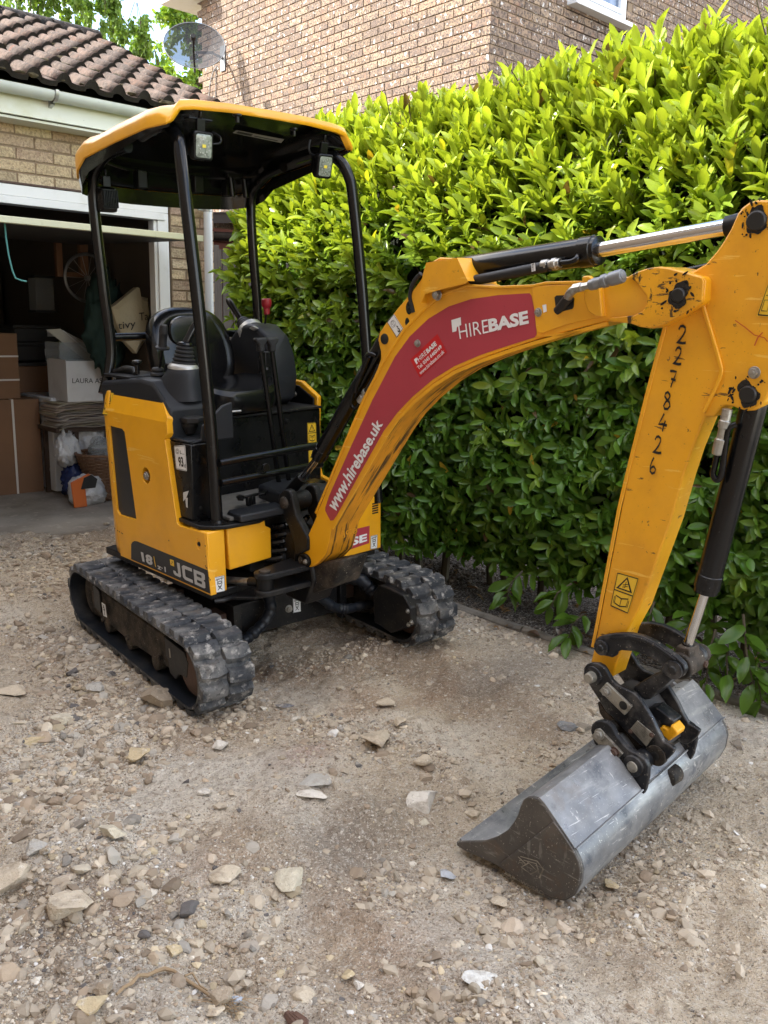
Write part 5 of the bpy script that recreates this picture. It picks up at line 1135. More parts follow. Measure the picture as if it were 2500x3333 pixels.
# panel with the vent opening: quads ring between outer and opening is simplest as separate plates around the window
vent = P2([(354, 1385), (397, 1396), (405, 1406), (444, 1692), (389, 1676), (380, 1660)], 0, XS)
bm = bmesh.new(); TH = .028
def poly_with_hole(bm, outer, holes, xf):
    es = []
    for loop_ in [outer]+holes:
        vs = [bm.verts.new(xf(y, z)) for y, z in loop_]; es += [bm.edges.new((vs[i], vs[(i+1) % len(vs)])) for i in range(len(vs))]
    return bmesh.ops.triangle_fill(bm, use_beauty=True, use_dissolve=False, edges=es)
boltc = MF.loc(475, 1548, 0, XS); hole_b = [(boltc[1]+.034*cos(a), boltc[2]+.036*sin(a)) for a in np.linspace(0, 2*pi, 20, endpoint=False)]
lock = MF.loc(647, 1771, 0, XS); hole_l = [(lock[1]+.022*cos(a), lock[2]+.024*sin(a)) for a in np.linspace(0, 2*pi, 16, endpoint=False)]
crease = [(y, z) for y, z in OL]
poly_with_hole(bm, OL, [vent, hole_b, hole_l], lambda y, z: (inward(y, z), y, z))
# split at the crease so the top leans in
geom = bm.verts[:]+bm.edges[:]+bm.faces[:]; bmesh.ops.bisect_plane(bm, geom=geom, plane_co=(0, 0, 1.085), plane_no=(0, 0, 1))
for v in bm.verts: v.co.x = inward(v.co.y, v.co.z)
bmesh.ops.recalc_face_normals(bm, faces=bm.faces); r_ = bmesh.ops.solidify(bm, geom=bm.faces[:], thickness=TH)
if max(v.co.x for v in bm.verts) < -.47:      # went outwards: flip
    for v in bm.verts: pass
me = bpy.data.meshes.new('side_door'); bm.to_mesh(me); bm.free(); me.materials.append(M['yellow']); door = link('side_door', me, EX)
xmin = min(v.co.x for v in me.vertices)
if xmin < XS-.01:
    for v in me.vertices: v.co.x += TH
b_ = door.modifiers.new('bevel', 'BEVEL'); b_.width = .005; b_.segments = 2; b_.angle_limit = radians(40); b_.limit_method = 'ANGLE'
# vent mesh, recessed
MB().prism([(y, z) for y, z in P2([(348, 1378), (403, 1390), (412, 1404), (452, 1704), (384, 1684), (374, 1664)], 0, XS+.012)], 0, XS+.010, XS+.018).build('vent_grille', M['decal_black'], door)
MB().cyl((XS+.026, boltc[1], boltc[2]), (XS+.034, boltc[1], boltc[2]), .045, 24).build('hole_backing', M['black'], door)
mb = MB(); c = Vector((XS+.03, boltc[1]+.002, boltc[2]-.002)); mb.cyl(c, c+Vector((-.008, 0, 0)), .026, 24); mb.cyl(c+Vector((-.008, 0, 0)), c+Vector((-.030, 0, 0)), .021, 6); mb.cyl(c+Vector((-.030, 0, 0)), c+Vector((-.036, 0, 0)), .012, 16); mb.build('hinge_bolt', M['zinc'], door, .002)
mb = MB(); c = Vector((XS+.018, lock[1], lock[2])); mb.cyl(c, c+Vector((.01, 0, 0)), .028, 20); mb.build('lock_recess', M['yellow'], door); mb = MB(); mb.cyl(c, c+Vector((-.018, 0, 0)), .010, 14); mb.cyl(c+Vector((-.018, 0, 0)), c+Vector((-.022, 0, 0)), .006, 10); mb.build('lock', M['black'], door, .001)
# rear tail cover strip and curved counterweight
st = P2([(321, 1265), (330, 1266), (340, 1340), (352, 1440), (367, 1640), (378, 1740), (390, 1806), (381, 1801), (369, 1725), (355, 1649), (340, 1502), (325, 1389), (317, 1313)], 0, XS)
tz0 = min(z for y, z in st); tz1 = max(z for y, z in st); rings = []
plan = [(-.4885, .775), (-.487, .80), (-.478, .835), (-.455, .875), (-.41, .93), (-.33, .985), (-.22, 1.02), (0, 1.035), (.22, 1.02), (.33, .985), (.41, .93), (.455, .875), (.478, .835), (.487, .80), (.4885, .775)]
for z, k in ((.402, .975), (.44, .985), (1.085, 1.0), (1.17, .965), (1.18, .94)): rings.append([(x*k, .775+(y-.775)*k, z) for x, y in plan])
mb = MB(); mb.loft(rings, 0, True, False); mb.add([rings[-1][i] for i in range(len(plan))], [list(range(len(plan)))], 0); o = mb.build('tail_cover', M['yellow'], EX, 0); so_ = o.modifiers.new('solid', 'SOLIDIFY'); so_.thickness = .006; so_.offset = -1
# decal along the bottom of the door
dq = P2([(427, 1820), (427, 1772), (431, 1764), (438, 1761), (447, 1762), (676, 1856), (685, 1933)], 0, XS-.001)
dm = MB(); dm.add([(XS-.0012, y, z) for y, z in dq], [list(range(len(dq)))], 0); dm.build('model_decal', M['decal_black'], door, recalc=False)
def print_on(name, par, quad, s, mat, bold=.0, ax=0, val=XS-.0014, F=MF): return sticker(name, par, F, ax, val, quad, [mat], [('text', s, 0, 0, 1, 1, 0, bold)], base=False)
print_on('lettering', door, d4((440, 1093), (545, 1135), (548, 1222), (455, 1180)), '18', M['lightgrey'], .05)
print_on('lettering', door, d4((585, 1200), (664, 1232), (668, 1278), (592, 1246)), 'z·1', M['lightgrey'], .03)
sticker('stripe', door, MF, 0, XS-.0014, d4((553, 1135), (560, 1137), (577, 1232), (570, 1230)), [M['yellow_label']], [('rect', (0, 0, 1, 1), 0)], base=False)
jq = d4((722, 1172), (1012, 1288), (1020, 1428), (740, 1300))
# chunky letters drawn as polygons: J, C, B
J = [(.15, 1), (.24, 1), (.24, .12), (.20, .0), (.03, .0), (-.01, .10), (-.01, .30), (.07, .30), (.08, .2), (.15, .2)]
C_ = [(.62, .98), (.36, .98), (.30, .86), (.30, .12), (.36, 0), (.62, 0), (.62, .22), (.41, .22), (.39, .28), (.39, .70), (.41, .76), (.62, .76)]
sticker('lettering', door, MF, 0, XS-.0014, jq, [M['lightgrey'], M['decal_black']], [('poly', J, 0), ('poly', C_, 0), ('poly', [(.67, .98), (.97, .98), (1.01, .90), (1.01, .60), (.96, .50), (1.01, .42), (1.01, .08), (.97, 0), (.67, 0)], 0), ('poly', [(.76, .78), (.91, .78), (.91, .60), (.76, .60)], 1, 2), ('poly', [(.76, .38), (.91, .38), (.91, .20), (.76, .20)], 1, 2)], base=False)
sticker('logo_square', door, MF, 0, XS-.0014, d4((700, 1160), (735, 1172), (740, 1228), (706, 1214)), [M['yellow_label'], M['ink']], [('poly', [(.25, .35), (.45, .35), (.45, .75), (.7, .75), (.7, .55), (.55, .55), (.55, .25), (.25, .25)], 1)], rounded=0)
WT = [('poly', [(.5, .90), (.88, .56), (.12, .56)], 1), ('poly', [(.5, .83), (.76, .595), (.24, .595)], 0, 2), ('line', [(.45, .63), (.52, .70), (.50, .76)], 1, .06), ('line', [(.04, .02), (.96, .02), (.96, .98), (.04, .98), (.04, .02)], 1, .04), ('line', [(.04, .5), (.96, .5)], 1, .03), ('line', [(.15, .27), (.5, .27)], 1, .05), ('line', [(.27, .33), (.15, .27), (.27, .21)], 1, .04), ('line', [(.66, .12), (.66, .42)], 1, .1)]
Lx = inward(0, 1.1)-.0
q = [P3d(p, 0, XS) for p in d6((88, 58), (130, 62), (122, 243), (82, 238))]; q = [np.array([inward(a[1], a[2])-.002, a[1], a[2]]) for a in q]
sticker('warning_label', door, MF, 0, XS, q, [M['yellow_label'], M['ink']], WT, th=.0008)
# chips and scuffs of bare paint at the corner (geometry flush decals)
for pts in ([(314+2, 1731), (318, 1734), (324, 1733), (328, 1738), (322, 1737)],):
    pass
cp = MB(); rr = random.Random(9)
for (a, b) in d4((230, 905), (245, 915), (262, 925), (275, 932), (1020, 1222), (1030, 1240), (1052, 1330), (1060, 1345), (905, 1385), (1010, 1350), (132, 280), (178, 292), (205, 885), (690, 995), (1018, 1040), (1022, 1140)):
    c0 = MF.loc(a, b, 0, XS-.0022); k = 7; poly = [(XS-.0022, c0[1]+rr.uniform(.2, 1)*.007*cos(2*pi*i/k), c0[2]+rr.uniform(.2, 1)*.006*sin(2*pi*i/k)) for i in range(k)]; cp.add(poly, [list(range(k))])
cp.build('paint_chip', M['ink'], door, recalc=False)

# ---- front corner block, middle front cover, left front cover
bx = MB(); bx.box(XS+.002, -.403, 0, .13, .397, .663); fb = bx.build('front_corner', M['yellow'], EX, .006)
sticker('shackle_label', fb, MF, 1, -.001, d4((1098, 1325), (1190, 1305), (1196, 1448), (1103, 1470)), [M['white'], M['ink'], M['red']], shackle_els())
fc = MB(); fc.prism(P2(d4((1212, 892), (1222, 885), (1555, 812), (1563, 865), (1610, 882), (1617, 1150), (1240, 1262)), 1, .0), 1, .0, .05); fc.build('front_cover', M['yellow'], EX, .006)
lq = P2([(1115, 1818), (1242, 1784), (1247, 1608), (1180, 1625), (1100, 1660)], 1, 0)
lc = MB(); lc.prism([(.17, .400), (.488, .397), (.489, .660), (.30, .672), (.17, .672)], 1, 0, .04); lc.box(.46, .489, .04, .30, .397, .66); lfc = lc.build('left_front_cover', M['yellow'], EX, .006)
for k in range(5):
    a, b = e5((1062, 292+16*k), (1102, 286+16*k)); p0 = MF.loc(*a, 1, -.001); p1 = MF.loc(*b, 1, -.001); MB().box(p0[0], p1[0], -.0012, .002, p0[2]-.0035, p0[2]+.0035).build('louvre_slot', M['ink'], lfc)
sticker('red_panel', lfc, MF, 1, -.001, e5((905, 470), (1043, 438), (1040, 555), (905, 600)), [M['red_decal'], M['white']], [('text', 'BASE', -.9, .16, .88, .60, 1, .04)], rounded=.0)
sticker('shackle_label', lfc, MF, 1, -.001, e5((1050, 508), (1096, 497), (1094, 590), (1049, 598)), [M['white'], M['ink']], shackle_els())
# left side panel seen from inside
lp = [(.26, .40), (.26, .665), (.43, .70), (.452, .78), (.432, 1.10), (.56, 1.168), (.93, 1.18), (.93, .40)]
MB().prism(lp, 0, .462, .489).build('left_side_panel', M['yellow'], EX, .005)
MB().prism([(.30, .41), (.46, .70), (.468, .78), (.452, 1.09), (.57, 1.145), (.90, 1.15), (.90, .41)], 0, .452, .4615).build('panel_lining', M['black'], EX, .002)
bolt(EX, (.452, .60, 1.10), 0, .012, .008)

# ---- deck step, cab base box
MB().prism([(-.488, .10), (-.488, .055), (-.45, .005), (-.395, -.02), (-.25, -.035), (-.18, .0), (.22, .0), (.30, .06), (.44, .06), (.44, .42), (-.46, .42)], 2, .665, .682).build('deck_plate', M['black'], EX, .004)
cbx = MB(); cbx.prism([(.135, .683), (.125, 1.005), (.33, 1.005), (.33, .683)], 0, -.466, -.35).build('right_pedestal', M['black'], EX, .006)
ped = EX.children[-1] if False else [o for o in COL.objects if o.name == 'right_pedestal'][0]
sticker('noise_label', ped, MF, 0, -.4675, d4((737, 142), (838, 134), (855, 370), (756, 352)), [M['white'], M['ink']], [('line', [(.05, .03), (.95, .03), (.95, .97), (.05, .97), (.05, .03)], 1, .025), ('text', '93', .30, .14, .74, .55, 1, .03), ('text', 'dB', .78, .14, .96, .26, 1, .0), ('text', 'L', .52, .66, .66, .80, 1, .03), ('text', 'WA', .70, .62, .86, .68, 1), ('line', circ(.28, .77, .15, .10), 1, .02), ('line', circ(.28, .77, .08, .05), 1, .02)])
sticker('torn_label', ped, MF, 0, -.4675, d4((820, 560), (872, 545), (848, 610), (822, 640)), [M['lightgrey']], [], rounded=.02); sticker('torn_label', ped, MF, 0, -.4675, d4((840, 612), (860, 608), (862, 700), (846, 692)), [M['lightgrey']], [], rounded=.02)
for b in d4((955, 272), (988, 700)): bolt(ped, MF.loc(*b, 1, .134) if False else (-.43, .131, MF.loc(*b, 1, .13)[2]), 1, .007, .004, M['black'])
# seat base box: front wall with cut line, top plate
MB().box(-.35, .452, .40, .90, .684, 1.045).build('seat_box', M['black'], EX, .006)
MB().box(-.36, .455, .385, .92, 1.047, 1.058).build('seat_box_top', M['black_dirty'], EX, .003)
MB().prism([(-.30, .87), (-.18, .875), (-.15, .855), (-.05, .835), (.03, .84), (.08, .86), (.30, .86), (.30, .70), (-.30, .70)], 1, .392, .398).build('access_flap', M['black'], EX, .002)
yl = lambda a: [(MF.loc(*p, 1, .398)) for p in f2(*a)]
sticker('warning_label', EX, MF, 1, .397, f2((317, 690), (378, 685), (383, 826), (321, 832)), [M['yellow_label'], M['ink']], [('line', [(.04, .02), (.96, .02), (.96, .98), (.04, .98), (.04, .02)], 1, .04), ('poly', [(.5, .92), (.86, .56), (.14, .56)], 1), ('poly', [(.5, .85), (.74, .60), (.26, .60)], 0, 2), ('line', [(.5, .67), (.5, .78)], 1, .06), ('line', [(.04, .5), (.96, .5)], 1, .03), ('line', [(.2, .15), (.2, .38), (.5, .33), (.8, .38), (.8, .15), (.5, .10), (.2, .15)], 1, .04), ('line', [(.5, .10), (.5, .33)], 1, .03), ('line', [(.28, .30), (.44, .27)], 1, .02), ('line', [(.56, .27), (.72, .30)], 1, .02)])
sticker('warning_label', EX, MF, 1, .397, f2((322, 838), (383, 832), (388, 970), (328, 976)), [M['yellow_label'], M['ink']], [('line', [(.04, .02), (.96, .02), (.96, .98), (.04, .98), (.04, .02)], 1, .04), ('poly', [(.3, .8), (.7, .82), (.75, .7), (.3, .68)], 1), ('line', [(.2, .35), (.8, .38)], 1, .08), ('line', [(.3, .12), (.5, .42), (.72, .1)], 1, .07), ('line', [(.5, .42), (.45, .1)], 1, .06)])
# rusty hydraulic lock
bolt(EX, MF.loc(*f2((178, 682))[0], 1, .397), 1, .012, .006, M['black'])

# ---- floor mat with pedals
fm = MB(); fm.box(-.36, .30, .02, .395, .684, .70); fm.build('floor_mat', M['mat_grey'], EX, .004)
tr = MB(); tr.prism([(-.345, -.035), (-.12, -.045), (-.10, .02), (-.09, .07), (-.34, .07)], 2, .684, .715); tr.prism([(-.34, .075), (-.30, .12), (-.11, .12), (-.09, .075)], 2, .684, .705); tr.build('step_moulding', M['plastic'], EX, .006)
tn = MB(); tn.prism([(-.10, .0), (-.06, -.04), (.13, -.04), (.18, .02), (.18, .24), (.05, .28), (-.06, .24)], 2, .684, .762); tn.build('boom_tunnel', M['plastic'], EX, .016)
pd = MB()
def pp(q, z): return P3d(q, 2, z)
for q in (((1295, 600), (1330, 585), (1375, 600), (1360, 625), (1310, 622)), ((1495, 565), (1560, 542), (1575, 550), (1560, 575), (1500, 585))):
    P_ = [pp(p, .745) for p in d4(*q)]; pd.prism([(p[0], p[1]) for p in P_], 2, .738, .750)
a, b = pp(d4((1355, 605))[0], .742), pp(d4((1510, 572))[0], .742); pd.tube([a, b], .008, 6); pd.box(a[0]+.02, a[0]+.04, a[1]-.01, a[1]+.01, .70, .74); pd.box(b[0]-.05, b[0]-.03, b[1]-.01, b[1]+.01, .70, .74)
pd.build('foot_pedal', M['black'], EX, .003)
pd = MB(); a = pp((1015, 1570), .76); pd.box(a[0]-.05, a[0]+.06, a[1]-.03, a[1]+.05, .752, .764); pd.box(a[0], a[0]+.02, a[1], a[1]+.02, .70, .752); pd.build('foot_pedal', M['black'], EX, .003)

# ---- right console: moulded plastic with chamfers
ly = lambda *p: P2(p, 0, -.46)
side_r = [(.87, 1.06), (.87, 1.235), (.62, 1.245), (.376, 1.239), (.34, 1.232), (.245, 1.135), (.255, 1.03), (.13, 1.012), (.11, .99), (.11, 1.09), (.02, 1.16), (.02, 1.20)]
mb = MB()
rings = []
for x, zt in ((-.466, 0), (-.45, .012), (-.30, .012), (-.24, -.01)):
    rings.append([(x, .86, 1.0), (x, .87, 1.20+zt), (x, .62, 1.228+zt), (x, .50, 1.238+zt), (x, .40, 1.232+zt), (x+.0, .27, 1.125+zt), (x, .262, 1.008), (x, .30, 1.0)])
mb.loft(rings, 0, False, True, True, True); con = mb.build('right_console', M['plastic'], EX, .010)
mb = MB(); mb.prism([(.14, 1.008), (.262, 1.008), (.262, 1.02), (.14, 1.02)], 0, -.466, -.26); mb.prism([(-.0, 1.175), (.06, 1.15), (.145, 1.045), (.145, 1.008), (.115, 1.008), (-.0, 1.14)], 0, -.40, -.33) if False else None
mb.build('console_shelf', M['plastic'], con, .006)
mb = MB(); mb.prism([(-.462, 1.008), (-.25, 1.008), (-.25, 1.16), (-.30, 1.15), (-.385, 1.085), (-.40, 1.075), (-.41, 1.02)], 1, .128, .142); mb.build('console_cheek', M['plastic'], con, .005)
mb = MB(); mb.box(-.452, -.25, .62, .865, 1.232, 1.246); mb.build('rubber_top_mat', M['black_dirty'], con, .004)
mb = MB(); mb.tube([(-.40, .86, 1.25), (-.37, .80, 1.262), (-.37, .72, 1.26), (-.40, .66, 1.252)], [.012, .02, .02, .01], 10); mb.build('wrist_rest', M['black_dirty'], con)
# control block (socket cover) on the cheek
c = MF.loc(628, 1380, 0, -.385); mb = MB()
for dz, sx, sy in ((-.045, .018, .028), (-.012, .022, .034), (-.010, .030, .045), (.012, .034, .048), (.020, .028, .040)): pass
mb.lathe((c[0], c[1]+.02, c[2]-.045), (0, 0, 1), [(0, .018), (.012, .024), (.03, .030), (.034, .034), (.05, .034)], 10); mb.prism([(c[0]-.04, c[1]-.02), (c[0]+.0, c[1]-.045), (c[0]+.045, c[1]-.03), (c[0]+.05, c[1]+.03), (c[0]+.0, c[1]+.05), (c[0]-.04, c[1]+.03)], 2, c[2]+.006, c[2]+.03); mb.build('throttle_knob', M['rubber_soft'], con, .004)
def bellows(p, d, r0, r1, L_, n, par, name='bellows', mat='rubber_soft'):
    prof = []
    for k in range(n):
        t0 = k/n; r_ = r0+(r1-r0)*t0; s = L_/n; prof += [(L_*t0, r_*.86), (L_*t0+s*.25, r_), (L_*t0+s*.6, r_*.98), (L_*t0+s*.85, r_*.84)]
    prof.append((L_, r1*.8)); return MB().lathe(p, d, prof, 26).build(name, M[mat], par)
# joystick tower right
jc = MF.loc(597, 1200, 0, -.33); jd = Vector((.10, -.05, 1)).normalized()
mb = MB(); rings = []
for t, rx_, ry_ in ((-.13, .10, .14), (-.06, .085, .115), (-.02, .075, .082), (0, .066, .068)): rings.append([tuple(Vector(jc)+Vector((0, .0, 0))+Vector((rx_*cos(a), ry_*sin(a)+(.03 if t < -.05 else 0), t))+Vector((jd.x, jd.y, 0))*t) for a in np.linspace(0, 2*pi, 28, endpoint=False)])
mb.loft(rings, 0, True, True, True, True); mb.build('joystick_base', M['plastic'], con)
js = MB().lathe(Vector(jc), jd, [(-.004, .066), (.006, .066), (.018, .058), (.022, .050)], 30).build('joystick', M['alu'], EX, .001)
bellows(Vector(jc)+jd*.016, jd, .052, .033, .082, 5, js)
jt = Vector(jc)+jd*.098; gp_ = Vector(P3d(d3((655, 430))[0], 1, float(jt.y)-.01)); mb = MB(); mb.lathe(jt-jd*.004, jd, [(0, .030), (.008, .034), (.016, .030), (.02, .02)], 12); gd = (gp_-jt)
mb.tube([jt+jd*.01, jt+gd*.22, jt+gd*.45, jt+gd*.75, gp_, gp_+gd*.02], [.014, .017, .0165, .018, .016, .010], 14); mb.build('grip', M['tube_black'], js)
# blade lever with gaiter
lb = MF.loc(515, 1225, 0, -.37); lt = MF.loc(529, 1130, 0, -.37); lh = MF.loc(534, 1056, 0, -.37)
lv = MB().tube([lb, lt], .006, 8).build('blade_lever', M['black'], EX); bellows(Vector(lb)-Vector((0, 0, .02)), (0, 0, 1), .040, .022, .06, 3, lv)
mb = MB(); d = (Vector(lh)-Vector(lt)); mb.lathe(Vector(lt)-d*.12, d, [(0, .012), (.006, .030), (.012, .031), (.016, .019), (.03, .0165), (d.length*.72, .0175), (d.length*.74, .019), (d.length*1.0, .018), (d.length*1.1, .014)], 18); mb.build('grip', M['rubber_soft'], lv)
kb = MF.loc(445, 1180, 0, -.42); MB().lathe(Vector(kb)-Vector((0, 0, .05)), (0, 0, 1), [(0, .010), (.04, .011), (.05, .024), (.058, .022), (.062, .012)], 16).build('throttle_lever', M['black'], EX)

# ---- seat
seat = bpy.data.objects.new('seat', None); COL.objects.link(seat); seat.parent = EX
def sup(a, rx_, ry_, p=3.2): c_, s_ = cos(a), sin(a); return (rx_*abs(c_)**(2/p)*(1 if c_ >= 0 else -1), ry_*abs(s_)**(2/p)*(1 if s_ >= 0 else -1))
A = np.linspace(0, 2*pi, 40, endpoint=False); rings = []
for z, kx, ky, dy in ((1.075, .185, .20, 0), (1.085, .215, .235, 0), (1.12, .232, .25, 0), (1.165, .235, .25, -.005), (1.185, .222, .235, -.005), (1.185, .17, .18, .0), (1.172, .08, .09, .01)):
    rings.append([(sup(a, kx, ky)[0], .60+dy+sup(a, kx, ky)[1], z+.035*(abs(sup(a, kx, ky)[0])/.23)**3*(z > 1.14)-.02*((sup(a, kx, ky)[1] < 0)*(abs(sup(a, kx, ky)[1])/.25)**4)) for a in A])
MB().loft(rings, 0, True, True, True, True).build('seat_cushion', M['seat'], seat)
def back_pt(x, z, d):   # backrest leans back
    t = (z-1.16)/.40; return (x, .80+.075*t+d-.030*(abs(x)/.23)**2.2*(1-.35*t), z)
outl = []
for a in A:
    x, zz = sup(a, .222, .205, 3.0); z = 1.325+zz; x *= (1-.10*max(0, (z-1.33)/.2)); outl.append((x, z))
rings = []
for k, d in ((.86, .085), (1.0, .065), (1.035, .03), (1.02, .0), (.94, -.018), (.84, -.022), (.80, -.020), (.77, -.022), (.62, -.034), (.35, -.044), (.05, -.046)):
    rings.append([back_pt(x*k, 1.325+(z-1.325)*k, d) for x, z in outl])
MB().loft(rings, 0, True, True, True, True).build('seat_back', M['seat'], seat)
rings = []
for k, d in ((1.0, -.036), (.97, -.046), (.80, -.050), (.1, -.052)):
    rings.append([back_pt(x*k*.60, 1.425+(z-1.325)*k*.36, d-.004) for x, z in outl])
MB().loft(rings, 0, True, True, False, True).build('headrest_pad', M['seat'], seat)
MB().box(-.16, .16, .42, .78, 1.057, 1.075).build('seat_rail', M['black_dirty'], seat, .003)
MB().tube([(-.13, .36, 1.085), (-.06, .345, 1.085)], .006, 8).build('slide_lever', M['zinc'], seat)
mb = MB(); mb.box(-.30, -.23, .52, .58, 1.22, 1.30); mb.build('belt_buckle', M['black'], seat, .008)

# ---- left console
lcx = .33; mb = MB(); rings = []
prof = [(.92, 1.06), (.95, 1.25), (.90, 1.36), (.83, 1.42), (.74, 1.455), (.66, 1.45), (.58, 1.40), (.53, 1.31), (.51, 1.20), (.53, 1.09), (.58, 1.06)]
for x, k in ((.255, .94), (.27, 1.0), (.39, 1.0), (.41, .93)): rings.append([(x, .72+(y-.72)*k, 1.25+(z-1.25)*k) for y, z in prof])
mb.loft(rings, 0, False, True, True, True); lcon = mb.build('left_console', M['plastic'], EX, .018)
jc = Vector((.325, .80, 1.42)); tp = Vector(P3d((743, 975), 1, .98)); jd2 = (Vector(P3d((785, 1042), 1, .88))-jc).normalized()
ln_ = MB().lathe(jc-jd2*.03, jd2, [(-.01, .07), (.022, .07), (.03, .062)], 26).build('joystick_ring', M['alu'], lcon, .001)
j2 = MB().cyl(jc-jd2*.02, jc+jd2*.01, .05, 20).build('joystick', M['black'], EX); bellows(jc, jd2, .050, .028, .085, 4, j2)
g0 = jc+jd2*.08; gd = tp-g0; MB().tube([g0, g0+gd*.3, g0+gd*.6, g0+gd*.85, tp], [.013, .016, .017, .020, .014], 14).build('grip', M['tube_black'], j2)
rk = Vector(MF.loc(868, 1000, 0, .36)); rb_ = Vector(MF.loc(862, 1062, 0, .36)); kl = MB().tube([rb_, rb_+Vector((0, -.01, .04)), rk-Vector((0, 0, .02))], .0055, 8).build('isolation_lever', M['black'], EX)
MB().lathe(rk-Vector((0, 0, .035)), (0, 0, 1), [(0, .014), (.03, .016), (.036, .022), (.055, .026), (.072, .025), (.078, .018)], 18).build('red_knob', M['knob'], kl)
mb = MB(); mb.tube([(.25, .56, 1.30), (.22, .54, 1.28), (.21, .52, 1.23)], .03, 10); mb.box(.20, .26, .50, .53, 1.18, 1.33); mb.build('arm_rest_hinge', M['black'], lcon, .004)
c = MF.loc(830, 1068, 0, .255); MB().prism([(c[1]-.035, c[2]), (c[1], c[2]+.012), (c[1]+.035, c[2]), (c[1], c[2]-.012)], 0, .243, .256).build('key_plate', M['alu'], lcon, .002)
# ---- travel levers
for dx, (a, b) in ((0, ((848, 1130), (907, 1565))), (.065, ((884, 1130), (940, 1562)))):
    top = MF.loc(*a, 1, .15); bot = MF.loc(*b, 1, .21); dv = bot-top; bot2 = bot+dv*.30; l_ = MB().tube([top, top+dv*.08, top+dv*.5, bot, (bot2[0], bot2[1], .70)], [.010, .011, .012, .011, .011], 12).build('travel_lever', M['tube_black'], EX)
    t = Vector(top)+Vector((0, 0, .01)); mb = MB(); mb.prism([(t.x-.014, t.z-.03), (t.x+.014, t.z-.03), (t.x+.014, t.z-.0), (t.x+.030, t.z+.014), (t.x+.030, t.z+.030), (t.x-.030, t.z+.030), (t.x-.030, t.z+.014), (t.x-.014, t.z)], 1, t.y-.016, t.y+.016); mb.build('handle', M['rubber_soft'], l_, .007)
    MB().lathe((bot2[0], bot2[1], .695), (0, 0, 1), [(0, .03), (.012, .028), (.03, .018)], 16).build('lever_boot', M['black'], l_)
# grab rails at the front
p0 = MF.loc(714, 1508, 1, .03); p1 = MF.loc(900, 1474, 1, .03); rl = MB(); rl.tube([p0, (p0+p1)/2, p1+(p1-p0)*.9], .0165, 14); g1 = rl.build('guard_rail', M['tube_black'], EX)
p0 = MF.loc(720, 1572, 1, .03); p1 = MF.loc(900, 1538, 1, .03); MB().tube([p0, p1+(p1-p0)*.9], .0155, 14).build('guard_rail', M['tube_black'], EX)
bkt = MF.loc(858, 1520, 1, .03); MB().lathe((bkt[0], .02, bkt[2]), (0, -1, 0), [(0, .018), (.012, .018)], 16).build('rail_lug', M['black'], EX, .002)

# ---- canopy posts
def post(pts, r, name='canopy_post'): return MB().tube(pts, r, 18).build(name, M['tube_black'], EX)
def smoothp(pts, n=6):
    pts = [Vector(p) for p in pts]; out = []; m = len(pts)
    for i in range(m-1):
        p0, p1, p2, p3 = pts[max(i-1, 0)], pts[i], pts[i+1], pts[min(i+2, m-1)]
        for k in range(n): t = k/n; out.append(.5*((2*p1)+(p2-p0)*t+(2*p0-5*p1+4*p2-p3)*t*t+(3*p1-p0-3*p2+p3)*t**3))
    out.append(pts[-1]); return out
fr = [MF.loc(706, 1695, 1, .055), MF.loc(690, 1450, 1, .065), MF.loc(668, 1200, 1, .08), MF.loc(635, 900, 1, .11), MF.loc(605, 650, 1, .14), MF.loc(588, 510, 1, .17)]
print('front post', [tuple(np.round(p, 3)) for p in fr])
bend = [Vector(fr[-1])+Vector((.012, .035, .075)), Vector(fr[-1])+Vector((.02, .14, .135)), Vector(fr[-1])+Vector((.02, .32, .115))]
post(smoothp([Vector(p) for p in fr]+bend), .0255)
MB().lathe(Vector(fr[0])+Vector((0, 0, -.016)), (0, 0, 1), [(0, .05), (.006, .05), (.01, .03), (.02, .027)], 24).build('post_foot', M['black'], EX)
lf = [MF.loc(1196, 1180, 1, .07), MF.loc(1175, 900, 1, .11), MF.loc(1150, 650, 1, .14), MF.loc(1136, 575, 1, .155)]; lf0 = Vector(lf[0])+(Vector(lf[0])-Vector(lf[1]))*1.7
print('left post', [tuple(np.round(p, 3)) for p in lf])
bend = [Vector(lf[-1])+Vector((-.035, .03, .07)), Vector(lf[-1])+Vector((-.06, .13, .11)), Vector(lf[-1])+Vector((-.06, .30, .10))]
post(smoothp([lf0]+[Vector(p) for p in lf]+bend), .0255)
rr_ = [(-.452, .88, 1.06), MF.loc(365, 1150, 1, .89), MF.loc(330, 900, 1, .89), MF.loc(308, 700, 1, .88), MF.loc(296, 590, 1, .86)]
rr_ = [(-.452, .88, 1.15)]+[MF.loc(*q, 1, .89) for q in [(362, 1150), (338, 950), (312, 730), (303, 620)]]
post(smoothp([Vector(p) for p in rr_]+[Vector(rr_[-1])+Vector((.004, -.03, .08)), Vector(rr_[-1])+Vector((.012, -.14, .135)), Vector(rr_[-1])+Vector((.02, -.3, .15))]), .024)
lr = [(.45, .90, 1.15)]+[MF.loc(*q, 1, .90) for q in [(838, 1010), (826, 850), (818, 720), (818, 660)]]
post(smoothp([Vector(p) for p in lr]+[Vector(lr[-1])+Vector((.0, -.03, .06)), Vector(lr[-1])+Vector((-.01, -.14, .115)), Vector(lr[-1])+Vector((-.02, -.30, .14))]), .024)
a = MF.loc(365, 1098, 1, .93); b = MF.loc(790, 1084, 1, .93); MB().tube([a, b], .019, 14).build('rear_bar', M['tube_black'], EX)
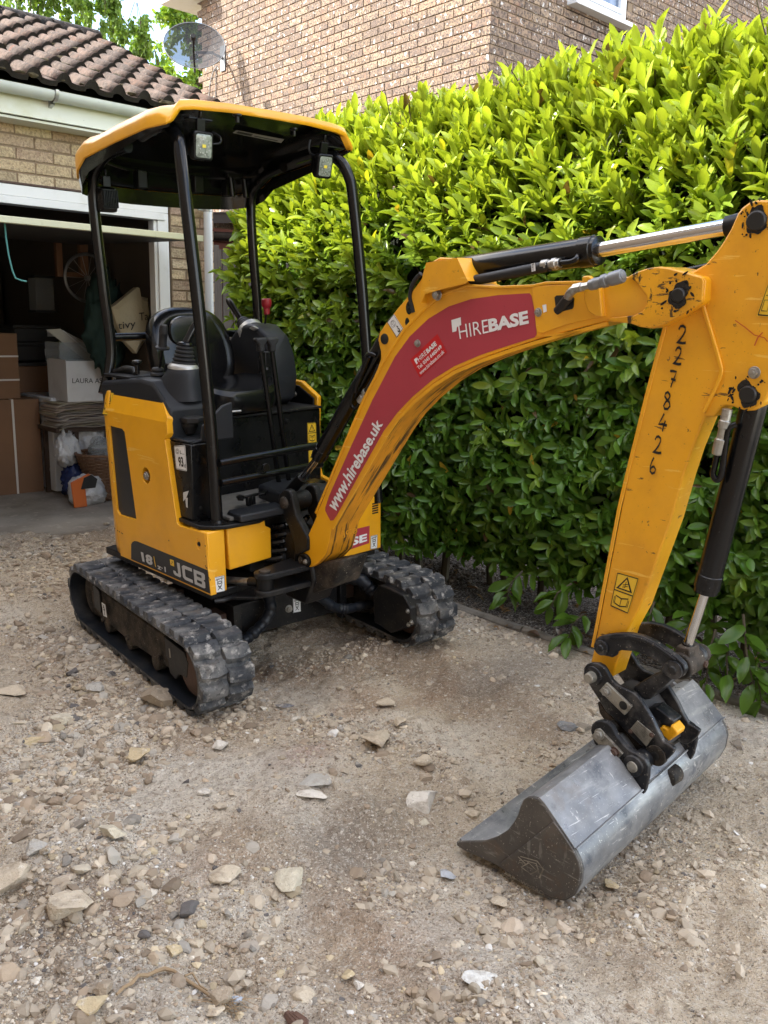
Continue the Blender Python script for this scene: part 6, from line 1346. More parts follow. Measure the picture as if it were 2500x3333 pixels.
# ---- canopy
half = [(0, .125, 2.292), (.20, .128, 2.291), (.36, .138, 2.284), (.418, .147, 2.276), (.452, .150, 2.235), (.470, .160, 2.222), (.500, .26, 2.214), (.508, .50, 2.190), (.503, .782, 2.161), (.500, .86, 2.12), (.470, .93, 2.095), (.36, .985, 2.080), (.18, 1.01, 2.075)]
full = half+[(0, 1.015, 2.074)]+[(-x, y, z) for x, y, z in half[1:][::-1]]
def dens(p, n=3):
    out = []; m = len(p)
    for i in range(m):
        a = np.array(p[i]); b = np.array(p[(i+1) % m])
        for k in range(n): out.append(a+(b-a)*k/n)
    return out
full = dens(full, 3); cc = np.array([0, .57, 0]); rings = []
def rim(q, k, dz, flat=None):
    p = (np.array(q)-cc)*np.array([k, k, 1])+cc; z = q[2]+dz
    if flat is not None: z = z*(1-flat[1])+flat[0]*flat[1]
    return (p[0], p[1], z)
top = lambda y: 2.318-.105*max(0, (y-.15))**1.15
back = lambda q: min(1, max(0, (q[1]-.7)/.25))
for k, dz, fl in ((.955, .0, 0), (.992, -.004, 0), (1.0, .0, 0), (1.002, .014, 0), (.988, .030, 0), (.94, .040, .35), (.85, .042, .75), (.70, .044, 1), (.4, .044, 1), (.05, .044, 1)):
    rg = []
    for q in full:
        bk = back(q); d2 = dz+(.018+.045*bk if dz > .01 else 0)*(1 if q[1] > .16 else 0); rg.append(rim(q, k, d2, (top(((q[1]-.57)*k+.57))+.0+(.014 if k < .75 else 0), fl)))
    rings.append(rg)
cn = MB().loft(rings, 0, True, True, False, True).build('canopy_roof', M['yellow'], EX)
rings = []
for k, dz, fl in ((.990, -.002, 0), (.965, .006, 0), (.93, .012, .3), (.86, .018, .9), (.70, .02, 1), (.05, .02, 1)):
    rings.append([rim(q, k, dz, (top(((q[1]-.57)*k+.57))-.022, fl)) for q in full])
ln = MB().loft(rings, 0, True, True, False, True).build('canopy_lining', M['canopy_in'], cn)
# black skirt hanging below the rim at the sides and rear
rings = [[], [], []]; sel = [q for q in full]
i0 = [i for i, q in enumerate(full) if q[1] > .155]
sk = [full[i] for i in i0]
for q in sk:
    d = .012+.055*min(1, max(0, (q[1]-.2)/.7)); rings[0].append(rim(q, .988, -.001)); rings[1].append(rim(q, .972, -d)); rings[2].append(rim(q, .955, -.001))
MB().loft(rings, 0, False, False).build('canopy_skirt', M['canopy_in'], cn)
sticker('roof_label', cn, MF, 2, 2.268, [(770, 423), (925, 453), (915, 465), (757, 432)], [M['lightgrey'], M['ink']], [('rect', (.05, .2, .35, .8), 1), ('rect', (.4, .3, .9, .5), 1)], out=-1, rounded=.02)
sticker('roof_label', cn, MF, 2, 2.255, [(690, 468), (757, 474), (750, 480), (690, 482)], [M['lightgrey'], M['ink']], [('rect', (.05, .2, .3, .8), 1), ('rect', (.4, .3, .9, .6), 1)], out=-1, rounded=.02)
for q in ((772, 385), (957, 430)): a = MF.loc(*q, 2, 2.26); MB().lathe((a[0], a[1], 2.275), (0, 0, -1), [(0, .018), (.006, .018), (.01, .009), (.03, .008)], 12).build('roof_bolt', M['black'], cn)
for q in ((555, 600), (552, 560)): pass
# rear underside rail with clips
MB().tube(smoothp([(-.44, .80, 2.17), (-.25, .89, 2.15), (0, .92, 2.145), (.25, .89, 2.15), (.44, .80, 2.17)]), .010, 8).build('roof_frame', M['tube_black'], cn)
for x in (-.20, .10, .28): MB().box(x, x+.05, .88, .93, 2.07, 2.15).build('clip', M['black'], cn, .005)
mb = MB(); q = MF.loc(772, 600, 1, .85); mb.tube([(q[0]-.04, .85, q[2]+.03), (q[0]-.03, .85, q[2]-.06)], .014, 8); mb.tube([(q[0]+.04, .85, q[2]+.03), (q[0]+.05, .85, q[2]-.06)], .014, 8); mb.box(q[0]-.06, q[0]+.08, .84, .88, q[2]+.03, q[2]+.05); mb.build('beacon_socket', M['black'], cn, .003)
# ---- work lights
def work_light(cpx, yv, w, h, tilt, front=True, rot=0):
    c = Vector(MF.loc(*cpx, 1, yv)); R_ = Matrix.Translation(c) @ Matrix.Rotation(rot, 4, 'Z') @ Matrix.Rotation(tilt, 4, 'X'); bo = MB(); r_ = .012; ol = []
    for (sx, sz, a0) in ((1, 1, 0), (-1, 1, 90), (-1, -1, 180), (1, -1, 270)):
        for k in range(4): a = radians(a0+30*k); ol.append((sx*(w/2-r_)+r_*cos(a), sz*(h/2-r_)+r_*sin(a)))
    rings = []
    for y, k in ((-.020, .93), (-.016, 1), (.008, 1), (.03, .8)): rings.append([(x*k, y, z*k) for x, z in ol])
    bo.loft(rings, 0, False, True, True, True); b = bo.build('work_light', M['black'], EX, .001); b.matrix_local = R_
    if front:
        o2 = MB().loft([[(x*.80, -.0215, z*.80) for x, z in ol], [(x*.74, -.0225, z*.74) for x, z in ol]], 0, False, True, False, True).build('lens', M['ledwhite'], b)
        MB().box(-.008, .008, -.0235, -.0228, -.006, .006).build('led', M['ledchip'], b)
        sp = MB(); rr3 = random.Random(3)
        for k in range(14): a = 2*pi*k/14; x, z = (w*.22+.006*(k % 2))*cos(a), (h*.24+.006*(k % 2))*sin(a); sp.add([(x+.003*cos(t), -.0232, z+.003*sin(t)) for t in np.linspace(0, 2*pi, 8, endpoint=False)], [list(range(8))])
        sp.build('reflector_dimples', M['alu'], b, recalc=False)
    for k in range(-4, 5): MB().box(k*w*.09-.0015, k*w*.09+.0015, .028, .045, -h*.35, h*.35).build('fin', M['black'], b)
    for k in (-.42, .42):
        for j in (-.42, .42): MB().cyl((k*w, .005, j*h), (k*w, .014, j*h), .003, 6).build('screw', M['zinc'], b)
    br_ = MB(); br_.prism([(-.018, h/2-.0), (.018, h/2), (.018, h/2+.045), (-.018, h/2+.045)], 1, .0, .016); br_.cyl((0, .008, h/2+.045), (0, .008, h/2+.075), .007, 10); br_.build('bracket', M['black'], b, .002); return b
work_light((654, 475), .17, .088, .105, radians(8)); work_light((1050, 540), .17, .080, .100, radians(14), True, radians(-4)); work_light((347, 650), .86, .088, .105, radians(0), False, pi)
hose([MF.loc(*q, 1, .2) for q in ((690, 430), (715, 445), (716, 465), (690, 470))], .005, EX, 'black')
hose([MF.loc(*q, 1, .2) for q in ((1010, 455), (1005, 480), (1012, 500), (1035, 510))], .005, EX, 'black')
mb = MB(); a = MF.loc(602, 383, 1, .2); b = MF.loc(678, 395, 1, .2); mb.box(a[0], b[0], .17, .21, a[2]-.004, a[2]+.002); mb.build('light_bracket', M['black'], EX, .001); mb = MB(); a = MF.loc(985, 455, 1, .2); b = MF.loc(1108, 478, 1, .2); mb.box(a[0]+.06, b[0], .17, .21, a[2]-.02, a[2]-.014); mb.build('light_bracket', M['black'], EX, .001)

# ================================================================== swing post, boom, dipper, rams, hitch, bucket
XB, BW = -.12, .15; XM = XB+BW/2
def P3(px, ax, val): return Vector(MF.loc(px[0], px[1], ax, val))
kp = bpy.data.objects.new('swing_post', None); COL.objects.link(kp); kp.parent = EX
ear = P2(e5((440, 262), (446, 225), (468, 198), (490, 190), (512, 197), (528, 225), (545, 300), (560, 370), (600, 440), (640, 520), (640, 600), (560, 640), (560, 760), (545, 700), (548, 560), (505, 430), (478, 380), (470, 325), (450, 300)), 0, XB)
for x0 in (XB-.012, XB+BW-.03): MB().prism(ear, 0, x0, x0+.034).build('ear', M['black_dirty'], kp, .006)
pin = P3(e5((468, 284))[0], 0, XB-.012); MB().lathe(pin-Vector((.012, 0, 0)), (1, 0, 0), [(0, .018), (.003, .024), (.012, .028), (BW+.03, .028)], 22).build('pin', M['mud'], kp, .001)
MB().lathe(pin+Vector((.03, 0, 0)), (1, 0, 0), [(0, .04), (.09, .04)], 22).build('rod_eye', M['black_dirty'], kp, .002)
body = [(-.02, .30), (-.16, .30), (-.22, .42), (-.20, .50), (-.10, .60), (.0, .62), (.05, .55), (.04, .38)]
MB().prism(body, 0, XB+.005, XB+BW-.005).build('post_body', M['black_dirty'], kp, .012)
low = P2(e5((560, 640), (620, 700), (700, 690), (860, 665), (850, 700), (800, 850), (700, 880), (640, 905), (540, 880)), 0, XB+.02)
MB().prism(low, 0, XB+.02, XB+BW+.02).build('knuckle', M['mud'], kp, .012)
ap = P3(e5((335, 770))[0], 1, -.14)
for z0, z1 in ((ap.z-.012, ap.z+.014), (ap.z-.085, ap.z-.060)):
    pl_ = [(ap.x+.045*cos(a), -.14+.045*sin(a)) for a in np.linspace(pi/2, 3*pi/2, 9)]+[(XB+.05, -.20), (XB+.06, -.05)]
    MB().prism(pl_, 2, z0, z1).build('clevis_plate', M['black_dirty'], kp, .005)
MB().cyl((ap.x, -.14, ap.z-.09), (ap.x, -.14, ap.z+.022), .024, 18).build('pin', M['mud'], kp, .002)
MB().lathe((ap.x, -.14, ap.z-.058), (0, 0, 1), [(0, .036), (.046, .036)], 18).build('rod_eye', M['black'], kp)
sr = MB(); s0 = Vector((ap.x, -.14, ap.z-.035)); s1 = P3((745, 1888), 1, .06); dv = s1-s0; sr.tube([s0+dv*.15, s0+dv*.4], .021, 14); sr.build('rod_end', M['black'], kp); MB().tube([s0+dv*.38, s1+dv*.1], .0155, 16).build('swing_rod', M['zinc'], kp)
for k in range(3): hose([(-.02+.02*k, -.0, .62), (-.10+.05*k, -.03, .60+.02*k), (-.12, .02, .52)], .012, kp, 'tube_black')

# ---- boom
near = c4((128, 1672), (135, 1640), (215, 1462), (212, 1448), (240, 1392), (400, 1000), (480, 810), (545, 660), (563, 610), (562, 570), (548, 510), (556, 468), (600, 405), (660, 330), (720, 262), (780, 180), (830, 90), (880, 62), (960, 68), (1000, 110), (1035, 205), (1080, 222), (1200, 226), (1380, 216))+c5((160, 650), (418, 645), (520, 628), (640, 612), (700, 602), (760, 572), (830, 548), (900, 538), (970, 548), (1090, 580), (1185, 606), (1199, 630), (1190, 765), (1175, 785), (1050, 858), (925, 928), (850, 945), (780, 935), (720, 912), (640, 905), (560, 898))+c4((1659, 440), (1400, 510), (1250, 558), (1100, 612), (960, 672), (850, 742), (740, 835), (655, 925), (590, 1018), (470, 1225), (300, 1520), (285, 1600), (265, 1670), (215, 1722), (190, 1735), (160, 1738), (135, 1712))
NB = P2(near, 0, XB); boom = MB().prism(NB, 0, XB, XB+BW).build('boom', [M['yellow'], M['yellow_under']], EX, .004)
# underside faces use the scraped material
me = boom.data
for p in me.polygons:
    if abs(p.normal.x) < .4 and (p.normal.z < -.15 or p.normal.y < -.3) and p.center.y > -1.2 and (p.normal.z < 0.1): p.material_index = 1
# proud edge strips along the top and bottom of the side plate
def edge_strip(pts, w, par, dx=-.005, mat='yellow', name='edge_flange'):
    q = P2(pts, 0, XB); n = len(q); inner = []
    for i in range(n):
        a = np.array(q[max(i-1, 0)]); b = np.array(q[min(i+1, n-1)]); d = (b-a)/np.linalg.norm(b-a); inner.append(tuple(np.array(q[i])+np.array([-d[1], d[0]])*w))
    return MB().prism(q+inner[::-1], 0, XB+dx, XB+.002).build(name, M[mat], par, .002)
edge_strip(c5((560, 898), (300, 968), (90, 1020))+c4((1659, 446), (1400, 514), (1250, 562), (1100, 615), (960, 676), (850, 746), (740, 838), (655, 928), (590, 1021), (470, 1228), (300, 1520)), -.011, boom)
edge_strip(c4((216, 1448), (300, 1250), (400, 1010), (480, 825), (600, 600), (700, 450), (800, 350), (900, 270), (1035, 222), (1200, 232), (1385, 225))+c5((160, 656), (418, 652)), -.009, boom)
# cast foot block with raised lettering
ft = P2(c4((300, 1520), (470, 1490), (440, 1640), (360, 1690), (250, 1715)), 0, XB)
c1 = [P3(q, 0, XB+.02) for q in c4((305, 1525))]
# end plate (fork) over the dipper, thicker and proud
fork = P2(c5((560, 892), (600, 870), (740, 858), (800, 830), (828, 780), (826, 730), (760, 640), (700, 606), (760, 574), (830, 550), (900, 540), (970, 550), (1090, 582), (1185, 608), (1198, 632), (1190, 765), (1175, 785), (1050, 856), (925, 926), (850, 943), (780, 933), (720, 910), (640, 903)), 0, XB)
MB().prism(fork, 0, XB-.010, XB+.002).build('fork_plate', M['yellow_greasy'], boom, .003)
fork2 = [(y, z) for y, z in fork]; MB().prism(fork2, 0, XB+BW-.002, XB+BW+.010).build('fork_plate', M['yellow_worn'], boom, .003)
pk = P2(c5((72, 690), (110, 660), (420, 652)), 0, XB)
cov = P2(c5((70, 680), (90, 664), (415, 652), (530, 648), (548, 862), (300, 915), (140, 973), (110, 970), (95, 940)), 0, XB)
MB().prism(cov, 0, XB-.004, XB+.001).build('access_cover', M['yellow'], boom, .0015)
op = P2(c5((212, 740), (225, 727), (320, 725), (340, 745), (338, 800), (330, 815), (240, 838), (222, 825)), 0, XB-.0045); MB().prism(op, 0, XB-.0055, XB-.0045).build('hose_opening', M['ink'], boom)
bolt(boom, MF.loc(*c5((106, 838))[0], 0, XB-.004), 0, .010, .007); bolt(boom, MF.loc(*c4((763, 527))[0], 0, XB-.002), 0, .010, .008)
sticker('tape', boom, MF, 0, XB-.0045, c5((132, 790), (158, 785), (162, 832), (140, 840)), [M['white']], [], rounded=0)
# curved wing plate under the quick coupler
wg = P2(c5((414, 612), (425, 600), (460, 598), (478, 612), (528, 655), (548, 866), (500, 862), (455, 830), (432, 770), (428, 700)), 0, XB); MB().prism(wg, 0, XB-.020, XB-.003).build('coupler_guard', M['yellow'], boom, .004)
# coupler and its hose
a = P3(c5((660, 598))[0], 0, XB-.05); b = P3(c5((445, 660))[0], 0, XB-.045); d = (a-b); dl = d.length; mb = MB()
mb.lathe(b, d, [(0, .015), (dl*.18, .017), (dl*.2, .0155), (dl*.38, .0155), (dl*.4, .019), (dl*.52, .019), (dl*.54, .016), (dl*.62, .016), (dl*.64, .0195), (dl*.96, .0195), (dl*1.0, .017)], 20); mb.lathe(a-d*.002, d, [(0, .011), (dl*.02, .010)], 14); mb.build('hydraulic_coupler', M['grey_metal'], boom, .001)
e0 = P3(c5((350, 680))[0], 0, XB-.035); MB().lathe(e0-(b-e0)*.1, b-e0, [(0, .014), ((b-e0).length*.55, .014), ((b-e0).length*.6, .011), ((b-e0).length*1.05, .011)], 6).build('hex_nut', M['zinc'], boom, .001)
e1 = P3(c5((245, 815))[0], 0, XB+.0); MB().tube(smoothp([e0+Vector((0, 0, .0)), e0+(e1-e0)*.25+Vector((-.006, 0, .002)), e0+(e1-e0)*.6, e1]), .0125, 12).build('hose', M['zinc'], boom); MB().tube([e0+(e1-e0)*.42, e1+(e1-e0)*.1], .0148, 12).build('hose_sleeve', M['rubber_soft'], boom)
# pins with grease
def grease(px, val, r, par, seed, ax=0, cap=.020):
    rr = random.Random(seed); c = MF.loc(*px, ax, val); pts = []
    n = 46
    for k in range(n): a = 2*pi*k/n; q = r*(.84+.16*sin(2*a+seed)+.11*sin(3*a+seed*2)+.06*sin(7*a+seed*3)+rr.uniform(-.03, .03)); pts.append((val-.001, c[1]+q*cos(a), c[2]+q*sin(a)))
    mb = MB(); mb.add(pts, [list(range(n))]); 
    for _ in range(22):
        a = rr.uniform(0, 2*pi); q = r*rr.uniform(.85, 1.6); s_ = r*rr.uniform(.03, .10); b0_ = rr.uniform(0, 2*pi); el = rr.uniform(1, 3.5); cy0, cz0 = c[1]+q*cos(a), c[2]+q*sin(a)
        mb.add([(val-.001, cy0+s_*el*cos(t)*cos(b0_)-s_*sin(t)*sin(b0_), cz0+s_*el*cos(t)*sin(b0_)+s_*sin(t)*cos(b0_)) for t in np.linspace(0, 2*pi, 7, endpoint=False)], [list(range(7))])
    o = mb.build('grease_smear', M['grease'], par, recalc=False); MB().lathe((val+.001, c[1], c[2]), (-1, 0, 0), [(0, cap*1.05), (.006, cap), (.010, cap*.85)], 24).build('pin_cap', M['ink'], par, .001); return c
grease(c5((1025, 725))[0], XB-.0115, .036, boom, 4, cap=.019)
pc = MF.loc(*c4((585, 503))[0], 0, XB); MB().lathe((XB+.001, pc[1], pc[2]), (-1, 0, 0), [(0, .019), (.004, .019), (.006, .016)], 22).build('pin_cap', M['ink'], boom)
pc = MF.loc(*c4((160, 1697))[0], 0, XB); MB().prism([(pc[1]+.045*cos(a)*.8, pc[2]+.03*sin(a)) for a in np.linspace(0, 2*pi, 18, endpoint=False)], 0, XB-.016, XB+.0).build('pivot_plate', M['black'], boom, .003); bolt(boom, (XB-.016, pc[1]-.016, pc[2]), 0, .009, .008); MB().cyl((XB-.016, pc[1]+.018, pc[2]), (XB-.019, pc[1]+.018, pc[2]), .014, 16).build('pin', M['mud'], boom)
for q, r1 in ((c4((716, 335))[0], .018), (c4((706, 412))[0], .012)): c = MF.loc(*q, 0, XB-.001); MB().add([(XB-.0012, c[1]+r1*.85*cos(a), c[2]+r1*1.25*sin(a)) for a in np.linspace(0, 2*pi, 20, endpoint=False)], [list(range(20))]).build('lightening_hole', M['hedge_in'], boom, recalc=False)
# red decal with the hire company's name
rd = c4((265, 1412), (285, 1350), (400, 1090), (520, 830), (570, 735), (640, 600), (720, 490), (820, 395), (930, 328), (1050, 288), (1200, 266), (1368, 256), (1378, 270), (1400, 380), (1406, 478), (1396, 494), (1250, 540), (1100, 590), (960, 650), (845, 722), (735, 815), (650, 905), (580, 1000), (470, 1195), (325, 1458), (308, 1482), (292, 1484), (276, 1455), (264, 1430))
rdm = MB(); rdm.add([(XB-.0008, y, z) for y, z in P2(rd, 0, XB)], [list(range(len(rd)))], 0); rdm.build('red_decal', M['red_decal'], boom, recalc=False)
V0 = XB-.0012
sticker('lettering', boom, MF, 0, V0, c4((262, 1392), (536, 918), (584, 958), (314, 1462)), [M['white']], [('text', 'www.hirebase.uk', 0.03, 0.05, .99, .93, 0, .028)], base=False)
sticker('lettering', boom, MF, 0, V0, c4((982, 430), (1142, 396), (1148, 468), (992, 503)), [M['white']], [('text', 'HIRE', 0, 0, 1, 1, 0, -.004)], base=False)
sticker('lettering', boom, MF, 0, V0, c4((1144, 396), (1358, 348), (1365, 420), (1150, 468)), [M['white']], [('text', 'BASE', 0, 0, 1, 1, 0, .045)], base=False)
fl = P2(c4((945, 401), (996, 386), (999, 428), (984, 433), (975, 440), (973, 461), (951, 467)), 0, V0); MB().add([(V0-.001, y, z) for y, z in fl], [list(range(len(fl)))]).build('logo_flag', M['white'], boom, recalc=False)
sticker('hire_sticker', boom, MF, 0, V0, c4((722, 615), (870, 475), (922, 575), (775, 712)), [M['red'], M['white']], [('text', 'HIRE', .20, .60, .50, .82, 1, .0), ('text', 'BASE', .52, .60, .86, .82, 1, .04), ('poly', [(.10, .86), (.19, .86), (.19, .72), (.15, .72), (.15, .60), (.10, .60)], 1), ('text', 'Tel: 0345 6460169', .08, .32, .94, .50, 1, .02), ('text', 'www.hirebase.co.uk', .06, .06, .94, .25, 1, .01)], rounded=0)
sticker('hook_label', boom, MF, 0, XB-.001, c4((598, 412), (634, 367), (686, 448), (652, 499)), [M['white'], M['ink']], [('line', [(.04, .03), (.96, .03), (.96, .97), (.04, .97), (.04, .03)], 1, .04), ('line', circ(.45, .66, .26, .17), 1, .02), ('line', [(.38, .55), (.38, .68), (.28, .68), (.46, .80), (.62, .68), (.52, .68), (.52, .55), (.38, .55)], 1, .025), ('line', [(.60, .42), (.66, .34), (.60, .26), (.68, .18), (.62, .10), (.50, .12), (.46, .20)], 1, .09)])
sticker('cast_lettering', boom, MF, 0, XB-.001, c4((330, 1540), (452, 1515), (450, 1560), (340, 1590)), [M['yellow_worn']], [('text', 'JCB', .2, .1, .9, .9, 0, .02)], base=False)
# hood over the dipper ram hose at the heel
hood_px = c4((800, 92), (975, 64), (1033, 190), (1028, 232), (985, 245), (930, 272), (850, 282), (835, 292), (778, 310), (776, 262), (790, 160))
hd = P2(hood_px, 0, XB-.03); rings = []
hA = P2(c4((778, 310), (776, 262), (795, 130), (805, 92), (835, 80), (975, 64), (990, 80), (1033, 190)), 0, XB-.03)
rings = [[(XB-.035, y, z) for y, z in hA], [(XB-.030, y+.0, z+.010) for y, z in hA], [(XB+BW+.01, y, z+.012) for y, z in hA]]
hb = MB()
hb.prism(P2(c4((778, 310), (774, 262), (790, 150), (808, 90), (975, 64), (1033, 190), (1020, 205), (885, 238), (800, 262)), 0, XB-.03), 0, XB-.030, XB-.026)
y0_ = P2(c4((808, 90), (975, 64)), 0, XB-.03); hb.loft([[(XB-.030, *y0_[0]), (XB-.030, *y0_[1])], [(XB+BW*.9, y0_[0][0], y0_[0][1]+.004), (XB+BW*.9, y0_[1][0], y0_[1][1]+.004)]], 0, False, False)
y1_ = P2(c4((975, 64), (1033, 190)), 0, XB-.03); hb.loft([[(XB-.030, *y1_[0]), (XB-.030, *y1_[1])], [(XB+BW*.9, *y1_[0]), (XB+BW*.9, *y1_[1])]], 0, False, False)
y2_ = P2(c4((808, 90), (778, 310)), 0, XB-.03); hb.loft([[(XB-.030, *y2_[0]), (XB-.030, *y2_[1])], [(XB+.03, *y2_[0]), (XB+.03, *y2_[1])]], 0, False, False)
hb.build('hose_hood', M['yellow_worn'], boom, .004)
bolt(boom, MF.loc(*c4((870, 265))[0], 0, XB-.012), 0, .014, .012)
hose([P3(q, 0, XB+.0) for q in c4((780, 150), (740, 200), (722, 270), (735, 335), (740, 360))], .008, boom, 'rubber_soft')

# ---- dipper ram (on top of the boom)
def ram(name, b0, b1, r1, t1, r2, eye, par=EX):
    b0, b1, t1 = Vector(b0), Vector(b1), Vector(t1); d = (b1-b0); L_ = d.length
    mb = MB(); mb.lathe(b0, d, [(0, r1*.93), (.006, r1), (L_-.06, r1), (L_-.058, r1*1.07), (L_-.018, r1*1.07), (L_-.016, r1*.98), (L_-.004, r1*.98), (L_, r1*.7)], 32); o = mb.build(name, M['tube_black'], par)
    MB().tube([b1-d.normalized()*.02, t1], r2, 24).build('rod', M['chrome'], o)
    MB().lathe(t1-d.normalized()*.004, (t1-b1), [(0, r2*1.25), (.05, r2*1.35), (.06, r2*1.2), (eye, r2*1.2)], 20).build('rod_end', M['black'], o); return o
b0 = P3((1440, 886), 0, XM); b1 = P3((1955, 814), 0, XM); t1 = P3((2372, 738), 0, XM)
dr_ = ram('dipper_ram', b0, b1, .0425, t1, .0225, .08)
hp = [P3(q, 0, XM-.055) for q in ((1530, 915), (1620, 898), (1700, 882), (1790, 865))]; MB().tube(smoothp(hp), .0165, 12).build('hose', M['rubber_soft'], dr_)
a = P3(c5((150, 530))[0], 0, XM-.055); b = P3(c5((255, 515))[0], 0, XM-.055); MB().lathe(a-(b-a)*.15, b-a, [(0, .0175), (.02, .0175), (.022, .014), (.035, .014), (.037, .018), (.05, .018), (.052, .0145), ((b-a).length*1.1, .0145)], 12).build('hose_fitting', M['zinc'], dr_, .001)
MB().tube(smoothp([b, P3(c5((320, 508))[0], 0, XM-.055), P3(c5((355, 490))[0], 0, XM-.052), P3(c5((368, 462))[0], 0, XM-.035)]), .009, 10).build('steel_pipe', M['tube_black'], dr_)
c = P3(c5((372, 458))[0], 0, XM-.036); MB().lathe(c+Vector((.02, 0, 0)), (-1, 0, 0), [(0, .02), (.015, .018), (.022, .01)], 14).build('port_boss', M['tube_black'], dr_)
sticker('hose_print', dr_, MF, 0, XM-.073, c5((58, 520), (84, 514), (88, 566), (62, 572)), [M['white'], M['ink']], [('text', 'PIRT', .2, .05, .8, .95, 1)], rounded=0)
MB().tube([P3(c5((1040, 580))[0], 0, .02), P3(c5((1180, 550))[0], 0, .02), P3(c5((1300, 520))[0], 0, .02)], .012, 10).build('hose', M['tube_black'], dr_)
# ---- boom ram (between cab and boom)
b0 = P3((1262, 1098), 0, XM); b1 = P3((1035, 1492), 0, XM); t1 = P3((965, 1580), 0, XM)
bb = ram('boom_ram', b0, b1, .033, t1, .0155, .06)
MB().tube([P3((985, 1553), 0, XM), P3((938, 1606), 0, XM)], .024, 16).build('rod_end', M['black'], bb)
MB().tube(smoothp([P3(q, 0, XM-.035) for q in f2((820, 300), (775, 400), (720, 490))]), .0135, 12).build('hose', M['rubber_soft'], bb)
a = P3(f2((725, 470))[0], 0, XM-.036); b = P3(f2((680, 545))[0], 0, XM-.036); MB().lathe(a, b-a, [(0, .0145), (.018, .0145), (.02, .011), (.028, .011), (.03, .015), ((b-a).length, .015)], 8).build('hose_fitting', M['zinc'], bb, .001)
MB().tube(smoothp([b, P3(f2((650, 590))[0], 0, XM-.036), P3(f2((622, 560))[0], 0, XM-.036), P3(f2((640, 470))[0], 0, XM-.04), P3(f2((700, 330))[0], 0, XM-.045), P3(f2((715, 250))[0], 0, XM-.05), P3(f2((745, 215))[0], 0, XM-.05), P3(f2((790, 230))[0], 0, XM-.04)]), .0075, 10).build('steel_pipe', M['tube_black'], bb)
MB().tube(smoothp([P3(q, 0, XM-.05) for q in f2((740, 235), (700, 340), (660, 430), (650, 480))]), .009, 10).build('steel_pipe', M['tube_black'], bb)

# ---- dipper arm
XD, DW = -.085, .082; XDM = XD+DW/2
dpx = c5((1395, 222), (1408, 190), (1440, 150), (1485, 118), (1540, 102), (1620, 104), (1680, 130), (1715, 190), (1725, 280), (1715, 600), (1700, 1000), (1660, 1250), (1600, 1400), (1560, 1455), (1520, 1480), (1470, 1484), (1420, 1470), (1370, 1452), (1330, 1450), (1300, 1462), (1275, 1500), (1255, 1522), (1200, 1520), (1110, 1740), (1050, 1925), (970, 2212))+c7((690, 110), (570, 330), (500, 560), (430, 772), (405, 745), (350, 680), (300, 640), (218, 626), (250, 500), (345, 0))+c5((690, 1900), (770, 1560), (860, 1200), (920, 1000), (965, 860), (980, 750), (1010, 640), (1080, 575), (1130, 562), (1200, 520), (1270, 440), (1325, 360), (1365, 290))
DP = P2(dpx, 0, XD); dip = MB().prism(DP, 0, XD, XD+DW).build('dipper_arm', [M['yellow_worn'], M['yellow_under']], EX, .005)
# outer box plate edge and rib
def rib(px, w, x0, x1, par, name, mat='yellow'):
    q = P2(px, 0, XD); n = len(q); inn = []
    for i in range(n):
        a = np.array(q[max(i-1, 0)]); b = np.array(q[min(i+1, n-1)]); d = (b-a)/np.linalg.norm(b-a); inn.append(tuple(np.array(q[i])+np.array([-d[1], d[0]])*w))
    return MB().prism(q+inn[::-1], 0, x0, x1).build(name, M[mat], par, .003)
rib(c5((1180, 745), (1200, 790), (1300, 1120), (1322, 1210), (1318, 1250), (1290, 1320), (1215, 1475), (1200, 1500)), .011, XD-.008, XD+.001, dip, 'weld_rib')
rib(c5((958, 905), (920, 1040), (830, 1380), (720, 1820), (650, 2110))+c7((345, 10), (300, 260), (255, 480)), .012, XD-.003, XD+.001, dip, 'edge_bead')
pg = grease(c5((1535, 240))[0], XD-.001, .034, dip, 11, cap=.025); pg = grease(c5((1480, 1375))[0], XD-.001, .036, dip, 12, cap=.023)
bolt(dip, MF.loc(*c5((1520, 1232))[0], 0, XD-.001), 0, .012, .010)
# hand written stock number
dg = {'2': [(.05, .78), (.2, .97), (.5, 1), (.78, .9), (.8, .7), (.6, .45), (.3, .2), (.0, .03), (.3, .06), (.65, .03), (1, .06)], '7': [(.1, .95), (.5, .97), (1, .95), (.8, .6), (.55, .25), (.4, 0)], '8': [(.75, .85), (.5, 1), (.2, .92), (.15, .75), (.4, .58), (.75, .42), (.85, .2), (.6, .02), (.25, .03), (.1, .2), (.3, .42), (.65, .6), (.8, .8), (.7, .92)], '4': [(.55, 1), (.3, .7), (.02, .38), (.5, .4), (1, .36)], '6': [(.55, 1), (.25, .75), (.08, .45), (.1, .15), (.4, 0), (.75, .08), (.85, .28), (.6, .45), (.3, .4), (.12, .25)]}
for ch, q in (('2', ((1027, 925), (1083, 928), (1072, 1044), (1012, 1042))), ('2', ((1008, 1066), (1052, 1070), (1042, 1182), (988, 1178))), ('7', ((966, 1215), (1012, 1222), (1000, 1332), (956, 1326))), ('8', ((930, 1358), (982, 1362), (976, 1474), (920, 1472))), ('4', ((904, 1497), (955, 1503), (945, 1622), (888, 1612))), ('2', ((873, 1648), (918, 1652), (912, 1764), (856, 1758))), ('6', ((842, 1786), (884, 1790), (880, 1895), (833, 1892)))):
    els = [('line', dg[ch], 0, .155)]
    if ch == '7': els.append(('line', [(.35, .5), (1.0, .45)], 0, .15))
    if ch == '4': els.append(('line', [(.78, .62), (.62, .3), (.55, 0)], 0, .15))
    sticker('handwritten_digit', dip, MF, 0, XD-.0012, c5(*q), [M['ink']], els, base=False)
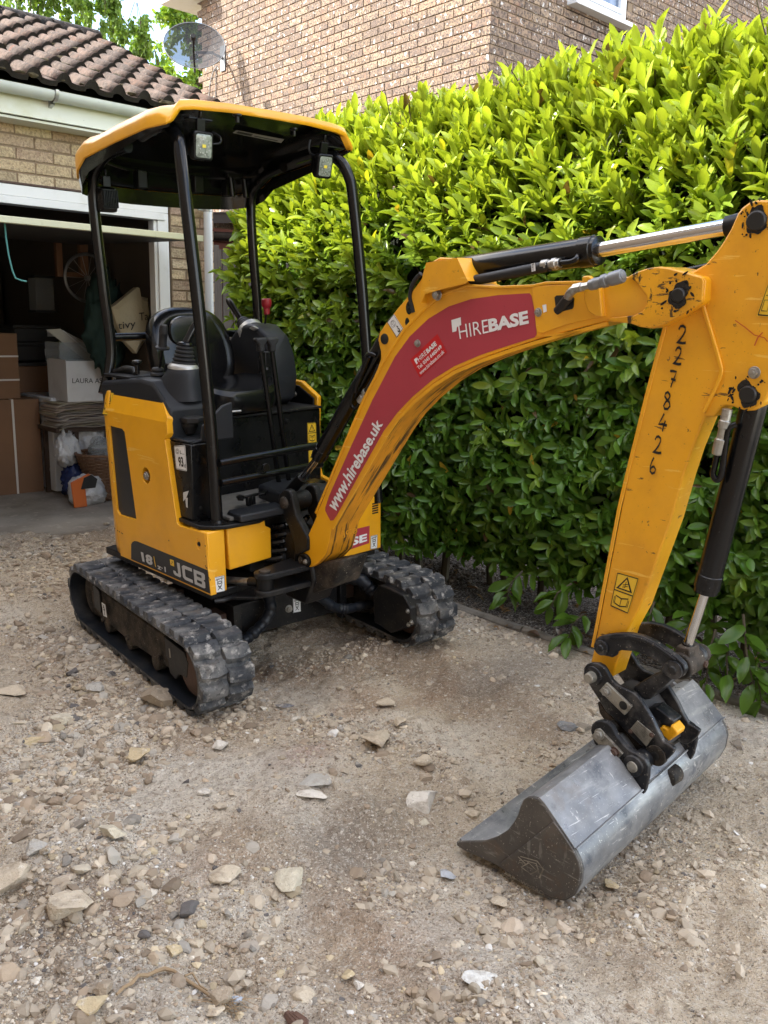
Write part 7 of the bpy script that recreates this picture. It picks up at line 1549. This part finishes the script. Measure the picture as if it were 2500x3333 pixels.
BK = [('line', [(.03, .02), (.97, .02), (.97, .98), (.03, .98), (.03, .02)], 1, .035), ('poly', [(.5, .95), (.9, .56), (.1, .56)], 1), ('poly', [(.5, .88), (.77, .60), (.23, .60)], 0, 2), ('line', [(.5, .63), (.5, .82)], 1, .03), ('line', [(.38, .64), (.62, .70)], 1, .03), ('line', [(.38, .70), (.62, .76)], 1, .03), ('line', [(.03, .5), (.97, .5)], 1, .03),
      ('line', [(.18, .14), (.18, .36), (.48, .32), (.8, .38), (.8, .16), (.48, .10), (.18, .14)], 1, .035), ('line', [(.48, .10), (.48, .32)], 1, .03), ('line', [(.12, .12), (.12, .32)], 1, .025), ('line', [(.86, .14), (.86, .34)], 1, .025)]
sticker('warning_label', dip, MF, 0, XD-.0012, [(2010, 1862), (2081, 1882), (2045, 1998), (1987, 1972)], [M['yellow_label'], M['ink']], BK)
sticker('load_chart', dip, MF, 0, XD-.0012, c5((1640, 560), (1760, 520), (1740, 880), (1535, 862)), [M['yellow_label'], M['ink']], [('line', [(.04, .03), (.96, .03), (.96, .97), (.04, .97), (.04, .03)], 1, .03), ('line', [(.1, .45), (.9, .45)], 1, .015), ('line', [(.1, .6), (.9, .6)], 1, .015), ('line', [(.1, .12), (.3, .12), (.3, .35), (.1, .35), (.1, .12)], 1, .02)], rounded=.03)
sm2 = material('orange_crayon', (.55, .10, .02), .6)
sticker('crayon_mark', dip, MF, 0, XD-.0012, c5((1395, 890), (1609, 890), (1609, 1065), (1395, 1065)), [sm2], [('line', [(0, 1), (.3, .75), (.45, .6), (.6, .45), (.9, .35), (1, .2)], 0, .035), ('line', [(.85, .55), (.7, .35), (.6, .05)], 0, .04)], base=False)
# ---- bucket ram
XR = XDM; b0 = P3((2462, 1290), 0, XR); b1 = P3((2296, 1930), 0, XR); t1 = P3((2240, 2098), 0, XR)
br2 = ram('bucket_ram', b0, b1, .0345, t1, .0140, .055)
a = P3(c5((1345, 1470))[0], 0, XR-.055); b = P3(c5((1285, 1740))[0], 0, XR-.055); MB().lathe(a, b-a, [(0, .0135), (.03, .0135), (.032, .016), (.05, .016), (.052, .0125), (.08, .0125), (.082, .0165), (.12, .0165), (.125, .013), ((b-a).length, .013)], 10).build('hose_fitting', M['zinc'], br2, .001)
MB().tube(smoothp([b-(b-a)*.08, P3(c5((1262, 1840))[0], 0, XR-.055), P3(c5((1250, 1900))[0], 0, XR-.055), P3(c5((1275, 1935))[0], 0, XR-.055), P3(c5((1305, 1890))[0], 0, XR-.055), P3(c5((1330, 1700))[0], 0, XR-.055), P3(c5((1350, 1600))[0], 0, XR-.055), P3(c5((1400, 1570))[0], 0, XR-.045)]), .0085, 10).build('steel_pipe', M['tube_black'], br2)
# ---- curved tipping links
lk = c7((250, 480), (262, 400), (300, 370), (380, 350), (480, 338), (600, 338), (720, 362), (850, 425), (960, 500), (1060, 570), (1130, 640), (1150, 700), (1120, 760), (1050, 795), (980, 770), (920, 740), (900, 700), (935, 665), (880, 620), (760, 550), (640, 515), (520, 505), (470, 520), (455, 560), (430, 578), (390, 565), (330, 555), (280, 530))
for x0 in (XD-.030, XD+DW+.008): MB().prism(P2(lk, 0, XD-.03), 0, x0, x0+.022).build('tipping_link', M['hitch'], EX, .004)
lkp = P2(c7((400, 372), (600, 352), (730, 380), (860, 445), (1000, 545), (1060, 590), (1045, 605), (960, 548), (840, 470), (720, 408), (600, 380), (420, 398)), 0, XD-.03); lnk = [o for o in COL.objects if o.name == 'tipping_link'][0]; MB().prism(lkp, 0, XD-.034, XD-.029).build('link_rim', M['hitch'], lnk, .002)
sticker('cast_lettering', lnk, MF, 0, XD-.0305, c7((630, 405), (770, 440), (765, 475), (632, 438)), [M['hitch']], [('text', '400/E5572', 0, 0, 1, 1, 0, .01)], base=False, th=.0008)
for q, r_ in ((c7((328, 475))[0], .024), (c7((1035, 690))[0], .028)):
    c = P3(q, 0, XD-.03); MB().lathe(c+Vector((-.008, 0, 0)), (1, 0, 0), [(0, r_*.62), (.001, r_), (.008, r_), (.15, r_*.8)], 24).build('pin', M['hitch'], lnk, .001); MB().lathe(c+Vector((-.012, 0, 0)), (1, 0, 0), [(0, r_*.35), (.006, r_*.55)], 12).build('pin_cap', M['ink'], lnk)
# ram clevis across the link pin
c = P3(c7((1200, 560))[0], 0, XR); cl_ = MB(); e_ = P3(c7((1035, 690))[0], 0, XD-.03); cl_.lathe(Vector((XD-.004, e_.y, e_.z)), (1, 0, 0), [(0, .040), (DW+.008, .040)], 22); cl_.prism([(t1.y-.02, t1.z), (t1.y+.02, t1.z), (e_.y+.03, e_.z+.0), (e_.y-.03, e_.z)], 0, XD+.01, XD+DW-.01); cl_.build('ram_clevis', M['mud'], br2, .004)
bolt(br2, (XD+DW+.03, e_.y-.01, e_.z+.01), 1, .012, .012, M['rust']); bolt(br2, (XD+DW+.0, e_.y-.03, e_.z-.005), 1, .011, .014, M['rust'])
MB().cyl((XD+DW+.02, e_.y, e_.z), (XD+DW+.06, e_.y, e_.z), .03, 16).build('pin', M['mud'], br2, .003)
# lower tipping link (H link) from link pin down to the hitch
hl = P2(c7((1000, 800), (1020, 730), (950, 700), (860, 730), (800, 760), (640, 860), (620, 890), (740, 1000), (790, 990)), 0, XD-.005); MB().prism(hl, 0, XD-.002, XD+DW+.002).build('push_link', M['hitch'], EX, .006)
# ---- quick hitch
XH = XD-.045; HWD = DW+.09
qh = c7((148, 720), (150, 680), (175, 645), (225, 628), (290, 632), (345, 665), (390, 740), (425, 800), (470, 845), (560, 885), (640, 925), (700, 985), (760, 1080), (820, 1180), (870, 1290), (930, 1400), (1000, 1440), (1042, 1475), (1015, 1530), (960, 1585), (905, 1612), (850, 1590), (800, 1545), (765, 1480), (700, 1430), (560, 1300), (430, 1160), (370, 1110), (290, 980), (225, 880), (170, 790))
QH = P2(qh, 0, XH); hit = bpy.data.objects.new('quick_hitch', None); COL.objects.link(hit); hit.parent = EX
for x0 in (XH, XH+HWD-.018): MB().prism(QH, 0, x0, x0+.018).build('side_plate', M['hitch'], hit, .004)
MB().prism(P2(c7((400, 900), (640, 1000), (880, 1350), (900, 1500), (780, 1450), (560, 1250), (380, 1050)), 0, XH+.02), 0, XH+.02, XH+HWD-.02).build('hitch_body', M['dark'], hit, .004)
MB().prism(P2(c7((300, 1000), (420, 1130), (600, 1310), (760, 1460), (740, 1540), (560, 1420), (420, 1250), (320, 1110)), 0, XH+.03), 0, XH+.02, XH+HWD-.02).build('hitch_floor', M['mud'], hit, .004)
c = P3(c7((240, 757))[0], 0, XH); MB().lathe(c+Vector((-.004, 0, 0)), (1, 0, 0), [(0, .030), (.006, .034)], 24).build('boss', M['hitch'], hit, .002); MB().lathe(c+Vector((-.028, 0, 0)), (1, 0, 0), [(0, .013), (.003, .0165), (.022, .018), (.2, .018)], 20).build('pin', M['steelplate'], hit, .001)
def keeper(pts, hole_a, hole_b, xv, par):
    o = MB().prism(P2(pts, 0, xv), 0, xv-.010, xv).build('pin_keeper', M['steelplate'], par, .0015); bolt(o, MF.loc(*hole_a, 0, xv-.010), 0, .013, .010, M['zinc']); c = P3(hole_b, 0, xv-.0105); MB().lathe(c, (-1, 0, 0), [(0, .014), (.001, .009)], 16).build('slot', M['ink'], o); return o
keeper(c7((318, 890), (390, 812), (638, 1050), (568, 1132)), c7((375, 905))[0], c7((538, 1045))[0], XH, hit)
idp = MB().prism(P2(c7((612, 1272), (682, 1190), (852, 1330), (770, 1445)), 0, XH), 0, XH-.003, XH).build('identity_plate', M['steelplate'], hit, .001)
sticker('plate_print', idp, MF, 0, XH-.0032, c7((682, 1190), (852, 1330), (770, 1445), (612, 1272)), [M['ink']], [('line', [(.08, .12+.1*k), (.7+.04*(k % 3), .12+.1*k)], 0, .012) for k in range(7)]+[('line', [(.1, .86), (.35, .86), (.35, .97), (.1, .97), (.1, .86)], 0, .015)], base=False)
for q in c7((612, 1300), (820, 1335)): bolt(idp, MF.loc(*q, 0, XH-.003), 0, .006, .004, M['rust'])
c = P3(c7((860, 1535))[0], 0, XH); MB().lathe(c+Vector((-.006, 0, 0)), (1, 0, 0), [(0, .017), (.002, .032), (.02, .032)], 22).build('hitch_eye', M['mud'], hit, .001); MB().lathe(c+Vector((-.007, 0, 0)), (1, 0, 0), [(0, .012), (.002, .016)], 18).build('eye_hole', M['ink'], hit)
# yellow safety latch and the black bars beside it
MB().prism(P2(c7((870, 1290), (920, 1245), (980, 1290), (1010, 1230), (1075, 1310), (1060, 1345), (985, 1400)), 0, XH+.05), 0, XH+.05, XH+.10).build('safety_latch', M['yellow_worn'], hit, .005)
MB().prism(P2(c7((770, 1070), (860, 1060), (1040, 1200), (1010, 1260), (900, 1235), (820, 1160)), 0, XH+.06), 0, XH+.06, XH+.11).build('latch_bar', M['hitch'], hit, .004)
# ---- bucket
BX0, BX1 = -.575, .365
ez = e6((60, 1325), (200, 1325), (265, 1303), (320, 1268), (352, 1225), (372, 1188), (385, 1145), (402, 1110), (422, 1099), (445, 1098), (475, 1106), (500, 1135), (560, 1230), (610, 1310), (655, 1382), (680, 1440), (690, 1490), (680, 1560), (650, 1618), (600, 1645), (530, 1630), (400, 1560), (260, 1450), (100, 1372), (62, 1345))
EP = P2(ez, 0, BX0); bk = bpy.data.objects.new('bucket', None); COL.objects.link(bk); bk.parent = EX
pv = Matrix.Translation((BX0, -1.60, .10)); BY = pv @ Matrix.Rotation(radians(2.4), 4, 'Z') @ Matrix.Rotation(radians(-1.7), 4, 'Y') @ pv.inverted(); bk.matrix_local = BY
for x0 in (BX0, BX1-.012): MB().prism(EP, 0, x0, x0+.012).build('end_plate', M['bucket_end'], bk, .003)
MB().prism(P2(e6((550, 1226), (600, 1300), (648, 1380), (674, 1440), (683, 1490), (673, 1556), (645, 1610), (600, 1636), (534, 1622), (404, 1552), (266, 1448), (400, 1345)), 0, BX0-.005), 0, BX0-.005, BX0+.001).build('side_wear_plate', M['bucket_end'], bk, .003)
def yz(*p): return P2(e6(*p), 0, BX0)
shell = yz((402, 1112), (440, 1098), (475, 1106), (500, 1135), (560, 1230), (610, 1310), (655, 1382), (680, 1440), (690, 1490), (680, 1560), (650, 1618), (600, 1645), (530, 1630), (400, 1560), (260, 1450), (100, 1372), (60, 1325))
cen = np.mean(EP, 0); inn = []
for i, q in enumerate(shell):
    a = np.array(shell[max(i-1, 0)]); b = np.array(shell[min(i+1, len(shell)-1)]); d = (b-a)/np.linalg.norm(b-a); nn = np.array([-d[1], d[0]]); nn = nn if (cen-np.array(q))@nn > 0 else -nn; inn.append(tuple(np.array(q)+nn*.010))
NX = 22; rings = []
for i in range(NX+1):
    x = BX0+.012+(BX1-BX0-.024)*i/NX; rings.append([(x, y, z) for y, z in shell+inn[::-1]])
sh = MB(); sh.loft(rings, 0, True, True, True, True); sho = sh.build('shell', M['bucket'], bk, .003); 
es = sho.modifiers.new('split', 'EDGE_SPLIT'); es.split_angle = radians(40)
# welded wear panel on the upper back, near half and far half
pan = yz((475, 1104), (500, 1133), (560, 1228), (610, 1308), (652, 1376))
pan = [(y-.004, z+.004) for y, z in pan]; xe = BX0+.002; xw = XH-.078
mb = MB(); mb.loft([[(xe, y, z) for y, z in pan]+[(xe, y+.006, z-.006) for y, z in pan[::-1]], [(xw, y, z) for y, z in pan]+[(xw, y+.006, z-.006) for y, z in pan[::-1]]], 0, False, True, True, True); mb.build('wear_panel', M['bucket'], bk, .002)
xw2 = XH+HWD+.08; mb = MB(); mb.loft([[(xw2, y, z) for y, z in pan]+[(xw2, y+.006, z-.006) for y, z in pan[::-1]], [(BX1-.002, y, z) for y, z in pan]+[(BX1-.002, y+.006, z-.006) for y, z in pan[::-1]]], 0, False, True, True, True); mb.build('wear_panel', M['bucket'], bk, .002)
w0 = pan[-1]; MB().tube([(xe, w0[0]-.002, w0[1]), (BX1, w0[0]-.002, w0[1])], .003, 6).build('weld_seam', M['bucket'], bk)
# far end stiffener rising above the shell
ep2 = [(y, z) for y, z in P2(c7((985, 960), (1010, 905), (1060, 883), (1120, 890), (1165, 930), (1230, 1060), (1340, 1220), (1400, 1310), (1425, 1400), (1425, 1520), (1370, 1640), (1150, 1640), (1130, 1300), (1060, 1150)), 0, BX1)]
MB().prism(ep2, 0, BX1-.012, BX1+.001).build('end_plate', M['bucket'], bk, .003)
ear_start = set(bk.children)
# hook ears
ea = c7((216, 1290), (228, 1235), (262, 1205), (320, 1195), (380, 1212), (430, 1262), (470, 1345), (540, 1430), (600, 1490), (680, 1525), (750, 1580), (782, 1650), (778, 1760), (752, 1880), (712, 1962), (650, 1890), (560, 1760), (480, 1620), (330, 1500), (250, 1420))
XE = XH-.070
for x0 in (XE, XH+HWD+.050): MB().prism(P2(ea, 0, XE), 0, x0, x0+.020).build('bucket_ear', M['hitch'], bk, .004)
earo = [o for o in COL.objects if o.name == 'bucket_ear'][0]
c = P3(c7((640, 1640))[0], 0, XE); MB().lathe(c+Vector((-.006, 0, 0)), (1, 0, 0), [(0, .018), (.001, .030), (.006, .034), (.2, .02)], 26).build('pin_boss', M['hitch'], bk, .001); MB().lathe(c+Vector((-.012, 0, 0)), (1, 0, 0), [(0, .012), (.002, .017), (.01, .017)], 20).build('pin', M['steelplate'], bk, .001)
MB().cyl(c, c+Vector((HWD+.14, 0, 0)), .018, 16).build('pin', M['mud'], bk)
keeper(c7((238, 1335), (315, 1262), (548, 1508), (472, 1590)), c7((308, 1325))[0], c7((455, 1500))[0], XE, bk)
bolt(bk, MF.loc(*c7((455, 1500))[0], 0, XE-.010), 0, .012, .010, M['rust'])
c2 = P3(c7((310, 1330))[0], 0, XE); MB().cyl(c2, c2+Vector((HWD+.13, 0, 0)), .018, 16).build('pin', M['mud'], bk)
c3 = P3(c7((1050, 1700))[0], 0, XH+.14); MB().lathe(c3, (-1, 0, 0), [(0, .03), (.05, .028), (.055, .022), (.06, .01)], 20).build('pin_boss', M['mud'], bk, .002)
for o in set(bk.children)-ear_start: o.matrix_local = BY.inverted() @ o.matrix_local
# cast maker's emblem and lettering on the end plate, in relief
em = e6((372, 1400), (500, 1425), (510, 1530), (385, 1480))
sticker('emblem', bk, MF, 0, BX0-.0055, em, [M['steelplate']], [('line', [(.0, .95), (.25, .6), (.0, .6)], 0, .06), ('line', [(.1, 1), (.75, .9), (.95, .55), (.75, 0)], 0, .06), ('line', [(.2, .8), (.7, .75), (.75, .3)], 0, .05), ('line', [(.05, .3), (.4, .7), (.7, .35), (.4, .05), (.05, .3)], 0, .05)], base=False, th=.001)
sticker('cast_lettering', bk, MF, 0, BX0-.0055, e6((302, 1478), (500, 1590), (495, 1608), (298, 1492)), [M['steelplate']], [('text', 'ARROWHEAD', 0, 0, 1, 1, 0, .01)], base=False, th=.001)
